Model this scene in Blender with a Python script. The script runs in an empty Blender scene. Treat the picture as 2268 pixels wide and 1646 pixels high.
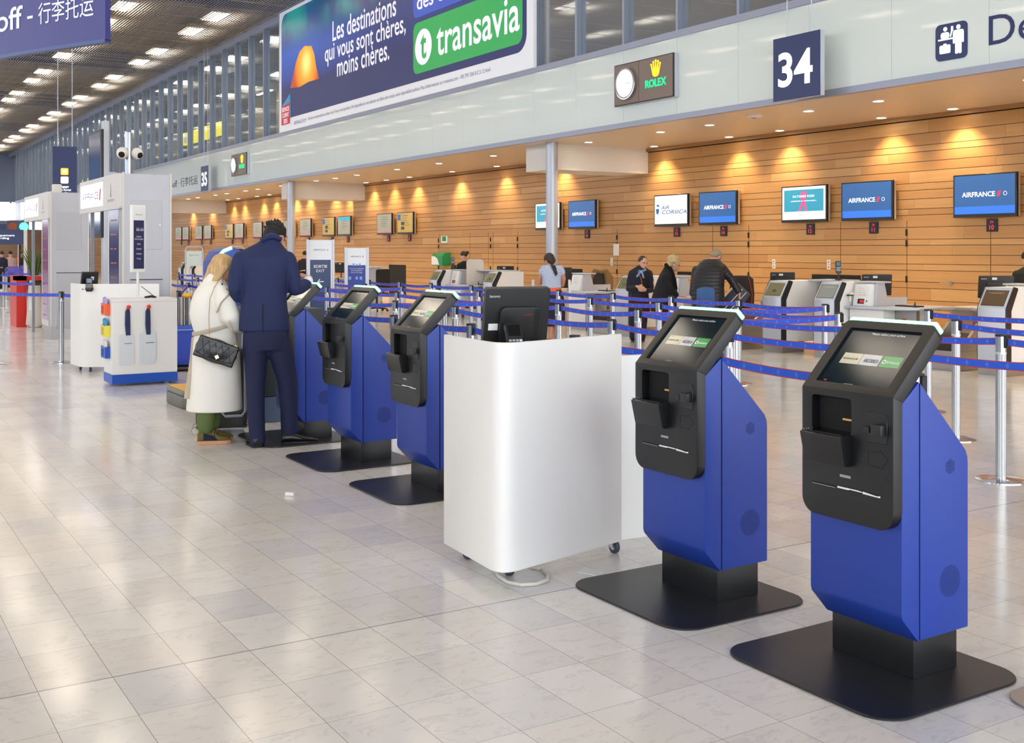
import bpy, bmesh, math, random
from mathutils import Vector, Matrix

# ---------------------------------------------------------------- camera, world, exposure
SC = bpy.context.scene
COL = SC.collection
FOC, PPX, HOR, W_PX, H_PX = 2468.0, 1134.0, 556.0, 2268.0, 1646.0
YAW = math.atan(1528 / 2468.0)
cam_d = bpy.data.cameras.new('camera')
cam = bpy.data.objects.new('camera', cam_d)
COL.objects.link(cam)
cam_d.sensor_fit = 'HORIZONTAL'
cam_d.sensor_width = 36.0
cam_d.lens = 36.0 * FOC / W_PX
cam_d.shift_y = (HOR - H_PX / 2) / W_PX
cam_d.clip_end = 400
cam.location = (0, 0, 1.6)
cam.rotation_euler = (math.radians(90), 0, -YAW)
SC.camera = cam
SC.view_settings.view_transform = 'Standard'
SC.view_settings.look = 'None'
SC.view_settings.gamma = 1
SC.view_settings.use_curve_mapping = False
SC.view_settings.exposure = 0.35
SC.cycles.max_bounces = 7
SC.cycles.diffuse_bounces = 3
SC.cycles.glossy_bounces = 3
SC.cycles.transparent_max_bounces = 10
SC.cycles.transmission_bounces = 4
SC.cycles.sample_clamp_indirect = 4.0
SC.cycles.caustics_reflective = False
SC.cycles.caustics_refractive = False

world = bpy.data.worlds.new('daylight')
SC.world = world
world.use_nodes = True
wn = world.node_tree
wn.nodes.clear()
w_out = wn.nodes.new('ShaderNodeOutputWorld')
w_bg = wn.nodes.new('ShaderNodeBackground')
w_bg.inputs[0].default_value = (0.92, 0.955, 1.0, 1)
w_bg.inputs[1].default_value = 3.5
wn.links.new(w_bg.outputs[0], w_out.inputs[0])

# ---------------------------------------------------------------- helpers
PI = math.pi
def lin(c):
    if isinstance(c, str):
        c = c.lstrip('#')
        c = [int(c[i:i + 2], 16) / 255 for i in (0, 2, 4)]
        return tuple((v / 12.92 if v <= 0.04045 else ((v + 0.055) / 1.055) ** 2.4) for v in c)
    return tuple(c)

MATS = {}
def M(name, color='#808080', rough=0.5, metal=0.0, emit=None, es=0.0, coat=0.0, spec=0.5, noise=0.0, nscale=8.0, bump=0.0, bscale=60.0, trans=0.0, alpha=1.0):
    if name in MATS:
        return MATS[name]
    m = bpy.data.materials.new(name)
    m.use_nodes = True
    nt = m.node_tree
    b = nt.nodes['Principled BSDF']
    c = lin(color)
    b.inputs['Base Color'].default_value = (*c, 1)
    b.inputs['Roughness'].default_value = rough
    b.inputs['Metallic'].default_value = metal
    b.inputs['Specular IOR Level'].default_value = spec
    b.inputs['Coat Weight'].default_value = coat
    b.inputs['Coat Roughness'].default_value = 0.06
    b.inputs['Transmission Weight'].default_value = trans
    b.inputs['Alpha'].default_value = alpha
    if emit is not None:
        b.inputs['Emission Color'].default_value = (*lin(emit), 1)
        b.inputs['Emission Strength'].default_value = es
    if noise or bump:
        tc = nt.nodes.new('ShaderNodeTexCoord')
    if noise:
        n = nt.nodes.new('ShaderNodeTexNoise')
        n.inputs['Scale'].default_value = nscale
        n.inputs['Detail'].default_value = 5
        nt.links.new(tc.outputs['Object'], n.inputs['Vector'])
        mx = nt.nodes.new('ShaderNodeMix')
        mx.data_type = 'RGBA'
        mx.inputs[6].default_value = (*[v * (1 - noise) for v in c], 1)
        mx.inputs[7].default_value = (*[min(1, v * (1 + noise)) for v in c], 1)
        nt.links.new(n.outputs['Fac'], mx.inputs[0])
        nt.links.new(mx.outputs[2], b.inputs['Base Color'])
    if bump:
        n2 = nt.nodes.new('ShaderNodeTexNoise')
        n2.inputs['Scale'].default_value = bscale
        n2.inputs['Detail'].default_value = 3
        nt.links.new(tc.outputs['Object'], n2.inputs['Vector'])
        bp = nt.nodes.new('ShaderNodeBump')
        bp.inputs['Strength'].default_value = bump
        bp.inputs['Distance'].default_value = 0.01
        nt.links.new(n2.outputs['Fac'], bp.inputs['Height'])
        nt.links.new(bp.outputs[0], b.inputs['Normal'])
    MATS[name] = m
    return m

def FX(X, Y, Z):   # a frame facing -X (towards the hall), x to the viewer's right, y up
    return Matrix(((0, 0, -1, X), (-1, 0, 0, Y), (0, 1, 0, Z), (0, 0, 0, 1)))
def FY(X, Y, Z):   # a frame facing -Y
    return Matrix(((1, 0, 0, X), (0, 0, -1, Y), (0, 1, 0, Z), (0, 0, 0, 1)))
def FZ(X, Y, Z):
    return Matrix.Translation((X, Y, Z))
I4 = Matrix.Identity(4)

def rrect(w, h, r, n=5, cx=0, cy=0, corners=(1, 1, 1, 1)):
    """rounded rectangle outline, counter-clockwise from the lower left; corners: ll, lr, ur, ul"""
    out = []
    cs = [(-w / 2, -h / 2, PI, 0), (w / 2, -h / 2, 1.5 * PI, 1), (w / 2, h / 2, 0, 2), (-w / 2, h / 2, PI / 2, 3)]
    for x, y, a0, k in cs:
        rr = r * corners[k]
        sx, sy = (1 if x < 0 else -1), (1 if y < 0 else -1)
        if rr <= 1e-6:
            out.append((x + cx, y + cy)); continue
        for i in range(n + 1):
            a = a0 + (PI / 2) * i / n
            out.append((x + sx * rr + rr * math.cos(a) + cx, y + sy * rr + rr * math.sin(a) + cy))
    return out
def circ(r, n=16, cx=0, cy=0, ry=None):
    ry = ry or r
    return [(cx + r * math.cos(2 * PI * i / n), cy + ry * math.sin(2 * PI * i / n)) for i in range(n)]

class MB:
    def __init__(s, T=None):
        s.bm = bmesh.new(); s.mi = 0; s.T = T or I4
    def v(s, p):
        return s.bm.verts.new(s.T @ Vector(p))
    def f(s, vs):
        try:
            fc = s.bm.faces.new(vs); fc.material_index = s.mi; return fc
        except ValueError:
            return None
    def box(s, x0, y0, z0, x1, y1, z1, T=None):
        T = T or I4
        V = [s.v(T @ Vector(p)) for p in ((x0, y0, z0), (x1, y0, z0), (x1, y1, z0), (x0, y1, z0), (x0, y0, z1), (x1, y0, z1), (x1, y1, z1), (x0, y1, z1))]
        for q in ((0, 3, 2, 1), (4, 5, 6, 7), (0, 1, 5, 4), (1, 2, 6, 5), (2, 3, 7, 6), (3, 0, 4, 7)):
            s.f([V[i] for i in q])
        return s
    def prism(s, poly, a, b, T=None, mapf=None):
        """extrude an outline (x, y) from z=a to z=b in frame T"""
        T = T or I4
        g = mapf or (lambda x, y, z: (x, y, z))
        A = [s.v(T @ Vector(g(x, y, a))) for x, y in poly]
        B = [s.v(T @ Vector(g(x, y, b))) for x, y in poly]
        n = len(poly)
        s.f(A[::-1]); s.f(B)
        for i in range(n):
            s.f([A[i], A[(i + 1) % n], B[(i + 1) % n], B[i]])
        return s
    def xz(s, poly, y0, y1):          # profile in x,z extruded along y
        T = Matrix(((1, 0, 0, 0), (0, 0, -1, 0), (0, 1, 0, 0), (0, 0, 0, 1)))
        return s.prism(poly, -y1, -y0, T)
    def holed(s, outer, holes, a, b, T=None, mapf=None):
        """a plate with holes, thickness a..b"""
        T = T or I4
        g = mapf or (lambda x, y, z: (x, y, z))
        tmp = bmesh.new()
        for loop in [outer] + holes:
            vs = [tmp.verts.new((x, y, 0)) for x, y in loop]
            for i in range(len(vs)):
                tmp.edges.new((vs[i], vs[(i + 1) % len(vs)]))
        bmesh.ops.triangle_fill(tmp, use_beauty=True, use_dissolve=False, edges=tmp.edges[:], normal=(0, 0, 1))
        tmp.verts.index_update()
        P = [v.co.copy() for v in tmp.verts]
        A = [s.v(T @ Vector(g(p.x, p.y, a))) for p in P]
        B = [s.v(T @ Vector(g(p.x, p.y, b))) for p in P]
        for fc in tmp.faces:
            ids = [v.index for v in fc.verts]
            if fc.normal.z < 0: ids = ids[::-1]
            s.f([B[i] for i in ids]); s.f([A[i] for i in ids[::-1]])
        k = 0
        for loop in [outer] + holes:
            n = len(loop)
            for i in range(n):
                j = (i + 1) % n
                s.f([A[k + i], A[k + j], B[k + j], B[k + i]])
            k += n
        tmp.free()
        return s
    def ring(s, c, u, w, r1, r2, n):
        return [s.v(c + u * (r1 * math.cos(2 * PI * i / n)) + w * (r2 * math.sin(2 * PI * i / n))) for i in range(n)]
    def tube(s, pts, rad, n=10, cap=True, flat=1.0, up=None, closed=False):
        pts = [Vector(p) for p in pts]
        if not isinstance(rad, (list, tuple)): rad = [rad] * len(pts)
        rings = []
        prev = None
        N = len(pts)
        for i, p in enumerate(pts):
            if closed:
                d = pts[(i + 1) % N] - pts[i - 1]
            else:
                d = (pts[min(i + 1, N - 1)] - pts[max(i - 1, 0)])
            d.normalize()
            if up is not None:
                u = Vector(up)
            elif prev is None:
                u = Vector((0, 0, 1)) if abs(d.z) < 0.9 else Vector((1, 0, 0))
            else:
                u = prev
            a = (u - d * u.dot(d))
            if a.length < 1e-6: a = d.orthogonal()
            a.normalize(); prev = a
            b = d.cross(a)
            rings.append(s.ring(p, a, b, rad[i], rad[i] * flat, n))
        M_ = len(rings)
        for k in range(M_ - (0 if closed else 1)):
            A, B = rings[k], rings[(k + 1) % M_]
            for i in range(n):
                s.f([A[i], A[(i + 1) % n], B[(i + 1) % n], B[i]])
        if cap and not closed:
            s.f(rings[0][::-1]); s.f(rings[-1])
        return s
    def cyl(s, p0, p1, r, r2=None, n=20):
        return s.tube([p0, p1], [r, r if r2 is None else r2], n)
    def lathe(s, prof, cx=0, cy=0, n=24, T=None):
        T = T or I4
        rings = []
        for r, z in prof:
            rings.append([s.v(T @ Vector((cx + r * math.cos(2 * PI * i / n), cy + r * math.sin(2 * PI * i / n), z))) for i in range(n)])
        for k in range(len(rings) - 1):
            A, B = rings[k], rings[k + 1]
            for i in range(n):
                s.f([A[i], A[(i + 1) % n], B[(i + 1) % n], B[i]])
        s.f(rings[0][::-1]); s.f(rings[-1])
        return s
    def ball(s, c, r, T=None, n=14, m=9):
        if not isinstance(r, (list, tuple)): r = (r, r, r)
        T = T or I4
        c = Vector(c)
        rings = []
        for k in range(1, m):
            t = PI * k / m
            rings.append([s.v(c + T.to_3x3() @ Vector((r[0] * math.sin(t) * math.cos(2 * PI * i / n), r[1] * math.sin(t) * math.sin(2 * PI * i / n), -r[2] * math.cos(t)))) for i in range(n)])
        lo = s.v(c + T.to_3x3() @ Vector((0, 0, -r[2]))); hi = s.v(c + T.to_3x3() @ Vector((0, 0, r[2])))
        for i in range(n):
            s.f([lo, rings[0][(i + 1) % n], rings[0][i]]); s.f([hi, rings[-1][i], rings[-1][(i + 1) % n]])
        for k in range(len(rings) - 1):
            for i in range(n):
                s.f([rings[k][i], rings[k][(i + 1) % n], rings[k + 1][(i + 1) % n], rings[k + 1][i]])
        return s
    def stack(s, rows, n=24, p=2.0):
        """loft of horizontal superellipses: rows of (cx, cy, z, rx, ry[, yaw])"""
        rings = []
        for row in rows:
            cx, cy, z, rx, ry = row[:5]
            yaw = row[5] if len(row) > 5 else 0
            R = []
            for i in range(n):
                t = 2 * PI * i / n
                ct, st = math.cos(t), math.sin(t)
                x = rx * math.copysign(abs(ct) ** (2 / p), ct); y = ry * math.copysign(abs(st) ** (2 / p), st)
                R.append(s.v((cx + x * math.cos(yaw) - y * math.sin(yaw), cy + x * math.sin(yaw) + y * math.cos(yaw), z)))
            rings.append(R)
        for k in range(len(rings) - 1):
            A, B = rings[k], rings[k + 1]
            for i in range(n):
                s.f([A[i], A[(i + 1) % n], B[(i + 1) % n], B[i]])
        s.f(rings[0][::-1]); s.f(rings[-1])
        return s
    def mesh(s, name='mesh', smooth=False, bevel=0.0, seg=2, angle=40):
        bm = s.bm
        bmesh.ops.recalc_face_normals(bm, faces=bm.faces[:])
        if bevel > 0:
            es = [e for e in bm.edges if len(e.link_faces) == 2 and e.calc_face_angle(0) > math.radians(30)]
            bmesh.ops.bevel(bm, geom=es, offset=bevel, segments=seg, profile=0.7, affect='EDGES', clamp_overlap=True)
        me = bpy.data.meshes.new(name)
        bm.to_mesh(me); bm.free()
        if smooth:
            me.shade_smooth()
            try: me.set_sharp_from_angle(angle=math.radians(angle))
            except Exception: pass
        return me
    def build(s, name, mats, parent=None, smooth=False, bevel=0.0, seg=2, angle=40, **tags):
        me = s.mesh(name, smooth or bevel > 0, bevel, seg, angle)
        for m in (mats if isinstance(mats, (list, tuple)) else [mats]):
            me.materials.append(m)
        o = bpy.data.objects.new(name, me)
        COL.objects.link(o)
        if parent: o.parent = parent
        for k, v in tags.items(): o[k] = v
        return o

def thing(name, label, cat, loc=(0, 0, 0), rz=0, group=None):
    o = bpy.data.objects.new(name, None)
    o.empty_display_size = 0.1
    COL.objects.link(o)
    o.location = loc; o.rotation_euler = (0, 0, rz)
    tag(o, label, cat, group)
    return o
def tag(o, label, cat, group=None):
    o['label'] = label; o['category'] = cat
    if group: o['group'] = group
    return o
def struct(o):
    o['kind'] = 'structure'; return o
def copy_tree(o, parent=None):
    c = o.copy(); COL.objects.link(c)
    if parent is not None: c.parent = parent
    for ch in list(o.children): copy_tree(ch, c)
    return c
def dup(root, loc, rz=None, label=None, group=None):
    c = copy_tree(root)
    c.location = loc
    if rz is not None: c.rotation_euler = (0, 0, rz)
    if label: c['label'] = label
    if group: c['group'] = group
    return c
ORD = ['first', 'second', 'third', 'fourth', 'fifth', 'sixth', 'seventh', 'eighth', 'ninth', 'tenth', 'eleventh', 'twelfth', 'thirteenth', 'fourteenth', 'fifteenth', 'sixteenth', 'seventeenth', 'eighteenth', 'nineteenth', 'twentieth', 'twenty-first', 'twenty-second', 'twenty-third', 'twenty-fourth', 'twenty-fifth', 'twenty-sixth']

def text_mesh(body, w=None, h=None, bold=0.0, extrude=0.0008, shear=0.0, align='CENTER', space=1.0):
    cu = bpy.data.curves.new('lettering', 'FONT')
    cu.body = body
    cu.size = 1.0
    cu.offset = bold * 0.5
    cu.shear = shear
    cu.align_x = 'CENTER'
    cu.space_character = space
    cu.resolution_u = 4
    cu.fill_mode = 'BOTH'
    o = bpy.data.objects.new('lettering', cu)
    COL.objects.link(o)
    dg = bpy.context.evaluated_depsgraph_get()
    me = bpy.data.meshes.new_from_object(o.evaluated_get(dg))
    bpy.data.objects.remove(o); bpy.data.curves.remove(cu)
    if len(me.vertices) == 0: return me
    xs = [v.co.x for v in me.vertices]; ys = [v.co.y for v in me.vertices]
    x0, x1, y0, y1 = min(xs), max(xs), min(ys), max(ys)
    sx = w / (x1 - x0) if w else None
    sy = h / (y1 - y0) if h else None
    sx = sx or sy; sy = sy or sx
    ax = {'CENTER': (x0 + x1) / 2, 'LEFT': x0, 'RIGHT': x1}[align]
    for v in me.vertices:
        v.co = ((v.co.x - ax) * sx, (v.co.y - (y0 + y1) / 2) * sy, v.co.z)
    return me
def txt(name, body, T, mat, parent, w=None, h=None, bold=0.0, shear=0.0, align='CENTER', thick=0.0, lift=0.0012, space=1.0, **tags):
    me = text_mesh(body, w, h, bold, 0, shear, align, space)
    bm = bmesh.new(); bm.from_mesh(me)
    if thick > 0:
        r = bmesh.ops.extrude_face_region(bm, geom=bm.faces[:])
        vs = [e for e in r['geom'] if isinstance(e, bmesh.types.BMVert)]
        bmesh.ops.translate(bm, verts=vs, vec=(0, 0, thick))
    for v in bm.verts: v.co = T @ (v.co + Vector((0, 0, lift)))
    bm.to_mesh(me); bm.free()
    me.materials.clear(); me.materials.append(mat)
    o = bpy.data.objects.new(name, me); COL.objects.link(o)
    if parent: o.parent = parent
    for k, v in tags.items(): o[k] = v
    return o
def plate(name, w, h, T, mat, parent, t=0.002, r=0.0, **tags):
    """a thin panel lying on frame T, t thick"""
    mb = MB()
    mb.prism(rrect(w, h, r) if r else [(-w / 2, -h / 2), (w / 2, -h / 2), (w / 2, h / 2), (-w / 2, h / 2)], 0, t, T)
    return mb.build(name, mat, parent, **tags)
def remesh(o, voxel=0.012, smooth=3):
    """turn overlapping closed shapes into one continuous surface"""
    a = o.modifiers.new('r', 'REMESH'); a.mode = 'VOXEL'; a.voxel_size = voxel
    b = o.modifiers.new('s', 'SMOOTH'); b.iterations = smooth; b.factor = 0.6
    dg = bpy.context.evaluated_depsgraph_get()
    me = bpy.data.meshes.new_from_object(o.evaluated_get(dg))
    o.modifiers.clear()
    mats = list(o.data.materials)
    old = o.data; o.data = me; bpy.data.meshes.remove(old)
    me.materials.clear()
    for m in mats: me.materials.append(m)
    me.shade_smooth()
    return o

# ---------------------------------------------------------------- the setting
WALL, FAS, SOF, FTOP, CEIL = 17.0, 13.6, 4.07, 5.65, 9.85

def node_mat(name):
    m = bpy.data.materials.new(name); m.use_nodes = True
    MATS[name] = m
    return m, m.node_tree, m.node_tree.nodes['Principled BSDF']
def mth(nt, op, a, b=None, c=None):
    n = nt.nodes.new('ShaderNodeMath'); n.operation = op
    for i, v in enumerate((a, b, c)):
        if v is None: continue
        if isinstance(v, (int, float)): n.inputs[i].default_value = v
        else: nt.links.new(v, n.inputs[i])
    return n.outputs[0]
def mixc(nt, fac, a, b, mode='MIX'):
    n = nt.nodes.new('ShaderNodeMix'); n.data_type = 'RGBA'; n.blend_type = mode
    for i, v in ((0, fac), (6, a), (7, b)):
        if isinstance(v, (int, float)): n.inputs[i].default_value = v
        elif isinstance(v, tuple): n.inputs[i].default_value = (*v, 1)
        else: nt.links.new(v, n.inputs[i])
    return n.outputs[2]

# marble tiles 26 x 40 cm, long joints parallel to the check-in wall
m, nt, b = node_mat('marble_tiles')
tc = nt.nodes.new('ShaderNodeTexCoord')
sp = nt.nodes.new('ShaderNodeSeparateXYZ'); nt.links.new(tc.outputs['Object'], sp.inputs[0])
tx = mth(nt, 'DIVIDE', mth(nt, 'SUBTRACT', sp.outputs[0], 0.665 - 0.2631 * 60), 0.2631)
ty = mth(nt, 'DIVIDE', mth(nt, 'SUBTRACT', sp.outputs[1], 4.345 - 0.401 * 60), 0.401)
fx, fy = mth(nt, 'FRACT', tx), mth(nt, 'FRACT', ty)
dx = mth(nt, 'MULTIPLY', mth(nt, 'MINIMUM', fx, mth(nt, 'SUBTRACT', 1.0, fx)), 0.2631)
dy = mth(nt, 'MULTIPLY', mth(nt, 'MINIMUM', fy, mth(nt, 'SUBTRACT', 1.0, fy)), 0.401)
jx = mth(nt, 'LESS_THAN', dx, 0.0010); jy = mth(nt, 'LESS_THAN', dy, 0.0008)
wide = mth(nt, 'LESS_THAN', mth(nt, 'ABSOLUTE', mth(nt, 'SUBTRACT', sp.outputs[1], 4.345)), 0.0045)
cb = nt.nodes.new('ShaderNodeCombineXYZ')
nt.links.new(mth(nt, 'FLOOR', tx), cb.inputs[0]); nt.links.new(mth(nt, 'FLOOR', ty), cb.inputs[1])
wnz = nt.nodes.new('ShaderNodeTexWhiteNoise'); wnz.noise_dimensions = '3D'; nt.links.new(cb.outputs[0], wnz.inputs['Vector'])
rmp = nt.nodes.new('ShaderNodeValToRGB')
e = rmp.color_ramp.elements
e[0].position = 0.0; e[0].color = (*lin('#dcdcde'), 1)
e[1].position = 1.0; e[1].color = (*lin('#ecebe8'), 1)
for p, c in ((0.08, '#e0dfe0'), (0.25, '#e4e0db'), (0.45, '#e9e6e2'), (0.62, '#e4e3e2'), (0.8, '#eae6e1')):
    k = e.new(p); k.color = (*lin(c), 1)
nt.links.new(wnz.outputs['Value'], rmp.inputs[0])
# veins, each tile cut from another place of the stone
sc = nt.nodes.new('ShaderNodeVectorMath'); sc.operation = 'MULTIPLY_ADD'
nt.links.new(wnz.outputs['Color'], sc.inputs[0]); sc.inputs[1].default_value = (31, 17, 9)
nt.links.new(tc.outputs['Object'], sc.inputs[2])
st = nt.nodes.new('ShaderNodeVectorMath'); st.operation = 'MULTIPLY'
nt.links.new(sc.outputs[0], st.inputs[0]); st.inputs[1].default_value = (1.0, 2.2, 1)
n1 = nt.nodes.new('ShaderNodeTexNoise'); n1.inputs['Scale'].default_value = 5.5; n1.inputs['Detail'].default_value = 8; n1.inputs['Roughness'].default_value = 0.62; n1.inputs['Distortion'].default_value = 1.2
nt.links.new(st.outputs[0], n1.inputs['Vector'])
vein = mth(nt, 'SUBTRACT', 1.0, mth(nt, 'MINIMUM', mth(nt, 'MULTIPLY', mth(nt, 'ABSOLUTE', mth(nt, 'SUBTRACT', n1.outputs['Fac'], 0.5)), 22.0), 1.0))
n2 = nt.nodes.new('ShaderNodeTexNoise'); n2.inputs['Scale'].default_value = 7.0; n2.inputs['Detail'].default_value = 4
nt.links.new(st.outputs[0], n2.inputs['Vector'])
vm = mth(nt, 'MULTIPLY', mth(nt, 'MULTIPLY', vein, 0.17), mth(nt, 'GREATER_THAN', n2.outputs['Fac'], 0.52))
n3 = nt.nodes.new('ShaderNodeTexNoise'); n3.inputs['Scale'].default_value = 3.0; n3.inputs['Detail'].default_value = 6
nt.links.new(st.outputs[0], n3.inputs['Vector'])
c1 = mixc(nt, mth(nt, 'MULTIPLY', n3.outputs['Fac'], 0.18), rmp.outputs[0], lin('#a8a29c'))
c2 = mixc(nt, vm, c1, lin('#7d7b7d'))
sc2 = nt.nodes.new('ShaderNodeTexVoronoi'); sc2.inputs['Scale'].default_value = 15.0
nt.links.new(st.outputs[0], sc2.inputs['Vector'])
speck = mth(nt, 'MULTIPLY', mth(nt, 'LESS_THAN', sc2.outputs['Distance'], 0.09), mth(nt, 'GREATER_THAN', n1.outputs['Fac'], 0.5))
c2 = mixc(nt, mth(nt, 'MULTIPLY', speck, 0.22), c2, lin('#6b6a6c'))
c3 = mixc(nt, mth(nt, 'MAXIMUM', jx, jy), c2, lin('#77706c'))
c4 = mixc(nt, wide, c3, lin('#9b9a9e'))
nt.links.new(c4, b.inputs['Base Color'])
n4 = nt.nodes.new('ShaderNodeTexNoise'); n4.inputs['Scale'].default_value = 0.9
nt.links.new(tc.outputs['Object'], n4.inputs['Vector'])
nt.links.new(mth(nt, 'MULTIPLY_ADD', n4.outputs['Fac'], 0.10, 0.10), b.inputs['Roughness'])
b.inputs['Specular IOR Level'].default_value = 0.55
FLOOR = m

# wood boards
m, nt, b = node_mat('larch_boards')
tc = nt.nodes.new('ShaderNodeTexCoord')
ge = nt.nodes.new('ShaderNodeNewGeometry')
mp = nt.nodes.new('ShaderNodeVectorMath'); mp.operation = 'MULTIPLY'
nt.links.new(tc.outputs['Object'], mp.inputs[0]); mp.inputs[1].default_value = (1, 0.28, 5.0)
ad = nt.nodes.new('ShaderNodeVectorMath'); ad.operation = 'ADD'
cx = nt.nodes.new('ShaderNodeCombineXYZ')
nt.links.new(mth(nt, 'MULTIPLY', ge.outputs['Random Per Island'], 40.0), cx.inputs[0])
nt.links.new(mp.outputs[0], ad.inputs[0]); nt.links.new(cx.outputs[0], ad.inputs[1])
gn = nt.nodes.new('ShaderNodeTexNoise'); gn.inputs['Scale'].default_value = 2.2; gn.inputs['Detail'].default_value = 7; gn.inputs['Distortion'].default_value = 1.5
nt.links.new(ad.outputs[0], gn.inputs['Vector'])
rp = nt.nodes.new('ShaderNodeValToRGB'); e = rp.color_ramp.elements
e[0].position = 0.0; e[0].color = (*lin('#b5854d'), 1); e[1].position = 1.0; e[1].color = (*lin('#c99e66'), 1)
for p, c in ((0.3, '#bb8b52'), (0.6, '#c09157'), (0.85, '#c5975d')):
    k = e.new(p); k.color = (*lin(c), 1)
nt.links.new(ge.outputs['Random Per Island'], rp.inputs[0])
g = mixc(nt, mth(nt, 'MULTIPLY', mth(nt, 'SUBTRACT', gn.outputs['Fac'], 0.3), 0.75), rp.outputs[0], lin('#96683a'))
nt.links.new(g, b.inputs['Base Color'])
b.inputs['Roughness'].default_value = 0.42
WOOD = m

M_GAP = M('joint_backing', '#241a12', 0.9)  # dark backing board behind the gaps of the planks
M_ALU = M('brushed_aluminium', '#aab0ba', 0.32, 0.9)
M_TRIM = M('lilac_grey_metal', '#9a9fb2', 0.4, 0.3)
M_FAS = M('white_back_painted_glass', '#dfe9e7', 0.3, 0, coat=1.0, spec=0.5)
M_FAS.node_tree.nodes['Principled BSDF'].inputs['Coat Roughness'].default_value = 0.012
M_FAS.node_tree.nodes['Principled BSDF'].inputs['Coat IOR'].default_value = 1.8
M_SOF = M('beige_metal_ceiling', '#dcc8ae', 0.36, 0.05)
M_WHITE = M('white_laminate', '#f3f3f1', 0.38)
M_WHITEP = M('white_plaster', '#e8e4de', 0.7)
M_BLACK = M('matt_black', '#1b1c1f', 0.42)
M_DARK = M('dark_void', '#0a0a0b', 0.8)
M_STEEL = M('stainless_steel', '#a5a29e', 0.3, 0.85)
M_CHROME = M('satin_chrome', '#d0d3d8', 0.14, 1.0)

mb = MB(); mb.box(-22, -14, -0.3, 24, 112, 0)
struct(mb.build('floor', FLOOR))

# wood wall: rows of boards of uneven height, split lengthwise
rows = [0.0, 0.2, 0.42, 0.535, 0.70, 0.92, 1.035, 1.245, 1.36, 1.525, 1.705, 1.815, 2.035, 2.255, 2.37, 2.55, 2.71, 2.837, 3.057, 3.227, 3.407, 3.522, 3.742, 3.98]
random.seed(5)
mb = MB()
for i in range(len(rows) - 1):
    y = -4.0 - random.random() * 2
    while y < 104:
        L = random.choice((1.3, 1.9, 2.4, 2.9))
        y2 = min(104, y + L)
        mb.box(WALL, y + 0.0012, rows[i] + 0.0045, WALL + 0.05, y2 - 0.0012, rows[i + 1] - 0.0045)
        y = y2
mb.mi = 1
mb.box(WALL + 0.02, -6, -0.3, WALL + 0.3, 104, SOF)
struct(mb.build('wall_right', [WOOD, M_GAP]))
mb = MB(); mb.box(WALL - 0.06, -6, SOF - 0.075, WALL + 0.02, 104, SOF)
struct(mb.build('trim_1', M('cornice_wood', '#a0764a', 0.5)))

# soffit and fascia
mb = MB()
yy = -6.0
while yy < 104:
    mb.box(FAS + 0.05, yy + 0.002, SOF, 15.3, yy + 1.638, SOF + 0.12)
    mb.box(15.303, yy + 0.002, SOF, WALL + 0.2, yy + 1.638, SOF + 0.12)
    yy += 1.64
mb.box(FAS + 0.05, -6, SOF + 0.13, WALL + 0.3, 104, FTOP)
struct(mb.build('ceiling_1', M_SOF))
mb = MB()
J0 = 19.383 - 1.64 * 20
k = 0
while J0 + 1.64 * k < 98:
    y0 = J0 + 1.64 * k
    mb.box(FAS, y0 + 0.002, 4.16, FAS + 0.06, y0 + 1.638, 5.60)
    k += 1
struct(mb.build('wall_upper', M_FAS))
mb = MB()
mb.box(FAS - 0.03, -12, 4.055, FAS + 0.08, 100, 4.16)
mb.box(FAS + 0.02, -12, 4.1, FAS + 0.04, 100, 5.6)
mb.box(FAS - 0.04, -12, 5.60, FAS + 0.12, 100, 5.72)
struct(mb.build('trim_2', M_TRIM))

# beams between the columns and the wood wall
for n, y in enumerate((21.2, 37.75, 54.3)):
    mb = MB(); mb.box(14.2, y, 3.47, WALL, y + 1.1, SOF)
    struct(mb.build('ceiling_%d' % (n + 2), M_WHITEP))
for n, y in enumerate((21.05, 37.6, 54.15)):
    t = thing('column', 'round pale grey column under the ' + ('nearest', 'second', 'farthest visible')[n] + ' white ceiling beam', 'column', (14.1, y, 0))
    MB().lathe([(0.135, 0), (0.135, SOF)], n=32).build('shaft', M('pale_column', '#b4bac6', 0.35, 0.35), t, True)
    MB().lathe([(0.145, 0), (0.145, 0.12)], n=32).build('base_collar', M_STEEL, t, True)
    t['kind'] = 'structure'; del t['category']; t.name = 'trim_%d' % (n + 3)

# ceiling: slats along the hall, carriers across, roof slab above with skylights
skyl = [(y - 0.2, y + 5.4) for y in (17.8, 34.2, 50.6, 67.0, 83.4)]
M_SLAT = M('ceiling_slats', '#9a928c', 0.5, 0.3)
M_ROOF = M('roof_underside', '#7a6c62', 0.8)
mb = MB()
x = -14.0
while x < 22:
    mb.box(x, -12, CEIL, x + 0.024, 104, CEIL + 0.026)
    x += 0.10
y = -11.6
while y < 104:
    mb.box(-14, y, CEIL - 0.015, 22, y + 0.05, CEIL + 0.0)
    y += 1.64
struct(mb.build('ceiling', M_SLAT))
mb = MB()
ys = [-14] + [v for s_ in skyl for v in s_] + [112]
for i in range(0, len(ys), 2):
    mb.box(-22, ys[i], 10.4, 24, ys[i + 1], 10.7)
for s_ in skyl:   # ribs of the skylights
    for k in range(1, 4):
        yk = s_[0] + (s_[1] - s_[0]) * k / 4
        mb.box(-22, yk - 0.06, 10.39, 24, yk + 0.06, 10.7)
struct(mb.build('ceiling_5', M_ROOF))
msk = bpy.data.materials.new('skylight_glass'); msk.use_nodes = True; nt = msk.node_tree; nt.nodes.clear()
o_ = nt.nodes.new('ShaderNodeOutputMaterial'); tr = nt.nodes.new('ShaderNodeBsdfTransparent'); tr.inputs[0].default_value = (0.17, 0.25, 0.38, 1); nt.links.new(tr.outputs[0], o_.inputs[0])
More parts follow.
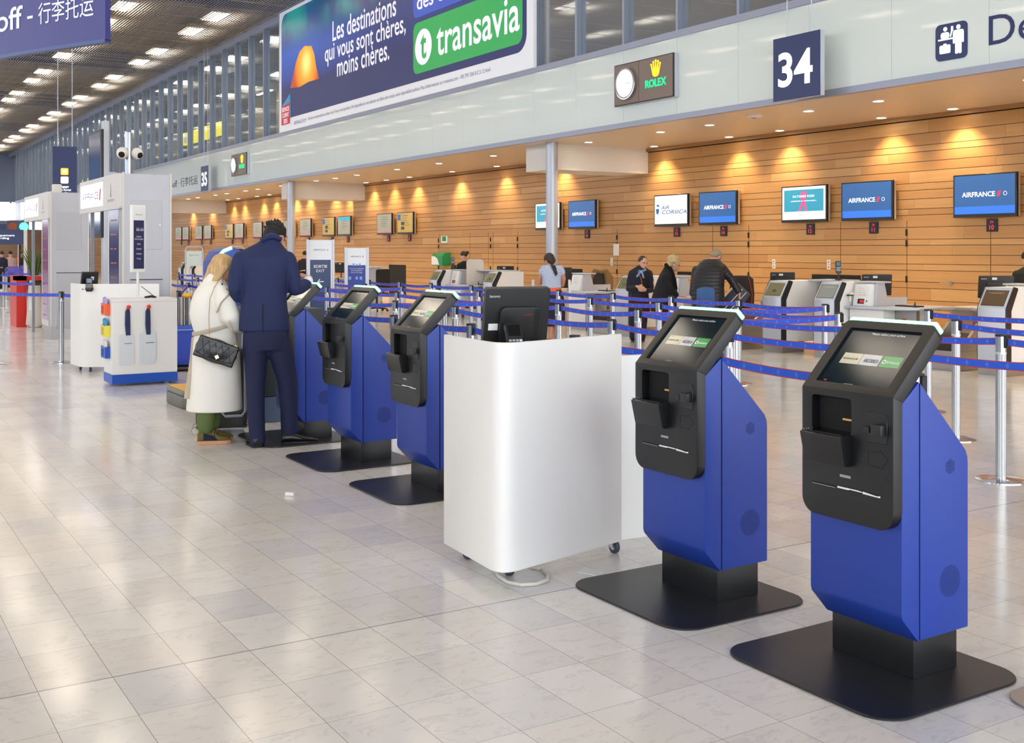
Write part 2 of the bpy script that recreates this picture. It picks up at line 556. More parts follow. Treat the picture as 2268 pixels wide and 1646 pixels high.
for i_, s_ in enumerate(skyl):
    struct(MB().box(-22, s_[0], 10.40, 24, s_[1], 10.41).build('window_%d' % (80 + i_), msk))
mb = MB()
mb.box(FAS - 0.02, -12, 9.62, FAS + 0.14, 104, CEIL + 0.1)
struct(mb.build('trim_6', M_TRIM))

# upper level glazing, one window per bay, each with its own mullion and pane
mg = bpy.data.materials.new('upper_glazing'); mg.use_nodes = True; nt = mg.node_tree; nt.nodes.clear()
o_ = nt.nodes.new('ShaderNodeOutputMaterial'); mx = nt.nodes.new('ShaderNodeMixShader')
tr = nt.nodes.new('ShaderNodeBsdfTransparent'); tr.inputs[0].default_value = (0.80, 0.86, 0.90, 1)
gl = nt.nodes.new('ShaderNodeBsdfGlossy'); gl.inputs['Roughness'].default_value = 0.01; gl.inputs[0].default_value = (0.85, 0.93, 1, 1)
fr = nt.nodes.new('ShaderNodeLayerWeight'); fr.inputs['Blend'].default_value = 0.45
nt.links.new(mth(nt, 'MULTIPLY_ADD', fr.outputs['Fresnel'], 0.42, 0.14), mx.inputs[0])
nt.links.new(tr.outputs[0], mx.inputs[1]); nt.links.new(gl.outputs[0], mx.inputs[2]); df = nt.nodes.new('ShaderNodeBsdfDiffuse'); df.inputs[0].default_value = (0.62, 0.70, 0.85, 1); mz = nt.nodes.new('ShaderNodeMixShader'); mz.inputs[0].default_value = 0.10  # pale blue diffuse share brightens the panes, a haze put into their colour
nt.links.new(mx.outputs[0], mz.inputs[1]); nt.links.new(df.outputs[0], mz.inputs[2]); nt.links.new(mz.outputs[0], o_.inputs[0])
MATS['glazing'] = mg
M_MUL = M('mullion_aluminium', '#98a3b6', 0.4, 0.3)
pane_me = MB().box(0, 0.03, 5.72, 0.012, 1.61, 9.62).mesh('pane'); pane_me.materials.append(mg)
mul_me = MB().box(-0.02, -0.03, 5.70, 0.22, 0.03, 9.64).mesh('mullion', True, 0.004, 1); mul_me.materials.append(M_MUL)
k = 0
for i in range(-2, 54):
    y = 12.823 + 1.64 * i
    w = bpy.data.objects.new('window_%d' % (i + 3), mul_me); COL.objects.link(w); w.location = (FAS + 0.01, y, 0); struct(w)
    p = bpy.data.objects.new('pane', pane_me); COL.objects.link(p); p.parent = w; p.location = (0.1, 0, 0)

# the room behind the upper glazing
mb = MB(); mb.box(FAS + 0.15, -12, 5.50, 24, 104, 5.66); struct(mb.build('floor_1', M('upper_floor', '#8d8a88', 0.4)))
mb = MB(); mb.box(20.0, -12, 5.6, 20.2, 104, 10.39)
struct(mb.build('wall_upper_back', M('beige_partition', '#e2c998', 0.6)))
mb = MB()
y = -6
while y < 100:
    mb.box(19.6, y, 5.66, 20.0, y + 0.5, 9.9); y += 4.1
struct(mb.build('trim_7', M('grey_posts', '#6b6f78', 0.5)))

mb = MB(); mb.box(15.6, -12, 5.66, 15.7, 34, 9.8); struct(mb.build('wall_upper_near', M('beige_partition_near', '#cfa878', 0.6)))
# end of the hall
mb = MB(); mb.box(-22, 104, 3.45, 14, 104.6, 4.2); mb.box(-22, 104, 5.8, 24, 104.4, 11.5)
struct(mb.build('wall_end', M('blue_grey_cladding', '#6f7fa0', 0.5)))
mb = MB(); mb.box(-22, 104.1, 0, 24, 104.5, 3.45); struct(mb.build('wall_end_lower', M('peach_cladding', '#a98c76', 0.6)))
mb = MB()
for i in range(44):
    mb.box(-22 + i * 1.05, 104.0, 4.2, -22 + i * 1.05 + 0.14, 104.3, 5.8)
struct(mb.build('trim_8', M_MUL))
# left and rear facades: mullions of the glazed outer walls
mb = MB()
for i in range(60):
    y = -12 + i * 1.95
    mb.box(-16.2, y, 0, -15.9, y + 0.12, 10.9)
mb.box(-16.2, -12, 0, -15.9, 104, 0.3); mb.box(-16.2, -12, 4.0, -15.9, 104, 4.25); mb.box(-16.25, -12, 9.7, -15.9, 104, 11.2)
struct(mb.build('wall_left', M_MUL))
struct(MB().box(-16.6, -12, 0, -16.3, 104, 3.6).build('wall_left_blocker', M('blocker_grey', '#84868c', 0.5)))  # unseen wall added to block low daylight from the left

# ceiling light fittings: warm strips above the slats
M_LAMP = M('warm_lamp', '#ffffff', 0.5, emit=(1.0, 0.88, 0.72), es=19.0)
M_TRAY = M('lamp_tray', '#d8c9b4', 0.5)
rows_x = [(15.2, 'just behind the glazing'), (18.4, 'deepest behind the glazing'), (12.0, 'nearest the glazing'), (8.8, 'second from the glazing'), (5.6, 'third from the glazing'), (2.4, 'fourth from the glazing'), (-0.8, 'fifth from the glazing'), (-4.0, 'sixth from the glazing'), (-7.2, 'seventh from the glazing')]
first = None
for rx, rn in rows_x:
    c = 0
    for i in range(12):
        for off in (0.0, 3.15):
            y = 6.8 + 8.2 * i + off
            if rx == 15.2 and y < 36: rx_ = 14.8
            else: rx_ = rx
            lab = 'ceiling strip light, %s from the near end, row %s' % (ORD[c], rn)
            c += 1
            if first is None:
                first = thing('ceiling_light', lab, 'ceiling light', (rx_, y, CEIL + 0.16), 0, 'strip lights above the slatted ceiling')
                mb = MB(); mb.box(-0.27, -0.72, -0.02, -0.03, 0.72, 0); mb.box(0.03, -0.72, -0.02, 0.27, 0.72, 0)
                mb.build('lamp', M_LAMP, first)
                mb = MB(); mb.xz([(-0.36, 0.005), (0.36, 0.005), (0.26, 0.14), (-0.26, 0.14)], -0.8, 0.8)
                mb.build('reflector_tray', M_TRAY, first)
            else:
                dup(first, (rx_, y, CEIL + 0.16), label=lab)

M_FILL = M('fill_tube_glow', '#ffffff', 0.5, emit=(1.0, 0.84, 0.62), es=30.0)  # glowing tubes added to brighten the partitions behind the glazing
for i in range(10):
    t = thing('fill_tube', 'added fill light tube behind the upper glazing, %s from the right' % ORD[i], 'fill light', (15.0 if i < 5 else 19.2, 10.0 + 5.0 * i, 9.7), 0, 'added fill tubes behind the upper glazing')
    MB().box(-0.08, -1.1, 0, 0.08, 1.1, 0.05).build('housing', M_TRAY, t); MB().box(-0.07, -1.05, -0.03, 0.07, 1.05, 0.0).build('lamp', M_FILL, t)
# recessed downlights with real spot lamps
M_DL = M('downlight_lamp', '#ffffff', 0.5, emit=(1.0, 0.88, 0.68), es=26.0)
first = None
sd = bpy.data.lights.new('spot', 'SPOT'); sd.energy = 150; sd.spot_size = math.radians(108); sd.spot_blend = 0.75; sd.color = (1.0, 0.76, 0.47); sd.shadow_soft_size = 0.06
ydl = [6.0, 8.2, 9.7, 12.4, 13.93, 16.5, 18.0, 20.55, 22.1, 24.75, 27.75, 30.43, 33.4, 35.2, 36.9, 38.95, 40.4, 43.1, 44.6, 47.1, 48.7, 51.4, 53.0, 56.5, 60.0]
for rx, rn in ((14.76, 'outer'), (16.66, 'inner')):
    for i, y in enumerate(ydl):
        lab = 'recessed downlight, %s from the right in the %s soffit row' % (ORD[i], rn)
        if first is None:
            first = thing('downlight', lab, 'downlight', (rx, y, SOF), 0, 'downlights in the soffit above the check-in desks')
            MB().lathe([(0.085, -0.004), (0.085, 0.02)], n=20).build('lamp', M_DL, first, True)
            MB().holed(circ(0.105, 24), [circ(0.087, 24)], -0.012, 0.0).build('rim', M('white_rim', '#eee8e0', 0.4), first)
            L = bpy.data.objects.new('spot', sd); COL.objects.link(L); L.parent = first; L.location = (0, 0, -0.03)
        else:
            dup(first, (rx, y, SOF), label=lab)
for i, (x_, y_) in enumerate(((14.4, 14.9), (14.3, 47.0))):
    t = thing('smoke_detector', ('flat white round detector on the soffit right below the 34 sign', 'flat white round detector on the far soffit below the 35 sign')[i], 'smoke detector', (x_, y_, SOF))
    MB().lathe([(0.10, -0.05), (0.15, -0.03), (0.15, 0)], n=24).build('housing', M_WHITEP, t, True)
    MB().lathe([(0.05, -0.058), (0.05, -0.05)], n=16).build('sensor', M('sensor_grey', '#888c92', 0.5), t, True)

# ---------------------------------------------------------------- self check-in kiosks
BLUE = M('kiosk_blue_lacquer', '#203f9e', 0.42, bump=0.02, bscale=400)
HEADM = M('kiosk_black_lacquer', '#0e0f12', 0.38, bump=0.03, bscale=500)
PEDM = M('kiosk_pedestal_black', '#18191c', 0.32)
PLM = M('kiosk_plate_black', '#1a1b20', 0.38, noise=0.25, nscale=6)
GREEN = M('green_light_bar', '#9fffd0', 0.3, emit=(0.10, 1.0, 0.42), es=5.5)
SCRN = M('kiosk_screen_glass', '#0c1013', 0.10, spec=0.12, emit='#15303a', es=0.28)
WTXT = M('white_screen_text', '#c8ccd0', 0.3, emit='#d8dce0', es=0.35)
M_TILEW = M('screen_tile_cream', '#b8b69c', 0.2, emit='#c9c5a8', es=0.16)
M_TILEG = M('screen_tile_grey', '#b4b4b8', 0.2, emit='#c0c0c4', es=0.16)
M_TILEGR = M('screen_tile_green', '#1d8a3c', 0.2, emit='#1f9a44', es=0.16)
NAVY = M('navy_print', '#16255c', 0.4)
REDP = M('red_print', '#d6202c', 0.4)
M_PAPER = M('white_paper', '#eceef0', 0.6)
M_GOLD = M('warm_metal', '#c9954c', 0.3, 0.8, emit=(1, 0.6, 0.2), es=0.15)

def red_slash(mb, x, y, w, h, T):
    mb.prism([(x, y), (x + w * 0.62, y), (x + w, y + h), (x + w * 0.38, y + h)], 0.001, 0.002, T)

def make_kiosk():
    k = thing('check_in_kiosk', '', 'self check-in kiosk', (0, 0, 0))
    mb = MB(); mb.prism(rrect(0.80, 0.84, 0.13, 8, -0.005, 0.01), 0, 0.010); mb.build('base_plate', PLM, k, bevel=0.003, seg=1)
    MB().box(0.0, -0.195, 0.010, 0.25, 0.195, 0.245).build('pedestal', PEDM, k, bevel=0.003)
    mb = MB(); mb.xz([(-0.096, 0.27), (-0.090, 0.25), (-0.004, 0.157), (0.0, 0.157), (0.0, 1.116), (-0.096, 1.04)], -0.22, 0.22)
    mb.build('front_body', BLUE, k, bevel=0.006)
    mb = MB(); mb.xz([(0.007, 0.160), (0.285, 0.163), (0.285, 0.79), (0.282, 0.815), (0.27, 0.842), (0.007, 1.112)], -0.22, 0.22)
    mb.build('rear_body', BLUE, k, bevel=0.006)
    MB().box(-0.01, -0.214, 0.17, 0.02, 0.214, 1.09).build('seam', M_DARK, k)
    for cx_, cz_, r_, s_ in ((0.178, 0.787, 0.028, 0.0062), (0.176, 0.355, 0.060, 0.0066)):
        for side in (-1, 1):
            mb = MB()
            n = int(r_ / s_) + 1
            for i in range(-n, n + 1):
                for j in range(-n, n + 1):
                    px, pz = (i + 0.5 * (j % 2)) * s_, j * s_ * 0.866
                    if px * px + pz * pz < r_ * r_:
                        pts = [(cx_ + px + 0.0019 * math.cos(a), side * 0.2206, cz_ + pz + 0.0019 * math.sin(a)) for a in (0.5, 1.55, 2.6, 3.65, 4.7, 5.75)]
                        if side > 0: pts = pts[::-1]
                        mb.f([mb.v(p) for p in pts])
            mb.build('speaker_grille', M_DARK, k)
    # black head: lower panel with the reader opening, sloping upper panel with the screen opening
    t = 0.055; zb = 1.068; x0 = -0.143; back = t * math.tan(math.radians(22.5))
    low = lambda a, c, d: (x0 + d, -a, c - (back * d / t if c > 1.06 else 0))
    H = zb - 0.575
    outer = rrect(0.44, H, 0.065, 7, 0, 0.575 + H / 2, (1, 1, 0, 0))
    hole = rrect(0.196, 0.135, 0.014, 3, -0.071, 0.973)
    mb = MB(); mb.holed(outer, [hole], 0, t, None, low)
    o = mb.build('head_panel', HEADM, k, bevel=0.004)
    s2 = math.sqrt(0.5)
    def up(a, s, d):
        s -= back * d / t * (1 if s < 0.01 else 0) * -1
        return (x0 + s * s2 + d * s2, -a, zb + s * s2 - d * s2)
    L = 0.358
    mb = MB(); mb.holed(rrect(0.44, L, 0.03, 5, 0, L / 2, (0, 0, 1, 1)), [rrect(0.345, 0.282, 0.004, 1, 0, 0.176)], 0, t, None, up)
    mb.build('screen_bezel', HEADM, k, bevel=0.004)
    S = Matrix(((0, s2, -s2, x0), (-1, 0, 0, 0), (0, s2, s2, zb), (0, 0, 0, 1)))
    mb = MB(); mb.prism(rrect(0.415, 0.022, 0.008, 3, 0, L + 0.008), -0.050, -0.004, S); mb.build('light_bar', GREEN, k, bevel=0.004)
    sc = MB().prism(rrect(0.349, 0.286, 0.002, 1, 0, 0.176), -0.016, -0.010, S).build('screen', SCRN, k)
    S1 = S @ Matrix.Translation((0, 0, -0.010))
    at = lambda x, y: S1 @ Matrix.Translation((x, y, 0))
    txt('screen_title', 'Please select your airline', at(0.02, 0.298), WTXT, sc, w=0.158, bold=0.01)
    for x_, mm, nm in ((-0.083, M_TILEW, 'cream_tile'), (0.010, M_TILEG, 'grey_tile'), (0.108, M_TILEGR, 'green_tile')):
        plate(nm, 0.091, 0.054, at(x_, 0.168), mm, sc, 0.0006)
    txt('airline_name', 'AIRFRANCE', at(-0.092, 0.166) , NAVY, sc, w=0.058, h=0.008, bold=0.02, lift=0.0014)
    mb = MB(); red_slash(mb, -0.060, 0.162, 0.010, 0.009, S1); mb.build('red_stroke', REDP, sc)
    txt('airline_name', 'AIRCORSICA', at(0.014, 0.164), NAVY, sc, w=0.070, h=0.018, shear=0.25, bold=0.02, lift=0.0014)
    txt('airline_name', 'transavia', at(0.118, 0.166), WTXT, sc, w=0.058, h=0.013, bold=0.02, lift=0.0014)
    mb = MB(); mb.holed(circ(0.010, 16, 0.077, 0.166), [circ(0.0065, 12, 0.077, 0.166)], 0.001, 0.0016, S1); mb.build('round_mark', WTXT, sc)
    txt('footer', 'AEROPORTS', at(-0.02, 0.041), WTXT, sc, w=0.045, h=0.004)
    plate('flag', 0.012, 0.006, at(-0.140, 0.05), REDP, sc, 0.0008)
    # recess behind the opening
    mb = MB()
    for bx in ((-0.089, -0.03, 0.90, -0.005, 0.172, 0.905), (-0.089, -0.03, 1.036, -0.005, 0.172, 1.041), (-0.089, -0.032, 0.90, -0.005, -0.027, 1.041), (-0.089, 0.169, 0.90, -0.005, 0.174, 1.041)):
        mb.box(*bx)
    mb.box(-0.0995, -0.032, 0.9, -0.0965, 0.174, 1.041)
    mb.build('reader_recess', M_DARK, k)
    # document tray sticking out of the opening
    tr = MB()
    tr.xz([(-0.205, 0.900), (-0.190, 0.905), (-0.143, 0.905), (-0.143, 0.795), (-0.155, 0.785), (-0.180, 0.790)], -0.027, 0.175)
    to = tr.build('document_tray', PEDM, k, bevel=0.004)
    mb = MB(); mb.box(-0.188, -0.018, 0.906, -0.10, 0.165, 0.9075); mb.build('reader_glass', M('reader_glass', '#050607', 0.05, spec=1.0), to)
    mb = MB(); mb.box(-0.104, -0.01, 0.95, -0.100, 0.05, 0.957); mb.build('reader_lamp', M_GOLD, k)
    mb = MB()
    for i in range(4): mb.box(-0.200 + i * 0.012, 0.166 - i * 0.001, 0.905, -0.193 + i * 0.012, 0.172, 0.909)
    mb.build('tray_marking', M_ALU, to)
    # card reader plate with two lugs
    c = MB().box(-0.146, -0.195, 0.892, -0.140, -0.108, 1.004).build('card_reader', PEDM, k, bevel=0.0015, seg=1)
    MB().box(-0.170, -0.133, 0.930, -0.146, -0.108, 0.951).build('reader_lug', M_BLACK, c, bevel=0.003)
    MB().box(-0.178, -0.192, 0.925, -0.146, -0.146, 0.965).build('reader_lug', M_BLACK, c, bevel=0.003)
    MB().box(-0.152, -0.146, 0.935, -0.146, -0.133, 0.960).build('card_slot', M_DARK, c)
    # engraved arrow outline
    pts = [(-0.143, -0.108, 0.805), (-0.143, -0.108, 0.858), (-0.143, -0.150, 0.858), (-0.143, -0.160, 0.868), (-0.143, -0.198, 0.838), (-0.143, -0.168, 0.800), (-0.143, -0.155, 0.805)]
    MB().tube(pts, 0.0013, 6, closed=True).build('arrow_outline', M_DARK, k)
    plate('label_strip', 0.052, 0.010, FX(-0.143, 0.002, 0.745), M('label_grey', '#9a9ea4', 0.5), k, 0.001)
    sl = MB().box(-0.1445, 0.050, 0.6955, -0.142, 0.166, 0.7015).build('printer_slot', M_DARK, k)
    mb = MB(); mb.box(-0.1462, 0.051, 0.6935, -0.143, 0.165, 0.6955); mb.build('slot_lip', M_ALU, sl)
    pr = MB().box(-0.1445, -0.165, 0.6935, -0.142, 0.040, 0.7035).build('ticket_slot', M_DARK, k)
    mb = MB(); mb.prism([(-0.036, 0.697), (0.018, 0.697), (0.022, 0.6995), (0.080, 0.6985), (0.080, 0.702), (0.06, 0.7035), (-0.036, 0.7035)], 0.0, 0.004, Matrix(((0, 0, -1, -0.1445), (-1, 0, 0, 0), (0, 1, 0, 0), (0, 0, 0, 1))))
    mb.prism([(0.085, 0.6955), (0.164, 0.694), (0.164, 0.701), (0.15, 0.698), (0.12, 0.7005), (0.085, 0.7035)], 0.0, 0.004, Matrix(((0, 0, -1, -0.1445), (-1, 0, 0, 0), (0, 1, 0, 0), (0, 0, 0, 1))))
    mb.build('paper_ticket', M_PAPER, pr)
    return k
kio = make_kiosk()
KX = 3.4415
klab = [(2.925, 'blue kiosk with black head and green light, nearest to the camera at the right'),
        (3.990, 'blue kiosk with black head, between the nearest kiosk and the white counter'),
        (6.705, 'blue kiosk with black head, partly hidden behind the white counter'),
        (7.930, 'blue kiosk with black head, next beyond the one behind the white counter'),
        (9.10, 'blue kiosk with black head, touched by the man in the navy suit')]
for i, (y, lab) in enumerate(klab):
    if i == 0:
        kio.location = (KX, y, 0); kio['label'] = lab; kio['group'] = 'blue self check-in kiosks in a row'
    else:
        dup(kio, (KX + (0.012 if i > 1 else 0), y, 0), label=lab)
# the plate of another machine at the right edge
o = MB().prism(rrect(0.9, 0.8, 0.12, 8, 4.02, 2.08), 0, 0.008).build('steel_plate', M_STEEL, bevel=0.002, seg=1)
tag(o, 'brushed steel floor plate cut off by the right edge of the photo', 'floor plate')

# ---------------------------------------------------------------- white mobile counters
def white_counter(name, label, A, Bp, C, D, z0, z1, group, r=0.13, seg=8):
    """footprint A near corner (rounded), Bp left, D behind, C right"""
    t = thing(name, label, 'counter', (0, 0, 0), 0, group)
    A, Bp, C, D = [Vector((*p, 0)) for p in (A, Bp, C, D)]
    u = (Bp - A).normalized(); v = (C - A).normalized()
    th = 0.02
    def outline(off):
        a = A + (u + v) * off
        pts = []
        n1, n2 = a + u * r, a + v * r
        for i in range(seg + 1):
            s_ = i / seg
            pts.append((n1 * (1 - s_) ** 2 + a * (2 * s_ * (1 - s_)) + n2 * s_ ** 2))
        return pts
    po, pi_ = outline(0), outline(th)
    B2, C2 = Bp + v * th, C + u * th
    poly = [Bp] + po + [C, C2] + pi_[::-1] + [B2]
    mb = MB(); mb.prism([(p.x, p.y) for p in poly], z0, z1)
    mb.build('shell', M_WHITE, t, bevel=0.003, seg=1)
    dk = [B2 + u * -0.01] + outline(th) + [C2, D, B2 + v * 0.0]
    cpt = (B2 + C2) * 0.5
    mb = MB(); mb.prism([(p.x, p.y) for p in [B2] + pi_ + [C2, D]], z1 - 0.10, z1 - 0.08)
    mb.build('worktop', M_WHITE, t, bevel=0.003, seg=1)
    mb = MB()
    Dk = D + (A - D).normalized() * 0.0
    mb.prism([(p.x, p.y) for p in (B2, B2 + (D - B2) * 1.0, D + (B2 - D).normalized().orthogonal() * 0, B2)][:0] or [(p.x, p.y) for p in (C2, D, D + (B2 - D).normalized() * 0.02 + Vector((0, 0, 0)), C2 + (A - C2).normalized() * 0.02)], z0, z1 - 0.08)
    mb.build('side_panel', M_WHITE, t)
    for q in (A + (u + v) * 0.16, Bp + v * 0.1 - u * 0.12, C + u * 0.05 - v * 0.02, D + (A - D).normalized() * 0.12):
        caster(t, q.x, q.y, z0)
    return t
RUB = M('grey_rubber', '#3c4450', 0.6)
def caster(t, x, y, z, r=0.034):
    w = MB(); w.cyl((x - 0.012, y, r), (x + 0.012, y, r), r, n=18)
    c = w.build('caster', RUB, t, True)
    MB().cyl((x - 0.014, y, r), (x + 0.014, y, r), r * 0.5, n=12).build('hub', M_ALU, c, True)
    mb = MB(); mb.box(x - 0.02, y - 0.012, r * 0.9, x - 0.015, y + 0.03, z); mb.box(x + 0.015, y - 0.012, r * 0.9, x + 0.02, y + 0.03, z); mb.box(x - 0.02, y - 0.02, z - 0.01, x + 0.02, y + 0.03, z)
    mb.build('fork', M_ALU, c)
white_counter('white_counter', 'large white mobile counter with rounded corner and monitor, between the blue kiosks', (2.712, 4.485), (2.765, 5.145), (3.585, 4.69), (3.63, 5.38), 0.07, 1.163, 'white mobile counters')
o = MB(); o.box(0, 0, 0.0, 0.42, 0.035, 1.02); o = o.build('modesty_panel', M_WHITE, None, bevel=0.004)
o.location = (3.655, 4.93, 0); o.rotation_euler = (0, 0, math.radians(-5))
tag(o, 'lower white panel standing behind the large white counter beside a kiosk', 'panel')

def monitor(name, label, loc, rz, tilt=0.0, w=0.50, h=0.31, brand=True, stand=0.12, group=None):
    """seen from behind; its screen faces local +y"""
    t = thing(name, label, 'computer monitor', loc, rz, group)
    T = Matrix.Translation((0, 0, stand + h / 2)) @ Matrix.Rotation(tilt, 4, 'X')
    mb = MB(T); mb.prism(rrect(w, h, 0.012, 3), -0.02, 0.02, Matrix(((1, 0, 0, 0), (0, 0, 1, 0), (0, 1, 0, 0), (0, 0, 0, 1))))
    c = mb.build('casing', M_BLACK, t, bevel=0.004)
    mb = MB(T); mb.prism(rrect(w * 0.62, h * 0.6, 0.03, 4, 0.01, -h * 0.08), -0.045, -0.02, Matrix(((1, 0, 0, 0), (0, 0, 1, 0), (0, 1, 0, 0), (0, 0, 0, 1))))
    mb.build('rear_bulge', M_BLACK, c, bevel=0.008)
    mb = MB(T); mb.prism(rrect(w - 0.03, h - 0.04, 0.004, 1), 0.0201, 0.0215, Matrix(((1, 0, 0, 0), (0, 0, 1, 0), (0, 1, 0, 0), (0, 0, 0, 1))))
    mb.build('screen', M('monitor_screen', '#202a38', 0.1, emit='#7f93ad', es=0.5), t)
    mb = MB(); mb.cyl((0, -0.02, 0.01), (0, -0.03, stand + h * 0.3), 0.02, 0.016, 12); mb.build('stand', M_BLACK, t, True)
    MB().prism(rrect(0.24, 0.18, 0.03), 0, 0.012).build('foot', M_BLACK, t, bevel=0.003)
    if brand:
        F = T @ Matrix(((1, 0, 0, 0), (0, 0, -1, -0.02), (0, 1, 0, 0), (0, 0, 0, 1)))
        txt('brand_lettering', 'lenovo', F @ Matrix.Translation((-w * 0.36, h * 0.38, 0)), M('logo_silver', '#c8ccd2', 0.3, 0.3), c, w=w * 0.16, bold=0.03)
    return t, T, c
mt, T, c = monitor('monitor', 'black monitor seen from behind on the large white counter', (3.03, 4.86, 1.084), math.radians(-14), math.radians(13), 0.345, 0.335, True, 0.0)
F = T @ Matrix(((1, 0, 0, 0), (0, 0, -1, -0.0455), (0, 1, 0, 0), (0, 0, 0, 1)))
txt('red_lettering', 'ThinkVision', F @ Matrix.Translation((0.05, 0.035, 0)), M('dark_red_print', '#b3212a', 0.5), c, w=0.05, bold=0.02)
plate('sticker', 0.05, 0.035, T @ Matrix(((1, 0, 0, -0.125), (0, 0, -1, -0.0205), (0, 1, 0, -0.035), (0, 0, 0, 1))), M_PAPER, c)
mb = MB(T)
for i in range(22): mb.box(0.085, -0.0462, -0.10 + i * 0.0075, 0.112, -0.0445, -0.097 + i * 0.0075)
mb.build('vent', M_DARK, c)
mb = MB(T); mb.box(0.04, -0.075, -0.155, 0.075, -0.045, -0.105); pg = mb.build('plug', M('plug_grey', '#b9bcc0', 0.5), c, bevel=0.004)
mb = MB(T); mb.tube([(0.057, -0.062, -0.155), (0.055, -0.065, -0.19), (0.02, -0.08, -0.205), (-0.03, -0.08, -0.195)], 0.005, 8); mb.build('cable', M_BLACK, c, True)
# payment terminal
M_SCRD = M('terminal_screen', '#26323a', 0.15, emit='#6aa6c8', es=0.35)
def terminal(label, loc, rz, lit=False, tall=False):
    t = thing('payment_terminal', label, 'card payment terminal', loc, rz)
    if tall:
        MB().cyl((0, 0, 0), (0, 0, 0.12), 0.012, n=10).build('stand', M_BLACK, t, True)
        MB().lathe([(0.06, 0), (0.05, 0.012), (0.014, 0.02)], n=18).build('foot', M_BLACK, t, True)
        T = Matrix.Translation((0, 0, 0.2)) @ Matrix.Rotation(math.radians(-12), 4, 'X')
    else:
        T = Matrix.Translation((0, 0, 0.075)) @ Matrix.Rotation(math.radians(-28), 4, 'X')
        MB().prism(rrect(0.10, 0.10, 0.02), 0, 0.03).build('cradle', M_BLACK, t, bevel=0.004)
    F = T @ Matrix(((1, 0, 0, 0), (0, 0, -1, 0), (0, 1, 0, 0), (0, 0, 0, 1)))
    mb = MB(); mb.prism(rrect(0.085, 0.19, 0.015), -0.03, 0.0, F); mb.build('casing', M_BLACK, t, bevel=0.006)
    plate('display', 0.062, 0.06, F @ Matrix.Translation((0, 0.05, 0)), M_SCRD if lit else M('terminal_dark', '#0d0f12', 0.15), t)
    for r_ in range(4):
        for q in range(4):
            col = (M('key_grey', '#aab2c0', 0.5) if q < 3 else [M('key_white', '#e6e6e6', .5), M('key_red', '#e0302c', .5), M('key_yellow', '#f0d020', .5), M('key_green', '#1fae4e', .5)][r_])
            plate('key', 0.014, 0.011, F @ Matrix.Translation((-0.028 + q * 0.0185, -0.005 - r_ * 0.017, 0)), col, t, 0.003)
    return t
terminal('black payment terminal with coloured keys beside the large monitor', (2.93, 4.70, 1.084), math.radians(-14))
# cable loop and tape on the floor
pts = [(2.92, 4.86), (2.86, 4.80), (2.81, 4.66), (2.80, 4.56), (2.83, 4.49), (2.90, 4.465), (2.98, 4.49), (3.03, 4.56), (3.06, 4.66), (3.03, 4.72)]
o = MB().tube([(x, y, 0.009) for x, y in pts], 0.009, 8).build('cable', M('cable_white', '#d9d6cc', 0.5), None, True)
tag(o, 'white cable looping out on the floor under the large white counter', 'cable')
o = MB().prism([(3.20, 4.55), (3.24, 4.45), (3.31, 4.47), (3.28, 4.60)], 0.0, 0.002).build('tape', M('clear_tape', '#e4e6ea', 0.3)); tag(o, 'strip of tape on the floor under the large white counter', 'tape')
o = MB().cyl((2.575, 6.965, 0.012), (2.615, 6.925, 0.012), 0.014, 0.012, 12).build('paper_scrap', M_PAPER, None, True); tag(o, 'small crumpled white paper scrap lying on the open marble floor', 'litter')

# ---------------------------------------------------------------- queue posts and belts
M_POST = M('ribbed_aluminium', '#c3c8ce', 0.22, 0.9)
M_CAP = M('black_plastic', '#151619', 0.45)
M_BELT = M('blue_belt', '#2257d6', 0.6, bump=0.05, bscale=300)
M_BRED = M('red_belt_edge', '#c0202c', 0.6)
M_BLOGO = M('pale_blue_print', '#5e9be8', 0.5)
def make_post():
    t = thing('belt_post', '', 'queue post', (0, 0, 0))
    mb = MB(); n = 36
    rings = []
    for z in (0.02, 0.90):
        rings.append([mb.v(((0.0335 + 0.0022 * (i % 2)) * math.cos(2 * PI * i / n), (0.0335 + 0.0022 * (i % 2)) * math.sin(2 * PI * i / n), z)) for i in range(n)])
    for i in range(n): mb.f([rings[0][i], rings[0][(i + 1) % n], rings[1][(i + 1) % n], rings[1][i]])
    mb.build('pole', M_POST, t)
    MB().lathe([(0.0372, 0.895), (0.0372, 1.008)], n=28).build('belt_head', M_POST, t, True)
    MB().lathe([(0.0382, 0.880), (0.0382, 0.893)], n=28).build('ring', M('clear_ring', '#d8dce0', 0.2, 0.3), t, True)
    MB().lathe([(0.0385, 1.004), (0.0385, 1.016), (0.034, 1.019)], n=28).build('cap', M_CAP, t, True)
    MB().box(-0.017, -0.052, 0.925, 0.017, -0.034, 1.01).build('belt_clip', M_CAP, t, bevel=0.003, seg=1)
    MB().lathe([(0.168, 0), (0.168, 0.006), (0.12, 0.016), (0.036, 0.024)], n=36).build('base', M_CHROME, t, True)
    return t
post0 = make_post(); post_used = [False]
def post(x, y, label, group='belt posts of the queue'):
    if not post_used[0]:
        post_used[0] = True
        post0.location = (x, y, 0); post0['label'] = label; post0['group'] = group
        return post0
    return dup(post0, (x, y, 0), label=label, group=group)
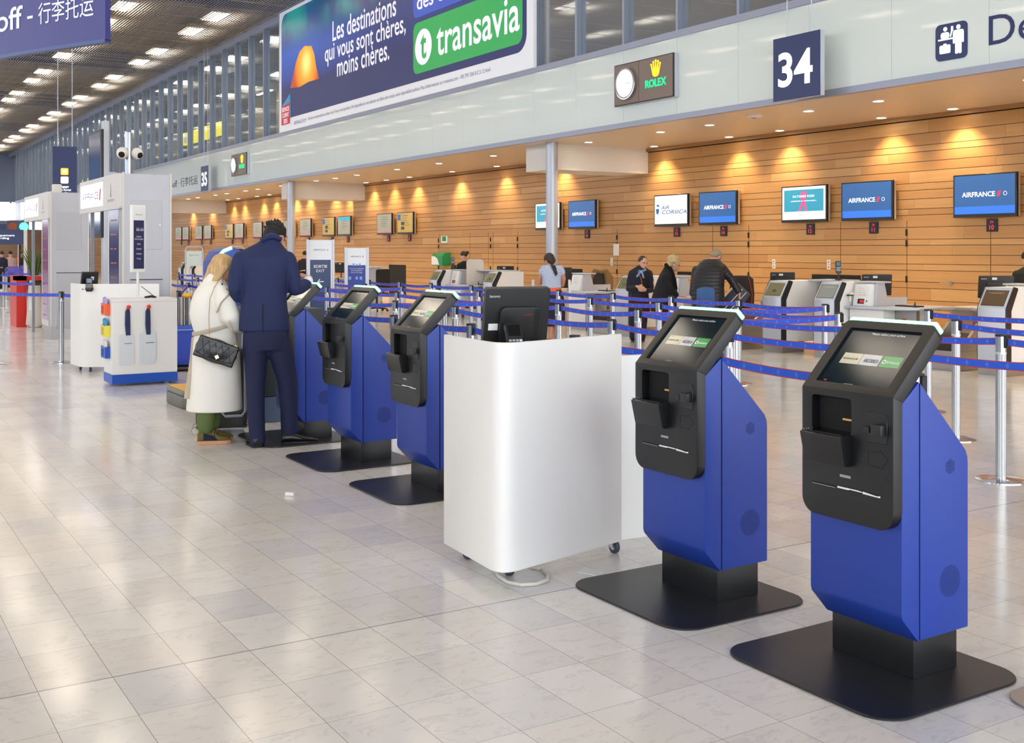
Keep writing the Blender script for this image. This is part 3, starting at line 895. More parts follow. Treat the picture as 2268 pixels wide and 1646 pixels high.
def belt(a, b, label, sag=0.02, z=0.966, group='blue queue belts'):
    a = Vector((*a, z)); b = Vector((*b, z))
    d = (b - a); L = d.length; d.normalize()
    a = a + d * 0.04; b = b - d * 0.04; L = (b - a).length
    nrm = Vector((d.y, -d.x, 0))
    if nrm.x > 0: nrm = -nrm
    n = 10; h = 0.0245
    def P(s, w, o=0.0):
        p = a + (b - a) * s; return Vector((p.x, p.y, p.z - sag * 4 * s * (1 - s) + w)) + nrm * o
    mb = MB()
    for w0, w1, mi in ((-h, -h + 0.0045, 1), (-h + 0.0045, h - 0.0045, 0), (h - 0.0045, h, 1)):
        mb.mi = mi
        A = [[mb.v(P(i / n, w, o)) for i in range(n + 1)] for w, o in ((w0, 0.0008), (w1, 0.0008), (w1, -0.0008), (w0, -0.0008))]
        for i in range(n):
            for q in range(4):
                mb.f([A[q][i], A[q][i + 1], A[(q + 1) % 4][i + 1], A[(q + 1) % 4][i]])
    o = mb.build('queue_belt', [M_BELT, M_BRED])
    tag(o, label, 'queue belt', group)
    mb = MB(); k = int(L / 0.125); r = 0.0155
    for j in range(k):
        s = (j + 0.5) / k
        c = P(s, 0, 0.0014); u = d * (1 if nrm.dot(Vector((-1, 0, 0))) > 0 else -1)
        def q(x, y): return c + d * x + Vector((0, 0, y))
        O = [(0, -r), (r * 0.8, 0), (0, r), (-r * 0.8, 0)]; I_ = [(x * 0.82, y * 0.82) for x, y in O]
        Ov = [mb.v(q(*p)) for p in O]; Iv = [mb.v(q(*p)) for p in I_]
        for i in range(4): mb.f([Ov[i], Ov[(i + 1) % 4], Iv[(i + 1) % 4], Iv[i]])
        mb.f([mb.v(q(*p)) for p in ((0, r * 0.55), (-r * 0.38, -r * 0.4), (-r * 0.12, -r * 0.15), (r * 0.12, -r * 0.15), (r * 0.38, -r * 0.4))])
    mb.build('woven_emblem', M_BLOGO, o)
    return o
RX = [4.43, 5.73, 7.0, 8.2, 9.36]
RY = [[3.5, 4.9, 6.33, 7.78, 9.2, 10.69, 12.1, 13.5, 16.4],
      [3.4, 4.8, 6.2, 7.64, 9.0, 10.4, 11.86, 13.3, 14.75, 16.2, 17.65, 19.1, 20.57, 22.0, 23.4],
      [4.82, 6.2, 7.5, 8.89, 10.32, 11.7, 13.0, 14.43, 15.75, 17.04, 18.4, 19.8, 21.3, 22.8, 24.4, 25.9],
      [4.7, 6.07, 7.36, 8.73, 10.03, 11.38, 12.75, 14.18, 15.45, 16.73, 18.2, 19.74, 21.2, 22.7, 24.3, 25.9, 27.4, 28.9, 30.4],
      [5.9, 7.25, 8.59, 9.945, 11.2, 12.45, 13.8, 15.1, 16.43, 17.9, 19.19, 20.58, 22.2, 23.3, 24.8, 26.3, 27.8, 29.3, 30.8]]
RN = ['row nearest the kiosks', 'second queue row', 'middle queue row', 'fourth queue row', 'queue row nearest the desks']
# the middle row has one more post out of frame to the right
RY[2] = [3.4] + RY[2]
for r in range(5):
    for i, y in enumerate(RY[r]):
        post(RX[r], y, 'ribbed aluminium belt post, %s from the right in the %s' % (ORD[i], RN[r]))
    for i in range(len(RY[r]) - 1):
        if r == 3 and i == 1: continue
        if r == 4 and i == 1: continue
        random.seed(r * 50 + i)
        belt((RX[r], RY[r][i]), (RX[r], RY[r][i + 1]), 'blue belt with red edges, %s from the right in the %s' % (ORD[i], RN[r]), 0.012 + 0.02 * random.random())
belt((7.0, 7.5), (8.2, 7.36), 'blue belt closing the lane between middle and fourth row behind the kiosks')
belt((8.2, 8.73), (9.36, 8.59), 'blue belt closing the lane beside the desks, right of the bending man')
belt((7.0, 8.89), (8.2, 8.73), 'blue belt closing the lane between middle and fourth row beneath the bending man')
belt((5.73, 11.86), (7.0, 11.7), 'blue belt closing the lane beyond the black monitor')
belt((7.0, 17.04), (8.2, 16.73), 'blue belt closing the lane in front of the dark blue exit sign')
belt((5.73, 20.57), (4.43, 16.4), 'slanting blue belt behind the white cabinet with blue base')
# posts to the left of the white counters
post(1.95, 18.9, 'belt post just outside the left edge of the photo', 'posts at the left edge')
post(2.92, 17.0, 'chrome belt post standing alone left of the rear white counter', 'posts at the left edge')
belt((2.92, 17.0), (1.95, 18.9), 'blue belt running from the lone post to the left edge', 0.01)
belt((2.92, 17.0), (3.40, 15.78), 'short blue belt running from the lone post behind the rear white counter', 0.01)
o = plate('paper_notice', 0.21, 0.24, FX(2.63, 17.85, 0.84), M_PAPER, None, 0.001)
tag(o, 'white paper notice hanging on the blue belt at the left edge', 'notice')
for i, (x, y) in enumerate(((4.19, 31.5), (4.32, 34.0), (4.42, 29.9), (5.2, 33.0), (5.6, 36.0), (6.3, 38.5), (5.1, 39.5), (6.4, 44.0), (7.2, 48.0))):
    post(x, y, 'belt post in the far left queue, %s in order of distance' % ORD[i], 'posts of the far left queue')
fl = [((3.9, 31.5), (5.6, 30.2)), ((4.3, 34.0), (6.4, 33.0)), ((4.7, 37.0), (7.0, 36.0)), ((5.1, 40.0), (7.6, 39.5)), ((5.6, 44.0), (8.2, 43.0)), ((6.2, 48.0), (9.0, 47.0)), ((6.6, 52.0), (9.6, 51.0)), ((3.0, 24.3), (3.52, 23.4))]
for i, (a, b_) in enumerate(fl):
    belt(a, b_, 'blue belt in the far left queue, %s in order of distance' % ORD[i], group='belts of the far left queue')
o = MB().lathe([(0.17, 0), (0.17, 0.006), (0.03, 0.02)], 2.13, 17.26, 30).build('round_floor_plate', M_CHROME, None, True)
tag(o, 'round chrome floor plate cut off by the left edge of the photo', 'floor plate')

# ---------------------------------------------------------------- check-in desks along the wall
M_LG = M('light_grey_metal', '#c2c8d4', 0.35, 0.25)
M_LGD = M('grey_laminate', '#b3b0b2', 0.5)
M_CKS = M('desk_touch_screen', '#5d5a3c', 0.12, emit='#8f8a58', es=0.22)
M_CKS2 = M('desk_touch_screen_brown', '#4c3d2c', 0.12, emit='#7a6146', es=0.25)
M_INK = M('grey_print', '#4a4c50', 0.6)
M_LED = M('red_digits', '#401010', 0.4, emit='#ff2020', es=2.0)
M_GRN = M('green_button', '#159a5a', 0.4, emit='#159a5a', es=0.25)
def sx(prof, y0, y1): return MB().xz(prof, y0, y1)
def check_in_unit(label, Y, scr=None, X=12.75):
    """touch screen terminal: front face x=0, y from 0 to .42"""
    t = thing('check_in_terminal', label, 'check-in terminal', (X, Y, 0), 0, 'touch terminals in front of the check-in desks')
    w = 0.42
    prof = [(0, 0.17), (0, 0.865), (0.165, 1.13), (0.20, 1.13), (0.04, 0.855), (0.04, 0.17)]
    sx(prof, 0.012, w - 0.012).build('front_panel', M_LG, t, bevel=0.004, seg=1)
    prof = [(0.01, 0.17), (0.01, 0.86), (0.170, 1.14), (0.25, 1.125), (0.255, 1.10), (0.115, 0.83), (0.115, 0.17)]
    for y0, y1 in ((-0.004, 0.012), (w - 0.012, w + 0.004)): sx(prof, y0, y1).build('black_edge', M_BLACK, t, bevel=0.003, seg=1)
    a = math.atan2(0.265, 0.165)
    ux, uz = math.cos(a), math.sin(a)
    S = Matrix(((0, ux, -uz, 0), (-1, 0, 0, w / 2), (0, uz, ux, 0.865), (0, 0, 0, 1)))
    plate('screen_rim', 0.335, 0.235, S @ Matrix.Translation((0, 0.152, 0)), M_BLACK, t, 0.001)
    s_ = plate('screen', 0.32, 0.22, S @ Matrix.Translation((0, 0.152, 0.0012)), scr or M_CKS, t, 0.001)
    txt('screen_text', 'Nous vous souhaitons la bienvenue\npreparez vos documents', S @ Matrix.Translation((0, 0.225, 0.0022)), M('pale_print', '#c9bfa0', 0.5, emit='#c9bfa0', es=0.2) if scr else M_INK, s_, w=0.22, h=0.02)
    if not scr:
        mb = MB(); mb.prism(circ(0.045, 14, 0, 0.125, 0.028), 0.0022, 0.003, S); mb.build('screen_drawing', M_INK, s_)
    MB().box(0.03, 0.0, 0.0, 0.5, w, 0.165).build('plinth', M_STEEL, t)
    sx([(0.10, 0.165), (0.10, 0.83), (0.235, 1.085), (0.235, 1.13), (0.85, 1.13), (0.85, 0.165)], 0.02, w - 0.02).build('cabinet', M_WHITE, t, bevel=0.004, seg=1)
    return t
def desk_unit(label, Y, X=12.75, mirror=False, led=True, lean=1.0):
    """desk with a scale read-out, worktop and stainless steel side, right of a terminal"""
    t = thing('check_in_desk', label, 'check-in desk', (X, Y, 0), 0, 'white check-in desks along the wood wall')
    s = 1 if mirror else -1
    def yy(a, b): return (min(s * a, s * b), max(s * a, s * b))
    y0, y1 = yy(0.0, 0.62)
    MB().box(0.30, y0, 0.15, 0.95, y1, 0.74).build('cabinet', M_WHITE, t, bevel=0.005, seg=1)
    MB().box(0.32, y0, 0.0, 1.3, y1, 0.15).build('plinth', M_STEEL, t)
    y0, y1 = yy(-0.02, 1.05)
    mb = MB(); mb.prism([(0.22, y0 if s > 0 else y1), (0.22, s * 0.62), (0.55, s * 1.05), (1.35, s * 1.05), (1.35, y0 if s > 0 else y1)], 0.745, 0.785)
    mb.build('worktop', M_LG, t, bevel=0.006, seg=1)
    y0, y1 = yy(0.02, 0.36)
    mb = MB(); mb.xz([(0.34, 0.785), (0.40, 1.10), (0.42, 1.12), (0.62, 1.12), (0.66, 0.785)], y0, y1)
    p = mb.build('scale_column', M_WHITE, t, bevel=0.006, seg=1)
    T = Matrix(((0, 0.187, -0.982, 0.34), (-1, 0, 0, (y0 + y1) / 2), (0, 0.982, 0.187, 0.785), (0, 0, 0, 1)))
    nt_ = plate('instruction_sheet', 0.21, 0.17, T @ Matrix.Translation((-0.01, 0.22, 0.001)), M_PAPER, p, 0.001)
    mb = MB()
    for k in range(4): mb.box(-0.09, 0.16 + k * 0.035, 0.0025, 0.07 - 0.02 * k, 0.165 + k * 0.035, 0.003, T)
    mb.build('printed_lines', M('orange_print', '#e0955a', 0.6), nt_)
    if led:
        r_ = plate('scale_display', 0.12, 0.075, T @ Matrix.Translation((-0.02, 0.07, 0.001)), M_BLACK, p, 0.004)
        txt('digits', '00.0', T @ Matrix.Translation((0.0, 0.07, 0.0055)), M_LED, r_, w=0.07, h=0.04, bold=0.02)
        plate('green_button', 0.028, 0.03, T @ Matrix.Translation((0.085, 0.075, 0.001)), M_GRN, p, 0.004)
    y0, y1 = yy(0.36, 0.40)
    MB().xz([(0.40, 0.785), (0.44, 1.13), (0.60, 1.13), (0.66, 0.91), (1.1, 0.91), (1.1, 0.785)], y0, y1).build('side_screen', M_LG, t, bevel=0.004, seg=1)
    y0, y1 = yy(0.0, 0.42)
    MB().box(0.40, y0, 1.125, 0.72, y1, 1.15).build('upper_shelf', M_LG, t, bevel=0.003, seg=1)
    y0, y1 = yy(0.62, 1.0)
    MB().box(0.55, y0, 0.0, 0.62, y1, 0.745).build('steel_side', M_STEEL, t)
    kn = MB().cyl((0.55, s * 0.78, 0.60), (0.52, s * 0.78, 0.60), 0.022, n=14); kn.build('stop_button', M('orange_red_knob', '#e0482a', 0.4), t, True)
    MB().lathe([(0.004, 0.785), (0.018, 0.785), (0.012, 0.83), (0.004, 0.87)], 0.62, s * 0.92, 10).build('pen_holder', M_BLACK, t, True)
    mb = MB(); mb.box(0.7, min(s * .5, s * .9), 0.785, 0.85, max(s * .5, s * .9), 0.805); mb.build('keyboard', M_BLACK, t, bevel=0.004, seg=1)
    return t
def conveyor(label, Y0, Y1, X=12.9, L=2.6):
    t = thing('baggage_conveyor', label, 'baggage conveyor', (X, Y0, 0), 0, 'steel baggage conveyors between the desks')
    w = Y1 - Y0
    MB().box(0, 0, 0.0, L, w, 0.26).build('lower_housing', M_STEEL, t, bevel=0.004, seg=1)
    mb = MB(); mb.xz([(0.02, 0.26), (0.02, 0.36), (L / 2, 0.42), (L, 0.46), (L, 0.26)], 0.04, w - 0.04); mb.build('belt_bed', M('rubber_belt_dark', '#2e2a28', 0.8, noise=0.4, nscale=60), t)
    for y in (0.0, w - 0.04):
        MB().xz([(0.0, 0.26), (0.0, 0.40), (L * 0.35, 0.44), (L * 0.6, 0.62), (L, 0.62), (L, 0.26)], y, y + 0.04).build('side_rail', M_STEEL, t, bevel=0.003, seg=1)
    return t
ST = [(8.71, 'terminal with brown screen at the right edge of the photo', M_CKS2), (11.52, 'touch terminal just right of the terminal pair behind the second kiosk', M('desk_touch_screen_grey', '#77786e', 0.12, emit='#90918a', es=0.35)), (12.60, 'touch terminal behind the second kiosk, left one of the pair', None),
      (16.48, 'touch terminal with olive screen behind the uniformed agent', None), (21.44, 'touch terminal beyond the black monitor', None), (24.08, 'touch terminal left of the seated agent in black', None),
      (41.4, 'far touch terminal behind the blonde woman', None), (43.4, 'far touch terminal left of the blonde woman, right one', None), (45.3, 'far touch terminal left of the blonde woman, middle one', None), (46.9, 'far touch terminal left of the blonde woman, left one', None)]
for y, lab, sc_ in ST: check_in_unit('white and grey ' + lab, y, sc_)
DK = [(11.50, False, 'check-in desk with red digits right of the terminal behind the nearest kiosks', True), (9.16, True, 'check-in desk behind the terminal at the right edge', False), 
      (15.9, False, 'check-in desk between the curly haired woman and the bending man', True), (18.9, False, 'check-in desk beside the chair with the coat', False), (24.04, False, 'check-in desk in front of the seated agent in black', True), (43.3, False, 'far check-in desk left of the blonde woman', True)]
for y, mi_, lab, led in DK: desk_unit(lab, y, 13.55 if y == 9.16 else 12.75, mirror=mi_, led=led)
for y0, y1, lab in ((9.45, 9.95, 'steel baggage conveyor right of the desk behind the nearest kiosk'), (13.35, 14.1, 'steel baggage conveyor beneath the bending man'), (17.0, 17.75, 'steel baggage conveyor left of the uniformed agent'), (22.1, 22.8, 'steel baggage conveyor right of the seated agent')):
    conveyor(lab, y0, y1, 12.35 if y0 == 13.35 else 12.8, 0.72 if y0 == 9.45 else 1.35)
# grey partition panels with white rounded ends behind the monitor
for i, (x, y, w_) in enumerate(((13.35, 23.25, 0.42),)):
    T = Matrix.Rotation(math.radians(-18), 4, 'Z')
    o = MB(); o.prism(rrect(w_, 0.62, 0.09, 6, 0, 0.31, (0, 0, 1, 1)), -0.015, 0.015, T @ Matrix(((1, 0, 0, 0), (0, 0, 1, 0), (0, 1, 0, 0), (0, 0, 0, 1))))
    o = o.build('counter_screen', M('cream_panel', '#dcd3c6', 0.5), None, bevel=0.004, seg=1)
    o.location = (x, y, 0.55 if i else 0.787)
    tag(o, ('cream rounded screen panel standing on the desk right of the seated agent', 'white rounded panel on the counter right of the woman with the braid', 'white rounded panel on the counter left of the woman with the braid')[i], 'screen panel')
def desk_counter(label, x, y, rz, w, d, h):
    t = thing('service_counter', label, 'service counter', (x, y, 0), rz)
    MB().prism(rrect(w, d, 0.05, 4, 0, 0, (0, 0, 1, 1)), 0.0, h - 0.04).build('body', M('pale_oak', '#cdb79c', 0.5), t, bevel=0.004, seg=1)
    MB().prism(rrect(w + 0.04, d + 0.04, 0.05, 4), h - 0.04, h).build('top', M('pale_oak_top', '#d8c7b0', 0.45), t, bevel=0.004, seg=1)
    [MB().box(sx_ * (w / 2 + 0.045) - 0.02, -d / 2 - 0.1, 0, sx_ * (w / 2 + 0.045) + 0.02, d / 2 + 0.1, h + 0.15).build('end_panel', M_WHITE, t, bevel=0.012) for sx_ in (-1, 1)]
    return t
desk_counter('pale service counter the woman with the braid leans on', 11.12, 16.62, math.radians(-34), 0.56, 0.42, 0.93)
# grey back panels of the desk islands
for i, (y0, y1) in enumerate(((11.95, 12.6), (21.9, 23.2), (29.0, 30.4))):
    t = thing('grey_partition', ('grey panel joining the two touch terminals behind the kiosks', 'grey desk panel beyond the black monitor', 'grey desk panel between the two Air France signs' if False else 'grey desk panel between the two upright signs', 'grey desk panel right of the mesh chair')[i], 'partition', (13.55, y0, 0))
    MB().box(0, 0, 0.15, 0.05, y1 - y0, 1.12).build('panel', M_LGD, t)
    MB().box(-0.2, 0, 1.12, 0.25, y1 - y0, 1.15).build('ledge', M_LG, t, bevel=0.003, seg=1)
    MB().box(0.0, 0, 0, 0.06, y1 - y0, 0.15).build('plinth', M_STEEL, t)

# monitors and small things on the desks
M_STK = M('sticker_white', '#e8e8e8', 0.6)
for i, (y0, y1, lab) in enumerate(((9.6, 11.1, 'behind the terminal at the right edge'), (11.3, 14.6, 'behind the pair of touch terminals'), (22.6, 26.4, 'in front of the seated agent'), (32.8, 34.2, 'right of the mesh chair'))):
    t = thing('agent_table', 'pale agent table ' + lab, 'table', (14.95 if i == 0 else 14.4, y0, 0), 0)
    MB().box(-0.22, 0, 0.70, 0.42, y1 - y0, 0.74).build('table_top', M_LGD, t, bevel=0.004, seg=1)
    for y_ in (0.05, y1 - y0 - 0.1): MB().box(-0.18, y_, 0, 0.38, y_ + 0.05, 0.70).build('leg', M_LG, t)
t = thing('agent_table', 'pale agent table beside the chair with the brown coat', 'table', (14.2, 20.3, 0), 0)
MB().box(-0.25, 0.0, 0.70, 0.2, 0.9, 0.74).build('table_top', M_LGD, t); MB().box(-0.2, 0.1, 0, 0.15, 0.8, 0.70).build('pedestal', M_LG, t)
for i, (x, y, w_, lab) in enumerate(((14.3, 12.05, 0.46, 'black monitor above the desk with the red digits'), (14.95, 10.38, 0.50, 'black monitor top showing above the terminal at the right edge'), (14.3, 14.1, 0.42, 'black monitor top showing above the left terminal behind the second kiosk'),
        (14.15, 20.65, 0.36, 'black monitor right of the grey column'), (14.3, 25.75, 0.42, 'black monitor in front of the seated agent in black'), (14.3, 23.4, 0.42, 'black monitor top beyond the large black monitor'), (14.3, 33.6, 0.42, 'black monitor between the two upright signs'))):
    t, T, c = monitor('monitor', lab, (x, y, 0.741), math.radians(-38), math.radians(10), w_, 0.34, True, 0.15, 'monitors on the check-in desks')
    plate('sticker', 0.07, 0.035, T @ Matrix(((1, 0, 0, -0.03), (0, 0, -1, -0.0205), (0, 1, 0, 0.13), (0, 0, 0, 1))), M_STK, c)
terminal('payment terminal on a stand above the touch terminal pair', (13.35, 11.98, 1.151), math.radians(-32), True, True)
terminal('payment terminal on a stand left of the seated agent', (13.4, 24.45, 1.151), math.radians(-25), True, True)
# barcode reader on the side of the terminal
t = thing('hand_scanner', 'white hand scanner in a black holder beside the desk with red digits', 'scanner', (13.0, 11.515, 0.93))
MB().box(0.0, -0.05, 0, 0.10, -0.002, 0.02).build('holder', M_BLACK, t, bevel=0.003, seg=1)
MB().tube([(0.05, -0.03, -0.09), (0.05, -0.03, 0.02), (0.09, -0.05, 0.035)], [0.012, 0.014, 0.02], 10).build('handle', M_WHITE, t, True)

# office chairs
def office_chair(label, loc, rz, coat=False):
    t = thing('office_chair', label, 'office chair', loc, rz)
    MB().prism(rrect(0.50, 0.46, 0.08, 5), 0.44, 0.50).build('seat', M_BLACK, t, bevel=0.015)
    mb = MB(); mb.prism(rrect(0.46, 0.56, 0.06, 5, 0, 0.84, (1, 1, 1, 1)), -0.27, -0.235, Matrix(((1, 0, 0, 0), (0, 0, 1, 0), (0, 1, 0, 0), (0, 0, 0, 1))) ); mb.build('backrest', M('black_mesh', '#26221e', 0.8), t, bevel=0.01)
    MB().tube([(0, -0.22, 0.46), (0, -0.30, 0.55), (0, -0.285, 0.8)], 0.02, 8).build('back_support', M_CAP, t, True)
    MB().cyl((0, 0, 0.08), (0, 0, 0.44), 0.03, n=12).build('gas_lift', M_CAP, t, True)
    for k in range(5):
        a = 2 * PI * k / 5 + 0.3
        l = MB().tube([(0, 0, 0.10), (0.29 * math.cos(a), 0.29 * math.sin(a), 0.07)], [0.025, 0.015], 8).build('leg', M_CAP, t, True)
        c_, s_ = 0.29 * math.cos(a), 0.29 * math.sin(a)
        MB().cyl((c_ - 0.02 * math.sin(a), s_ + 0.02 * math.cos(a), 0.03), (c_ + 0.02 * math.sin(a), s_ - 0.02 * math.cos(a), 0.03), 0.03, n=12).build('castor', M_CAP, l, True)
    return t
office_chair('black mesh office chair behind the belts, right of the second upright sign', (12.5, 27.0, 0), math.radians(15))
office_chair('black office chair with a brown coat hung over it', (14.6, 19.95, 0.0), math.radians(-25))
mb = MB()
T = Matrix.Rotation(math.radians(-25), 4, 'Z')
mb.tube([(-0.24, -0.24, 0.62), (-0.22, -0.25, 1.02), (-0.12, -0.25, 1.17), (0, -0.25, 1.14), (0.12, -0.25, 1.17), (0.23, -0.25, 1.02), (0.25, -0.24, 0.55)], [0.05, 0.055, 0.06, 0.05, 0.06, 0.055, 0.045], 10, flat=1.3)
mb.tube([(0.17, -0.27, 0.5), (0.17, -0.29, 0.8), (0.12, -0.28, 1.12)], [0.07, 0.08, 0.06], 8)
o = mb.build('coat', M('brown_coat', '#6e5636', 0.9, bump=0.3, bscale=30), None, True)
remesh(o, 0.02, 2); o.location = (14.6, 19.95, 0.0); o.rotation_euler = (0, 0, math.radians(-25))
tag(o, 'brown hooded coat draped over the back of an office chair', 'coat')

# ---------------------------------------------------------------- screens on the wood wall
M_AFB = M('blue_screen_picture', '#0f4a86', 0.25, emit='#1c5a9c', es=0.5)
M_AFB2 = M('blue_screen_glow', '#1a66d0', 0.25, emit='#2a6ad8', es=0.6)
M_LWH = M('screen_letter_white', '#f2f2ee', 0.4, emit='#f4f4ee', es=0.85)
M_SWH = M('white_screen_picture', '#d8d8cc', 0.25, emit='#dcdcd0', es=0.75)
M_TEAL = M('teal_screen_picture', '#1d7c96', 0.25, emit='#1f849f', es=0.8)
M_PINK = M('pink_ribbon', '#e0457a', 0.4, emit='#e0457a', es=0.8)
M_CORS = M('corsica_blue', '#1f58a8', 0.4, emit='#1f58a8', es=0.35)
M_BEI = M('beige_screen_picture', '#8e8c78', 0.25, emit='#9a9884', es=0.3)
M_YEL = M('yellow_screen_picture', '#a88c34', 0.25, emit='#b4943a', es=0.32)
M_REDE = M('red_screen_stroke', '#e02030', 0.4, emit='#f03040', es=0.8)
M_SFRAME = M('screen_frame_black', '#111214', 0.35)
M_SREAR = M('screen_rear_beige', '#b9aaa0', 0.5)
NUMS = []
def wall_screen(kind, Y, num, label):
    t = thing('display_screen', label, 'display screen', (WALL, Y, 2.55), 0, 'display screens on the wood wall')
    f = MB().box(-0.165, -0.61, -0.37, -0.11, 0.61, 0.37).build('frame', M_SFRAME, t, bevel=0.004, seg=1)
    MB().box(-0.11, -0.60, -0.36, -0.05, 0.60, 0.36).build('rear_casing', M_SREAR, t, bevel=0.004, seg=1)
    MB().box(-0.05, -0.2, -0.2, -0.002, 0.2, 0.2).build('wall_bracket', M_BLACK, t)
    F = FX(-0.165, 0, 0)
    base = {'AF': M_AFB, 'AC': M_SWH, 'OR': M_SWH, 'BE': M_BEI, 'YE': M_YEL, 'TE': M_BEI}[kind]
    p = plate('picture', 1.16, 0.66, F @ Matrix.Translation((0, 0.015, 0.0005)), base, t, 0.001)
    G = F @ Matrix.Translation((0, 0, 0.0018))
    if kind == 'AF':
        plate('lower_glow', 1.16, 0.13, G @ Matrix.Translation((0, -0.25, 0)), M_AFB2, p, 0.0004)
        txt('airline_name', 'AIRFRANCE', G @ Matrix.Translation((-0.11, 0.02, 0)), M_LWH, p, w=0.64, h=0.085, bold=0.035)
        mb = MB(); red_slash(mb, 0.24, -0.025, 0.085, 0.09, G); mb.build('red_stroke', M_REDE, p)
        mb = MB(); mb.holed(circ(0.035, 16, 0.40, 0.02), [circ(0.028, 16, 0.40, 0.02)], 0.001, 0.002, G); mb.build('round_emblem', M_LWH, p)
    elif kind == 'AC':
        txt('airline_name', 'AIR', G @ Matrix.Translation((-0.20, 0.07, 0)), M_CORS, p, w=0.30, h=0.085, bold=0.02, shear=0.25)
        txt('airline_name', 'CORSICA', G @ Matrix.Translation((0.13, -0.04, 0)), M_CORS, p, w=0.88, h=0.09, bold=0.02, shear=0.25)
        mb = MB(); mb.prism([(-0.52, 0.13), (-0.47, 0.15), (-0.42, 0.13), (-0.40, 0.07), (-0.44, 0.10), (-0.49, 0.10)], 0.001, 0.002, G)
        mb.prism([(-0.54, 0.04), (-0.43, 0.05), (-0.42, 0.0), (-0.44, -0.06), (-0.45, -0.13), (-0.47, -0.07), (-0.53, -0.07), (-0.52, -0.02)], 0.001, 0.002, G); mb.build('airline_emblem', M_CORS, p)
    elif kind == 'OR':
        pp = plate('poster', 1.06, 0.44, G @ Matrix.Translation((0, 0.07, 0)), M_TEAL, p, 0.0006)
        mb = MB(); L_ = [(-0.02, 0.27), (0.06, 0.24), (0.07, 0.14), (0.03, 0.05), (0.11, -0.14), (0.19, -0.14), (0.19, -0.145)]
        def rib(pts, w_):
            for i in range(len(pts) - 1):
                (x0_, y0_), (x1_, y1_) = pts[i], pts[i + 1]
                mb.prism([(x0_ - w_, y0_), (x0_ + w_, y0_), (x1_ + w_, y1_), (x1_ - w_, y1_)], 0.001, 0.0018, G)
        rib([(0.08, -0.14), (0.03, 0.0), (-0.05, 0.14), (-0.03, 0.23), (0.02, 0.26)], 0.032)
        rib([(-0.11, -0.14), (-0.04, 0.0), (0.06, 0.14), (0.05, 0.23), (0.0, 0.26)], 0.032)
        mb.build('pink_ribbon', M_PINK, pp)
        txt('poster_title', 'OCTOBRE ROSE', G @ Matrix.Translation((0, 0.155, 0.002)), M_LWH, pp, w=0.58, h=0.045, bold=0.03, space=1.2)
        txt('poster_text', '« LES METIERS DE L AIR CONTRE LE CANCER »', G @ Matrix.Translation((0, 0.06, 0.002)), M_LWH, pp, w=0.70, h=0.022, bold=0.03)
        txt('airline_name', 'AIRFRANCE', G @ Matrix.Translation((0, -0.22, 0)), M_CORS, p, w=0.24, h=0.022)
    else:
        if kind == 'TE': plate('top_band', 1.16, 0.14, G @ Matrix.Translation((0, 0.27, 0)), M_TEAL, p, 0.0005)
        if kind == 'YE':
            plate('corner_flag', 0.22, 0.2, G @ Matrix.Translation((-0.44, 0.2, 0)), M_CORS, p, 0.0005)
            mb = MB()
            for q in (-0.06, -0.22): mb.box(-0.30, q, 0, -0.05, q + 0.1, 0.001, G)
            mb.build('pictograms', M_INK, p)
        mb = MB()
        random.seed(int(Y * 10))
        for k in range(5): mb.box(-0.2 - 0.1 * random.random(), 0.24 - 0.08 * k, 0, 0.1 + 0.25 * random.random(), 0.252 - 0.08 * k, 0.001, G)
        mb.build('text_lines', M_INK, p)
        if kind == 'BE': plate('lower_band', 1.16, 0.03, G @ Matrix.Translation((0, -0.27, 0)), M_PINK, p, 0.0005)
    n = thing('desk_number_sign', 'navy number sign under the ' + label.replace(' of the pink ribbon one', ' of the ribbon one').replace(' of the photo', ''), 'number sign', (WALL, Y - 0.05, 2.04), 0, 'desk number signs on the wood wall')
    MB().box(-0.03, -0.10, -0.11, -0.001, 0.10, 0.11).build('plate', M('number_navy', '#1a1c34', 0.5), n)
    G = FX(-0.03, 0, 0)
    txt('upper_digits', '34' if num else '35', G @ Matrix.Translation((0, 0.055, 0)), M('digit_red', '#e0382c', 0.5, emit='#e0382c', es=0.5), n, h=0.05, bold=0.02)
    txt('lower_digits', num or '20', G @ Matrix.Translation((0, -0.035, 0)), MATS['digit_red'], n, h=0.08, bold=0.03)
SL = [('BE', 10.45, '9', 'screen edge at the right border of the photo'), ('AF', 11.91, '10', 'blue AIRFRANCE screen nearest to the right border'), ('AF', 14.43, '11', 'blue AIRFRANCE screen beside the pink ribbon poster screen'), ('OR', 16.02, '12', 'screen with pink ribbon poster, right one of the two'),
      ('AF', 18.57, '14', 'blue AIRFRANCE screen beside the white AIR CORSICA screen'), ('AC', 20.16, '15', 'white screen reading AIR CORSICA'), ('AF', 23.75, '16', 'blue AIRFRANCE screen just right of the nearest column'), ('OR', 25.36, '17', 'screen with pink ribbon poster half hidden by the column')]
for k_, y_, n_, l_ in SL: wall_screen(k_, y_, n_, l_)
FARL = [('YE', 34.1), ('BE', 35.75), ('TE', 39.3), ('YE', 40.85), ('BE', 43.3), ('BE', 45.2), ('BE', 47.65), ('BE', 49.2), ('BE', 51.8), ('YE', 53.35), ('BE', 56.9), ('BE', 58.5), ('BE', 61.0), ('BE', 62.4)]
for i, (k_, y_) in enumerate(FARL): wall_screen(k_, y_, None, '%s text screen, %s left of the pink ribbon one' % ({'YE': 'yellow', 'BE': 'beige', 'TE': 'teal topped'}[k_], ORD[i]))

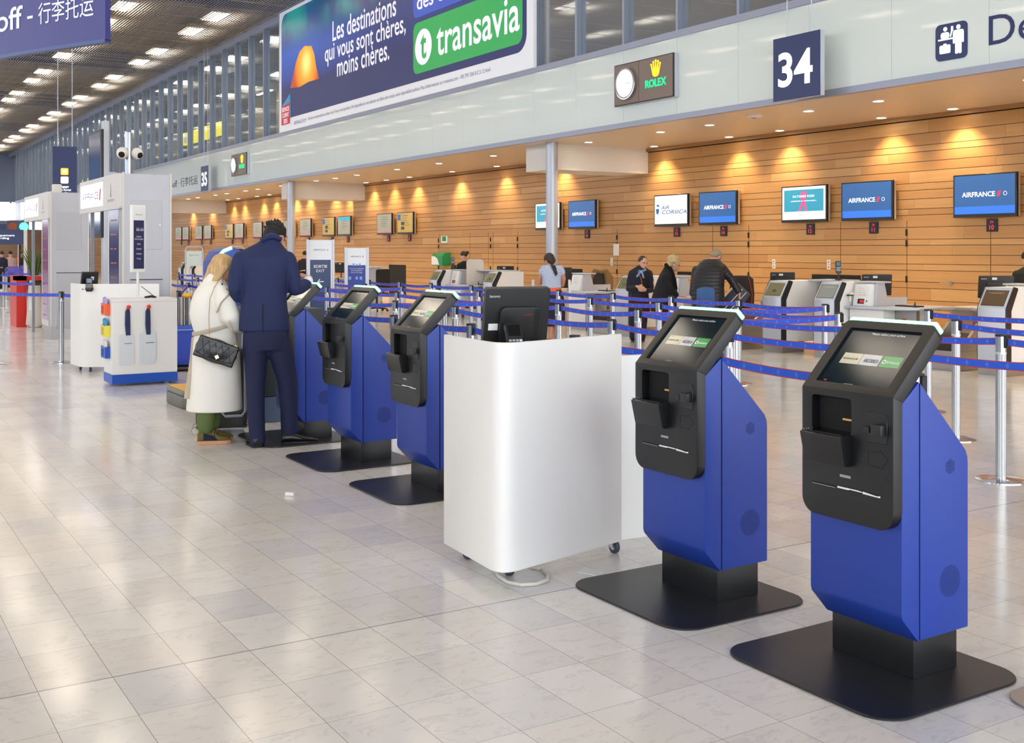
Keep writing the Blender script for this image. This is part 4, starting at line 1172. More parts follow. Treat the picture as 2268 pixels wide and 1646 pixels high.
# small fixtures on the wood wall
M_HINGE = M('hinge_black', '#1c1814', 0.5)
for i, (y, doors) in enumerate(((13.63, 1), (17.75, 1), (22.43, 1), (27.14, 1), (28.66, 1), (31.96, 1))):
    mb = MB()
    for z in (1.88, 1.68, 1.02): mb.box(WALL - 0.03, y - 0.012, z, WALL, y + 0.012, z + 0.12)
    struct(mb.build('door_%d' % (i + 1), M_HINGE))
    if i in (0, 1, 2):
        h = MB(); h.cyl((WALL - 0.02, y - 0.95, 1.03), (WALL, y - 0.95, 1.03), 0.035, n=16); h.cyl((WALL - 0.05, y - 0.95, 1.03), (WALL - 0.02, y - 0.95, 1.03), 0.012, n=8); h.cyl((WALL - 0.05, y - 0.95, 1.03), (WALL - 0.05, y - 0.75, 1.035), 0.01, n=8)
        h.build('door_handle', M_CHROME, bpy.data.objects['door_%d' % (i + 1)], True)
mb = MB()
for y in (11.9, 13.63, 15.2, 17.75, 18.9, 22.43, 27.14, 28.53, 28.8, 29.92, 31.96): mb.box(WALL - 0.002, y - 0.006, 0, WALL + 0.005, y + 0.006, 2.16)
struct(mb.build('trim_9', M('seam_brown', '#6a4420', 0.8)))
for i, y in enumerate((11.0, 15.4, 16.9, 19.0, 22.55)):
    t = thing('wall_socket', 'pair of small white square sockets on the wood wall, %s from the right' % ORD[i], 'socket', (WALL, y + 0.1, 1.33), 0, 'white sockets on the wood wall')
    for z in (-0.05, 0.05):
        q = MB().box(-0.012, -0.045, z - 0.045, 0, 0.045, z + 0.045).build('socket_plate', M_WHITEP, t)
        MB().box(-0.014, -0.018, z - 0.02, -0.012, 0.018, z + 0.02).build('socket_face', M('socket_grey', '#8d9098', 0.5), q)
o = MB().box(WALL - 0.04, 22.35, 1.48, WALL, 22.55, 1.78).build('intercom', M_WHITEP, None, bevel=0.006, seg=1); tag(o, 'white box fitted on the wood wall right of the nearest column', 'wall box')
o = MB().box(WALL - 0.012, 31.38, 1.86, WALL - 0.002, 31.78, 2.08).build('defibrillator_sign', M_PAPER); tag(o, 'small white and green heart sign on the wood wall above the green cabinet', 'sign')
plate('green_field', 0.26, 0.15, FX(WALL - 0.012, 31.58, 1.99), M('safety_green', '#0f8a56', 0.5), o, 0.002)
t = thing('defibrillator_cabinet', 'green and white defibrillator cabinet on the wood wall left of the seated agent', 'defibrillator cabinet', (WALL, 31.53, 1.13))
mb = MB(); mb.xz([(-0.30, 0), (-0.30, 0.30), (-0.22, 0.40), (-0.0, 0.42), (0, 0)], -0.36, 0.36); mb.build('housing', M('safety_green_gloss', '#138a55', 0.3), t, bevel=0.02)
MB().prism([(-0.30, 0.03), (0.2, 0.03), (0.1, 0.22), (-0.1, 0.3), (-0.30, 0.3)], 0.0, 0.01, FX(-0.302, 0.05, 0)).build('white_door', M_WHITE, t)
# black opening behind the belts, dark racks
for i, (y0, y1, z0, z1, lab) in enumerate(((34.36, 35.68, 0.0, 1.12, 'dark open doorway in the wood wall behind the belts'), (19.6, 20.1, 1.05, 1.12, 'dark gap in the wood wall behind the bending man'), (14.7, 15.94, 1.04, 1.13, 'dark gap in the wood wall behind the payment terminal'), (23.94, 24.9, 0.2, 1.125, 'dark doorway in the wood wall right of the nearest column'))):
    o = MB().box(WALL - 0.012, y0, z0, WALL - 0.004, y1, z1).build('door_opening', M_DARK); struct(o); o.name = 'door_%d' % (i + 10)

# ---------------------------------------------------------------- fascia signs
t = thing('billboard', 'large advertising billboard reading transavia on the upper glazing', 'billboard', (13.5, 0, 0))
F = FX(0, 0, 0)
MB().box(0.0, 20.9, 5.70, 0.09, 37.15, 9.84).build('frame', M('billboard_white', '#e6e8ee', 0.5, emit='#e6e8ee', es=0.12), t, bevel=0.01)
mA, nt, b = node_mat('night_sky_picture')
tc = nt.nodes.new('ShaderNodeTexCoord'); spx = nt.nodes.new('ShaderNodeSeparateXYZ'); nt.links.new(tc.outputs['Object'], spx.inputs[0])
hz = mth(nt, 'DIVIDE', mth(nt, 'SUBTRACT', spx.outputs[2], 6.1), 3.6); hx = mth(nt, 'DIVIDE', mth(nt, 'SUBTRACT', 37.0, spx.outputs[1]), 16.0)
rr = nt.nodes.new('ShaderNodeValToRGB'); e = rr.color_ramp.elements
e[0].position = 0; e[0].color = (*lin('#16225c'), 1); e[1].position = 1; e[1].color = (*lin('#155a80'), 1)
for p_, c_ in ((0.28, '#141f58'), (0.36, '#1a3a90'), (0.6, '#1c52b0'), (0.8, '#123878')):
    q = e.new(p_); q.color = (*lin(c_), 1)
nt.links.new(hz, rr.inputs[0])
cc = mixc(nt, mth(nt, 'MULTIPLY', mth(nt, 'MINIMUM', mth(nt, 'MAXIMUM', mth(nt, 'MULTIPLY', mth(nt, 'SUBTRACT', hx, 0.12), 2.6), 0.0), 1.0), 0.85), rr.outputs[0], lin('#15205a'))
nn = nt.nodes.new('ShaderNodeTexNoise'); nn.inputs['Scale'].default_value = 0.55; nt.links.new(tc.outputs['Object'], nn.inputs['Vector'])
up_ = mth(nt, 'MULTIPLY', mth(nt, 'MINIMUM', mth(nt, 'MAXIMUM', mth(nt, 'MULTIPLY', mth(nt, 'SUBTRACT', hz, 0.66), 4.0), 0.0), 1.0), mth(nt, 'MINIMUM', mth(nt, 'MAXIMUM', mth(nt, 'MULTIPLY', mth(nt, 'SUBTRACT', nn.outputs['Fac'], 0.42), 6.0), 0.0), 1.0))
up_ = mth(nt, 'MULTIPLY', up_, mth(nt, 'LESS_THAN', hx, 0.55))
cc = mixc(nt, up_, cc, lin('#148a86'))
nt.links.new(cc, b.inputs['Base Color']); nt.links.new(cc, b.inputs['Emission Color']); b.inputs['Emission Strength'].default_value = 0.35; b.inputs['Roughness'].default_value = 0.4
im = MB().prism(rrect(15.75, 3.6, 0.4, 6, -29.05, 7.92), 0.002, 0.006, F).build('night_picture', mA, t)
M_BW = M('billboard_letters', '#e6e8f2', 0.5, emit='#e6e8f2', es=0.3)
F2 = F @ Matrix.Translation((0, 0, 0.006))
for s_, w_, y_, z_, h_ in (('Les destinations', 4.52, 30.14, 8.42, 0.62), ('qui vous sont chères,', 5.73, 30.15, 7.74, 0.70), ('moins chères.', 3.72, 30.18, 7.26, 0.60)):
    txt('slogan', s_, F2 @ Matrix.Translation((-y_, z_, 0)), M_BW, im, w=w_, h=h_, bold=0.02)
gr = MB().prism(rrect(5.48, 1.36, 0.22, 6, -24.08, 7.0), 0.0, 0.006, F2).build('green_panel', M('transavia_green', '#2aa052', 0.5, emit='#2aa052', es=0.25), im)
F3 = F2 @ Matrix.Translation((0, 0, 0.006))
ci = MB().prism(circ(0.475, 30, -26.23, 6.99), 0, 0.004, F3).build('round_logo', M_BW, gr)
txt('logo_letter', 't', F3 @ Matrix.Translation((-26.22, 7.0, 0.004)), MATS['transavia_green'], ci, w=0.34, h=0.66, bold=0.04)
txt('airline_name', 'transavia', F3 @ Matrix.Translation((-23.47, 7.03, 0)), M_BW, gr, w=4.03, h=0.82, bold=0.025)
bl = MB().prism(rrect(5.48, 1.5, 0.22, 6, -24.08, 8.56), 0.0, 0.006, F2).build('blue_panel', M('panel_blue', '#3450b4', 0.5, emit='#3450b4', es=0.25), im)
txt('slogan', 'des destinations', F3 @ Matrix.Translation((-24.3, 8.22, 0)), M_BW, bl, w=4.6, h=0.42, bold=0.02)
mt_, nt, b = node_mat('glowing_tent')
tc = nt.nodes.new('ShaderNodeTexCoord'); vd = nt.nodes.new('ShaderNodeVectorMath'); vd.operation = 'DISTANCE'; nt.links.new(tc.outputs['Object'], vd.inputs[0]); vd.inputs[1].default_value = (0, 34.6, 7.75)
rr = nt.nodes.new('ShaderNodeValToRGB'); e = rr.color_ramp.elements
e[0].position = 0; e[0].color = (*lin('#ffe08a'), 1); e[1].position = 1; e[1].color = (*lin('#a83e10'), 1); q = e.new(0.45); q.color = (*lin('#ee9a20'), 1)
nt.links.new(mth(nt, 'MULTIPLY', vd.outputs['Value'], 0.85), rr.inputs[0]); nt.links.new(rr.outputs[0], b.inputs['Base Color']); nt.links.new(rr.outputs[0], b.inputs['Emission Color']); b.inputs['Emission Strength'].default_value = 0.5
MB().prism([(-36.05, 7.12), (-35.2, 7.05), (-34.4, 7.12), (-33.49, 7.10), (-33.75, 7.55), (-33.9, 7.95), (-34.15, 8.25), (-34.75, 8.34), (-35.2, 8.22), (-35.55, 7.9)], 0.0, 0.004, F2).build('tent', mt_, im)
bd = MB().prism([(-36.9, 5.93), (-36.1, 5.93), (-36.1, 6.65), (-36.9, 6.55)], 0.0, 0.006, F3).build('red_badge', REDP, im)
MB().prism([(-36.85, 6.6), (-36.0, 6.1), (-36.05, 6.95)], -0.002, 0.002, F3).build('blue_corner', M('sky_blue_print', '#3a9ad0', 0.5), im)
txt('badge_text', 'SERVICE\nCLIENT\n2025', F3 @ Matrix.Translation((-36.5, 6.25, 0.006)), M_BW, bd, w=0.68, h=0.55, bold=0.04)
txt('small_print', 'Nombre de destinations au départ de la France métropolitaine. Prix disponible sur une sélection de billets aller simple, selon disponibilité tarifaire. Plus d\'informations sur transavia.com - 492 791 306 R.C.S. Créteil.', F @ Matrix.Translation((-28.6, 5.91, 0.002)), M('small_print_grey', '#5a6488', 0.6), t, w=11.7, h=0.13)
txt('group_name', 'AIRFRANCE KLM', F @ Matrix.Translation((-35.2, 5.9, 0.002)), M('small_print_grey', '#5a6488', 0.6), t, w=1.1, h=0.12)

def clock_sign(label, Y):
    t = thing('clock_sign', label, 'clock sign', (13.6, Y, 4.89))
    MB().box(-0.10, -0.91, -0.41, 0.0, 0.91, 0.41).build('box', M_LG, t, bevel=0.005, seg=1)
    MB().box(-0.13, -0.91, -0.41, -0.10, 0.91, 0.41).build('frame', M('clock_frame', '#2f2b28', 0.5), t, bevel=0.004, seg=1)
    G = FX(-0.131, 0, 0)
    plate('face_panel', 1.78, 0.78, G, M('taupe_panel', '#7d6f66', 0.5), t, 0.002)
    MB().box(-0.1345, 0.118, -0.39, -0.133, 0.124, 0.39).build('seam', M_DARK, t)
    R = G @ Matrix.Translation((-0.50, 0, 0))
    bz = MB().holed(circ(0.315, 40), [circ(0.262, 40)], 0, 0.06, R).build('clock_bezel', M_CHROME, t, bevel=0.008)
    cf = MB().prism(circ(0.27, 36), 0.002, 0.02, R).build('clock_face', M('clock_white', '#ffffff', 0.4, emit='#ffffff', es=1.1), t)
    mb = MB()
    for k in range(12):
        a = k * PI / 6; mb.box(-0.004, 0.20, 0.0205, 0.004, 0.245, 0.0215, R @ Matrix.Rotation(a, 4, 'Z'))
    mb.build('hour_mark', M('pale_mark', '#9aa0a0', 0.5), cf)
    for nm, a, l_ in (('hour_hand', -1.52, 0.13), ('minute_hand', 0.05, 0.2)):
        MB().box(-0.006, 0, 0.0215, 0.006, l_, 0.0225, R @ Matrix.Rotation(a, 4, 'Z')).build(nm, M('pale_hand', '#7d8484', 0.5), cf)
    Q = G @ Matrix.Translation((0.40, 0.0, 0.002))
    MC = M('crown_yellow', '#ffd21a', 0.4, emit='#ffc81a', es=1.3)
    mb = MB()
    mb.prism(circ(0.075, 16, 0, 0.055, 0.03), 0, 0.01, Q)
    for k, (x_, y_) in enumerate(((-0.13, 0.25), (-0.07, 0.295), (0, 0.315), (0.07, 0.295), (0.13, 0.25))):
        mb.prism([(x_ * 0.5 - 0.022, 0.06), (x_ * 0.5 + 0.022, 0.06), (x_ + 0.009, y_), (x_ - 0.009, y_)], 0.0, 0.01, Q)
        mb.prism(circ(0.021, 10, x_, y_ + 0.012), 0, 0.012, Q)
    mb.build('crown_emblem', MC, t)
    txt('clock_brand', 'ROLEX', Q @ Matrix.Translation((0.0, -0.09, 0)), M('neon_green', '#12c878', 0.4, emit='#12d888', es=1.0), t, w=0.62, h=0.15, bold=0.03, thick=0.012)
    return t
clock_sign('lit clock with yellow crown and green lettering left of the 34 sign', 16.96)
clock_sign('far lit clock with yellow crown right of the 35 sign', 41.5)
M_SNAVY = M('sign_navy', '#1d2f62', 0.4)
def number_sign(num, label, Y):
    t = thing('gate_number_sign', label, 'hanging sign', (13.2, Y, 4.54))
    MB().box(0.012, -0.50, -0.51, 0.11, 0.50, 0.51).build('box', M_LG, t, bevel=0.006, seg=1)
    MB().box(0.0, -0.50, -0.51, 0.012, 0.50, 0.51).build('front', M_SNAVY, t)
    txt('number', num, FX(0, 0.02, -0.02), M('lit_white', '#ffffff', 0.4, emit='#ffffff', es=1.3), t, w=0.74, h=0.56, bold=0.045)
    for s_ in (-0.27, 0.25): MB().cyl((0.06, s_, 0.51), (0.06, s_, 5.3), 0.011, n=8).build('hanging_rod', M_LG, t, True)
    return t
number_sign('34', 'navy hanging sign with lit number 34 in front of the pale fascia', 12.72)
number_sign('35', 'far navy hanging sign with lit number 35 beside the Drop-off lettering', 45.05)
t = thing('pictogram_sign', 'navy square pictogram of a check-in desk on the pale fascia', 'pictogram', (13.6, 10.14, 4.57))
MB().prism(rrect(0.52, 0.52, 0.075, 6), 0.0, 0.012, FX(0, 0, 0)).build('navy_square', M_SNAVY, t)
mb = MB(); G = FX(-0.012, 0, 0)
def pz(poly): mb.prism(poly, 0, 0.003, G)
pz(circ(0.034, 14, 0.12, 0.185)); pz(rrect(0.17, 0.12, 0.03, 4, 0.12, 0.085)); pz(rrect(0.03, 0.16, 0.013, 3, 0.047, 0.04)); pz(rrect(0.03, 0.16, 0.013, 3, 0.193, 0.04)); pz(rrect(0.048, 0.26, 0.018, 3, 0.093, -0.06)); pz(rrect(0.048, 0.26, 0.018, 3, 0.147, -0.06))
pz(circ(0.032, 14, -0.095, 0.185)); pz(rrect(0.14, 0.09, 0.035, 4, -0.10, 0.095)); pz(rrect(0.25, 0.022, 0.008, 2, -0.09, 0.04)); pz([(-0.02, 0.07), (0.0, 0.06), (0.03, 0.17), (0.01, 0.18)]); pz([(0.0, 0.14), (0.035, 0.14), (0.035, 0.21), (0.0, 0.21)])
pz(rrect(0.18, 0.12, 0.02, 3, -0.10, -0.10)); pz(rrect(0.05, 0.02, 0.004, 1, -0.10, -0.03))
mb.build('white_figures', M_LWH, t)
o = txt('fascia_lettering', 'Départ', FX(13.598, 8.67, 4.55), M('navy_letters', '#1c2c5e', 0.5), None, w=1.75, h=0.53, bold=0.0, thick=0.004)
tag(o, 'navy lettering on the pale fascia cut off by the right edge', 'lettering')
o = txt('fascia_lettering', 'Drop-off · 行李托运', FX(13.598, 50.2, 4.62), M('dark_letters', '#2a3a4a', 0.5), None, w=5.6, h=0.46, bold=0.0, thick=0.004)
tag(o, 'dark lettering Drop-off with Chinese characters on the fascia left of the 35 sign', 'lettering')
# curved blue banner at the upper left
t = thing('hanging_banner', 'purple blue curved banner reading off in the upper left corner', 'hanging banner', (1.944, 9.38, 0))
ub = Vector((-0.4068, 0.9135, 0)); nb = Vector((-0.9135, -0.4068, 0))
def bp(s_, z_, o_=0.0):
    bulge = 0.05 * math.sin(min(1, max(0, s_ / 2.2)) * PI)
    return ub * s_ + nb * (bulge + o_) + Vector((0, 0, z_))
mb = MB(); n = 14
G_ = [[mb.v(bp(2.6 * i / n, z_, o_)) for i in range(n + 1)] for z_, o_ in ((3.30, 0.0), (4.6, 0.0), (4.6, -0.05), (3.30, -0.05))]
for i in range(n):
    for q in range(4): mb.f([G_[q][i], G_[q][i + 1], G_[(q + 1) % 4][i + 1], G_[(q + 1) % 4][i]])
mb.f([G_[q][0] for q in range(4)]); mb.f([G_[q][n] for q in range(4)][::-1])
mb.build('banner_panel', M('banner_purple', '#37397f', 0.45), t)
mb = MB()
G_ = [[mb.v(bp(2.6 * i / n, z_, o_)) for i in range(n + 1)] for z_, o_ in ((3.285, 0.006), (3.315, 0.006), (3.315, -0.056), (3.285, -0.056))]
for i in range(n):
    for q in range(4): mb.f([G_[q][i], G_[q][i + 1], G_[(q + 1) % 4][i + 1], G_[(q + 1) % 4][i]])
mb.f([G_[q][0] for q in range(4)]); mb.f([G_[q][n] for q in range(4)][::-1])
mb.build('lower_rail', M('rail_blue', '#3d4d7c', 0.4, 0.3), t)
def btxt(body, s0, s1, zc, h_):
    me = text_mesh(body, s0 - s1, h_, 0.02 if body.isascii() else 0.0)
    for v in me.vertices: v.co = bp((s0 + s1) / 2 - v.co.x, zc + v.co.y, 0.004)
    me.materials.clear(); me.materials.append(M_BW)
    o = bpy.data.objects.new('lettering', me); COL.objects.link(o); o.parent = t
btxt('off', 1.475, 1.065, 3.612, 0.195); btxt('-', 0.998, 0.919, 3.592, 0.022); btxt('行李托运', 0.841, 0.137, 3.606, 0.18)
btxt('Bagages', 2.4, 1.36, 3.90, 0.2)
for s_ in (0.2, 1.2): MB().cyl(bp(s_, 4.6, -0.02), bp(s_, 9.8, -0.02), 0.01, n=6).build('hanging_rod', M_LG, t, True)

# ---------------------------------------------------------------- left side: booths, cabinet, counters
M_BOOTH = M('booth_grey', '#b9bbc2', 0.45, 0.25, noise=0.06, nscale=3)
M_BEDGE = M('booth_cream_edge', '#dcdad6', 0.5)
M_LITW = M('lit_sign_white', '#ffffff', 0.4, emit='#fff2f6', es=1.25)
M_NVL = M('navy_lit_letters', '#2a3480', 0.5, emit='#2a3480', es=0.35)
def booth(label, Y, disp):
    t = thing('portal_booth', label, 'booth', (3.5, Y, 0), 0, 'grey portal booths')
    MB().box(0.0, 0.0, 0.24, 0.64, 0.87, 2.66).build('tower', M_BOOTH, t)
    MB().box(0.01, 0.01, 0.0, 0.63, 0.86, 0.24).build('plinth', M_STEEL, t)
    for x in (0.0, 0.64): MB().box(x - 0.012, -0.012, 0.24, x + 0.012, 0.012, 2.68).build('edge_trim', M_BEDGE, t)
    h = MB(); h.prism(rrect(2.75, 0.49, 0.04, 4, -1.385, 2.425, (0, 1, 1, 0)), 0, 0.05, FX(0.0, 0, 0)); hh = h.build('header', M_BEDGE, t)
    MB().box(0.0, 0.87, 2.30, 0.62, 2.7, 2.62).build('header_box', M_BOOTH, t)
    G = FX(-0.052, 0, 0)
    sg = plate('lit_sign', 1.58, 0.34, G @ Matrix.Translation((-1.85, 2.43, 0)), M_LITW, hh, 0.003)
    txt('airline_name', 'AIRFRANCE', G @ Matrix.Translation((-1.93, 2.42, 0.003)), M_NVL, sg, w=1.15, h=0.11, bold=0.02)
    mb = MB(); red_slash(mb, -1.30, 2.34, 0.15, 0.17, G @ Matrix.Translation((0, 0, 0.002))); mb.build('red_stroke', REDP, sg)
    MB().prism([(-0.50, 2.36), (-0.56, 2.36), (-0.54, 2.42), (-0.525, 2.55), (-0.515, 2.42)], 0, 0.002, G).build('tower_emblem', M('emblem_grey', '#8d9096', 0.5), hh)
    txt('sub_lettering', 'PARIS AEROPORT', G @ Matrix.Translation((-0.52, 2.31, 0)), M('emblem_grey', '#8d9096', 0.5), hh, w=0.42, h=0.035)
    MB().box(-0.02, 0.15, 0.24, 0.0, 0.87, 2.2).build('front_leg', M_BEDGE, t)
    dp = plate('display', 0.60, 1.85, FX(-0.02, 0.47, 1.27), disp, t, 0.004)
    mb = MB(); random.seed(int(Y))
    for k in range(9):
        for q in range(2): mb.box(-0.22 + q * 0.22 + 0.05 * random.random(), -0.85 + k * 0.2, 0.0045, -0.05 + q * 0.2 + 0.05 * random.random(), -0.83 + k * 0.2, 0.0055, FX(-0.02, 0.47, 1.27))
    mb.build('display_text', M('dim_orange_print', '#8a4a3c', 0.5, emit='#a0543c', es=0.25), dp)
    for x in (0.03, 0.55): MB().box(x, 2.30 if x < 0.1 else 2.30, 0.0, x + 0.05, 2.36, 2.3).build('post', M_ALU, t)
    for z0, z1 in ((1.62, 2.3), (0.19, 1.2)):
        d_ = MB().box(0.10, -0.006, z0, 0.52, 0.0, z1).build('service_door', M('booth_door_grey', '#b3b4ba', 0.45, 0.3), t, bevel=0.002, seg=1)
        MB().cyl((0.49, -0.012, (z0 + z1) / 2), (0.49, -0.006, (z0 + z1) / 2), 0.012, n=10).build('lock', M_STEEL, d_, True)
    mb = MB(); mb.box(0.09, -0.008, 1.2, 0.53, -0.001, 1.21); mb.build('door_gap', M_DARK, t)
    return t
booth('nearer grey portal booth with lit AIRFRANCE sign and blue display column', 15.75, M('display_dark_blue', '#262c58', 0.15, emit='#262c58', es=0.35))
booth('farther grey portal booth with lit AIRFRANCE sign and purple display column', 21.41, M('display_purple', '#5a3a66', 0.15, emit='#6a3a66', es=0.4))
o = MB().box(3.5, 23.0, 2.68, 3.66, 23.15, 2.86).build('speaker_box', M_WHITEP, None, bevel=0.03); tag(o, 'white rounded device standing on the farther grey booth', 'device'); o.location = (0.13, -1.0, -0.02)
# two dome cameras on a pipe
t = thing('camera_mast', 'round steel pipe with two white dome cameras above the nearer booth', 'camera mast', (3.70, 16.3, 2.66))
MB().cyl((0, 0, 0), (0, 0, 0.62), 0.055, n=20).build('pipe', M_ALU, t, True)
for s_ in (-1, 1):
    c = MB().ball((0.10 * s_, -0.06, 0.32), 0.085).build('dome_camera', M_WHITEP, t, True)
    MB().ball((0.10 * s_ + 0.02 * s_, -0.105, 0.30), 0.048).build('lens', M_DARK, c, True)
    MB().box(min(0, 0.08 * s_), -0.03, 0.27, max(0, 0.08 * s_), 0.03, 0.37).build('bracket', M_WHITEP, c, bevel=0.01)
# information totem behind the booth: tall screen edge-on
t = thing('screen_totem', 'tall dark information screen on a white column above the nearer booth', 'information screen', (5.3, 26.3, 0))
MB().box(0.10, 0.0, 0.0, 0.24, 0.2, 4.55).build('column', M_LG, t, bevel=0.01)
MB().box(0.04, -0.1, 1.9, 0.10, 1.3, 4.35).build('screen_case', M_BLACK, t, bevel=0.01)
p_ = plate('screen', 1.25, 2.3, FX(0.039, 0.6, 3.15), M('totem_screen', '#2a3a5a', 0.1, emit='#33486e', es=0.4), t, 0.002)
MB().box(0.24, 0.05, 3.0, 0.42, 0.2, 3.4).build('side_box', M_LG, t, bevel=0.02)
# navy hanging direction sign, far
t = thing('direction_sign', 'tall navy hanging sign with orange and white squares above the farther booth', 'hanging sign', (6.1, 35.0, 0), math.radians(-20))
MB().box(-0.33, 0, 2.9, 0.33, 0.12, 4.69).build('panel', M_SNAVY, t)
for nm, z, mm in (('orange_square', 3.95, M('lit_orange', '#ff9a28', 0.4, emit='#ffa030', es=1.4)), ('white_square', 3.70, MATS['lit_white'])):
    q = plate(nm, 0.21, 0.2, FY(0, 0, z), mm, t, 0.01, 0.03)
    plate('symbol', 0.09, 0.08, FY(0, -0.011, z), MATS['lit_white'] if nm[0] == 'o' else M_SNAVY, q, 0.003) if nm[0] == 'o' else None
txt('lettering', 'Bagages\nhors format\nOversized baggage', FY(0, 0, 3.40), MATS['lit_white'], t, w=0.56, h=0.28)
for s_ in (-0.2, 0.2): MB().cyl((s_, 0.06, 4.69), (s_, 0.06, 9.85), 0.012, n=6).build('hanging_rod', M_LG, t, True)
# white counter at the rear left
white_counter('white_counter', 'smaller white mobile counter at the left in front of the grey booth', (2.895, 15.44), (2.86, 15.98), (3.80, 15.02), (3.75, 15.5), 0.07, 1.165, 'white mobile counters')
t_, T_, c_ = monitor('monitor', 'small black monitor on the white counter at the left', (3.02, 15.55, 1.088), math.radians(10), math.radians(14), 0.22, 0.24, False, 0.0)
plate('sticker', 0.04, 0.05, T_ @ Matrix(((1, 0, 0, 0.02), (0, 0, -1, -0.0455), (0, 1, 0, 0.04), (0, 0, 0, 1))), M_PAPER, c_)
terminal('payment terminal with blue screen beside the small black monitor', (2.985, 15.38, 1.088), math.radians(-10), True)
# white cabinet with blue base
t = thing('white_cabinet', 'white cabinet with blue base, red knobs and leaflet holders', 'cabinet', (2.91, 13.65, 0))
MB().box(0, 0, 0.135, 0.76, 0.46, 1.03).build('body', M_WHITE, t, bevel=0.004, seg=1)
MB().box(-0.004, -0.004, 0.025, 0.764, 0.464, 0.135).build('blue_base', M('cabinet_blue', '#1b55c0', 0.4), t, bevel=0.003, seg=1)
MB().box(0.0, -0.002, 0.993, 0.76, -0.0005, 0.995).build('lid_seam', M('seam_grey', '#a8a8a4', 0.6), t)
for x in (0.12, 0.62): MB().box(x, 0.05, 0.0, x + 0.05, 0.1, 0.03).build('foot', M_STEEL, t)
M_RKNOB = M('red_knob', '#e23420', 0.35)
for x in (0.175, 0.41):
    MB().ball((x, -0.045, 0.935), 0.025).build('knob', M_RKNOB, t, True)
    MB().cyl((x, -0.04, 0.935), (x, 0, 0.935), 0.008, n=8).build('knob_stem', M_ALU, t, True)
M_LAN = M('navy_lanyard', '#1c2c58', 0.6)
M_POUCH = M('clear_pouch', '#dfe7ee', 0.3)
for i, (x, lab) in enumerate(((0.16, 'left bunch of navy lanyards with clear pouches on the white cabinet'), (0.395, 'right bunch of navy lanyards with clear pouches on the white cabinet'))):
    l = thing('lanyard', lab, 'lanyard', (2.91 + x, 13.65, 0), 0, 'lanyards on the white cabinet')
    for k in range(4):
        MB().tube([(0.014, -0.028 - 0.003 * k, 0.925), (-0.01 + 0.012 * k, -0.02 - 0.003 * k, 0.88), (-0.012 + 0.014 * k, -0.02 - 0.003 * k, 0.72), (0.0 + 0.010 * k, -0.02 - 0.003 * k, 0.60)], 0.009, 6, flat=0.3).build('strap', M_LAN, l, True)
    for k in range(3 if i else 2):
        q = MB().prism(rrect(0.15, 0.36, 0.012, 3, -0.01 + 0.02 * k, 0.43 + (0.0 if k < 2 else 0.03)), 0.004 + 0.005 * k, 0.007 + 0.005 * k, FY(0.0, 0, 0)).build('pouch', M_POUCH, l)
        MB().box(-0.05 + 0.02 * k, -0.0225 if k > 1 else -0.0175, 0.50, 0.04 + 0.02 * k, -0.017, 0.505).build('pouch_print', M_INK, q) if k == (2 if i else 1) else None
for z, c_, lab, nm in ((0.84, '#f0602a', 'orange leaflet holder with lilac leaflets, topmost on the white cabinet', '#b9a6dc'), (0.585, '#f0e04a', 'yellow leaflet holder with blue leaflets, middle one on the white cabinet', '#2f9ccc'), (0.33, '#1f52b8', 'blue leaflet holder with white ribbons, lowest on the white cabinet', '#e6e6e6')):
    h_ = thing('leaflet_holder', lab, 'leaflet holder', (2.91, 13.88, z), 0, 'leaflet holders on the side of the white cabinet')
    mm = M('holder' + c_, c_, 0.4)
    MB().holed([(-0.11, 0), (0.11, 0), (0.11, 0.12), (-0.11, 0.14)], [rrect(0.03, 0.09, 0.005, 2, x_, 0.06) for x_ in (-0.07, -0.02, 0.03)], 0.055, 0.06, FX(0, 0, 0)).build('front', mm, h_)
    MB().box(-0.06, -0.115, 0, -0.002, -0.11, 0.13).build('side', mm, h_); MB().box(-0.06, 0.11, 0, -0.002, 0.115, 0.13).build('side', mm, h_); MB().box(-0.06, -0.115, -0.005, -0.002, 0.115, 0).build('bottom', mm, h_)
    for k in range(5):
        MB().box(-0.05 + 0.002 * k, -0.10 + 0.042 * k, 0.002, -0.03 + 0.002 * k, -0.065 + 0.042 * k, 0.19 + 0.012 * (k % 3)).build('leaflet', M('leaflet' + nm, nm, 0.5), h_)
# sign on a pole standing behind the cabinet
t = thing('pole_sign', 'tall white framed notice kids solo on a white pole behind the white cabinet', 'sign', (3.33, 14.20, 0))
MB().cyl((0, 0, 0.0), (0, 0, 1.36), 0.017, n=14).build('pole', M_WHITE, t, True)
MB().lathe([(0.16, 0), (0.16, 0.012), (0.02, 0.02)], n=24).build('base', M_WHITE, t, True)
Rz = Matrix.Rotation(math.radians(22), 4, 'Z')
mb = MB(Rz); mb.box(-0.10, -0.02, 1.34, 0.10, 0.02, 2.17); fr_ = mb.build('frame', M_WHITE, t, bevel=0.006)
G = Rz @ FY(0, -0.021, 0)
sh = plate('sheet', 0.155, 0.78, G @ Matrix.Translation((0, 1.755, 0)), M_PAPER, fr_, 0.001)
plate('navy_field', 0.15, 0.60, G @ Matrix.Translation((0, 1.68, 0.001)), M('poster_navy', '#222a5a', 0.4), sh, 0.001)
txt('airline_name', 'AIRFRANCE', G @ Matrix.Translation((0, 2.05, 0.002)), NAVY, sh, w=0.10, h=0.012)
txt('poster_title', 'kids solo', G @ Matrix.Translation((0.015, 1.87, 0.002)), M_PAPER, sh, w=0.10, h=0.045)
txt('poster_text', 'Enregistrement\nEnfants non accompagnés\n\nBienvenue\n\nEmbarquement\n\nCorrespondance\n\nBon voyage', G @ Matrix.Translation((0, 1.64, 0.002)), M_PAPER, sh, w=0.12, h=0.30)
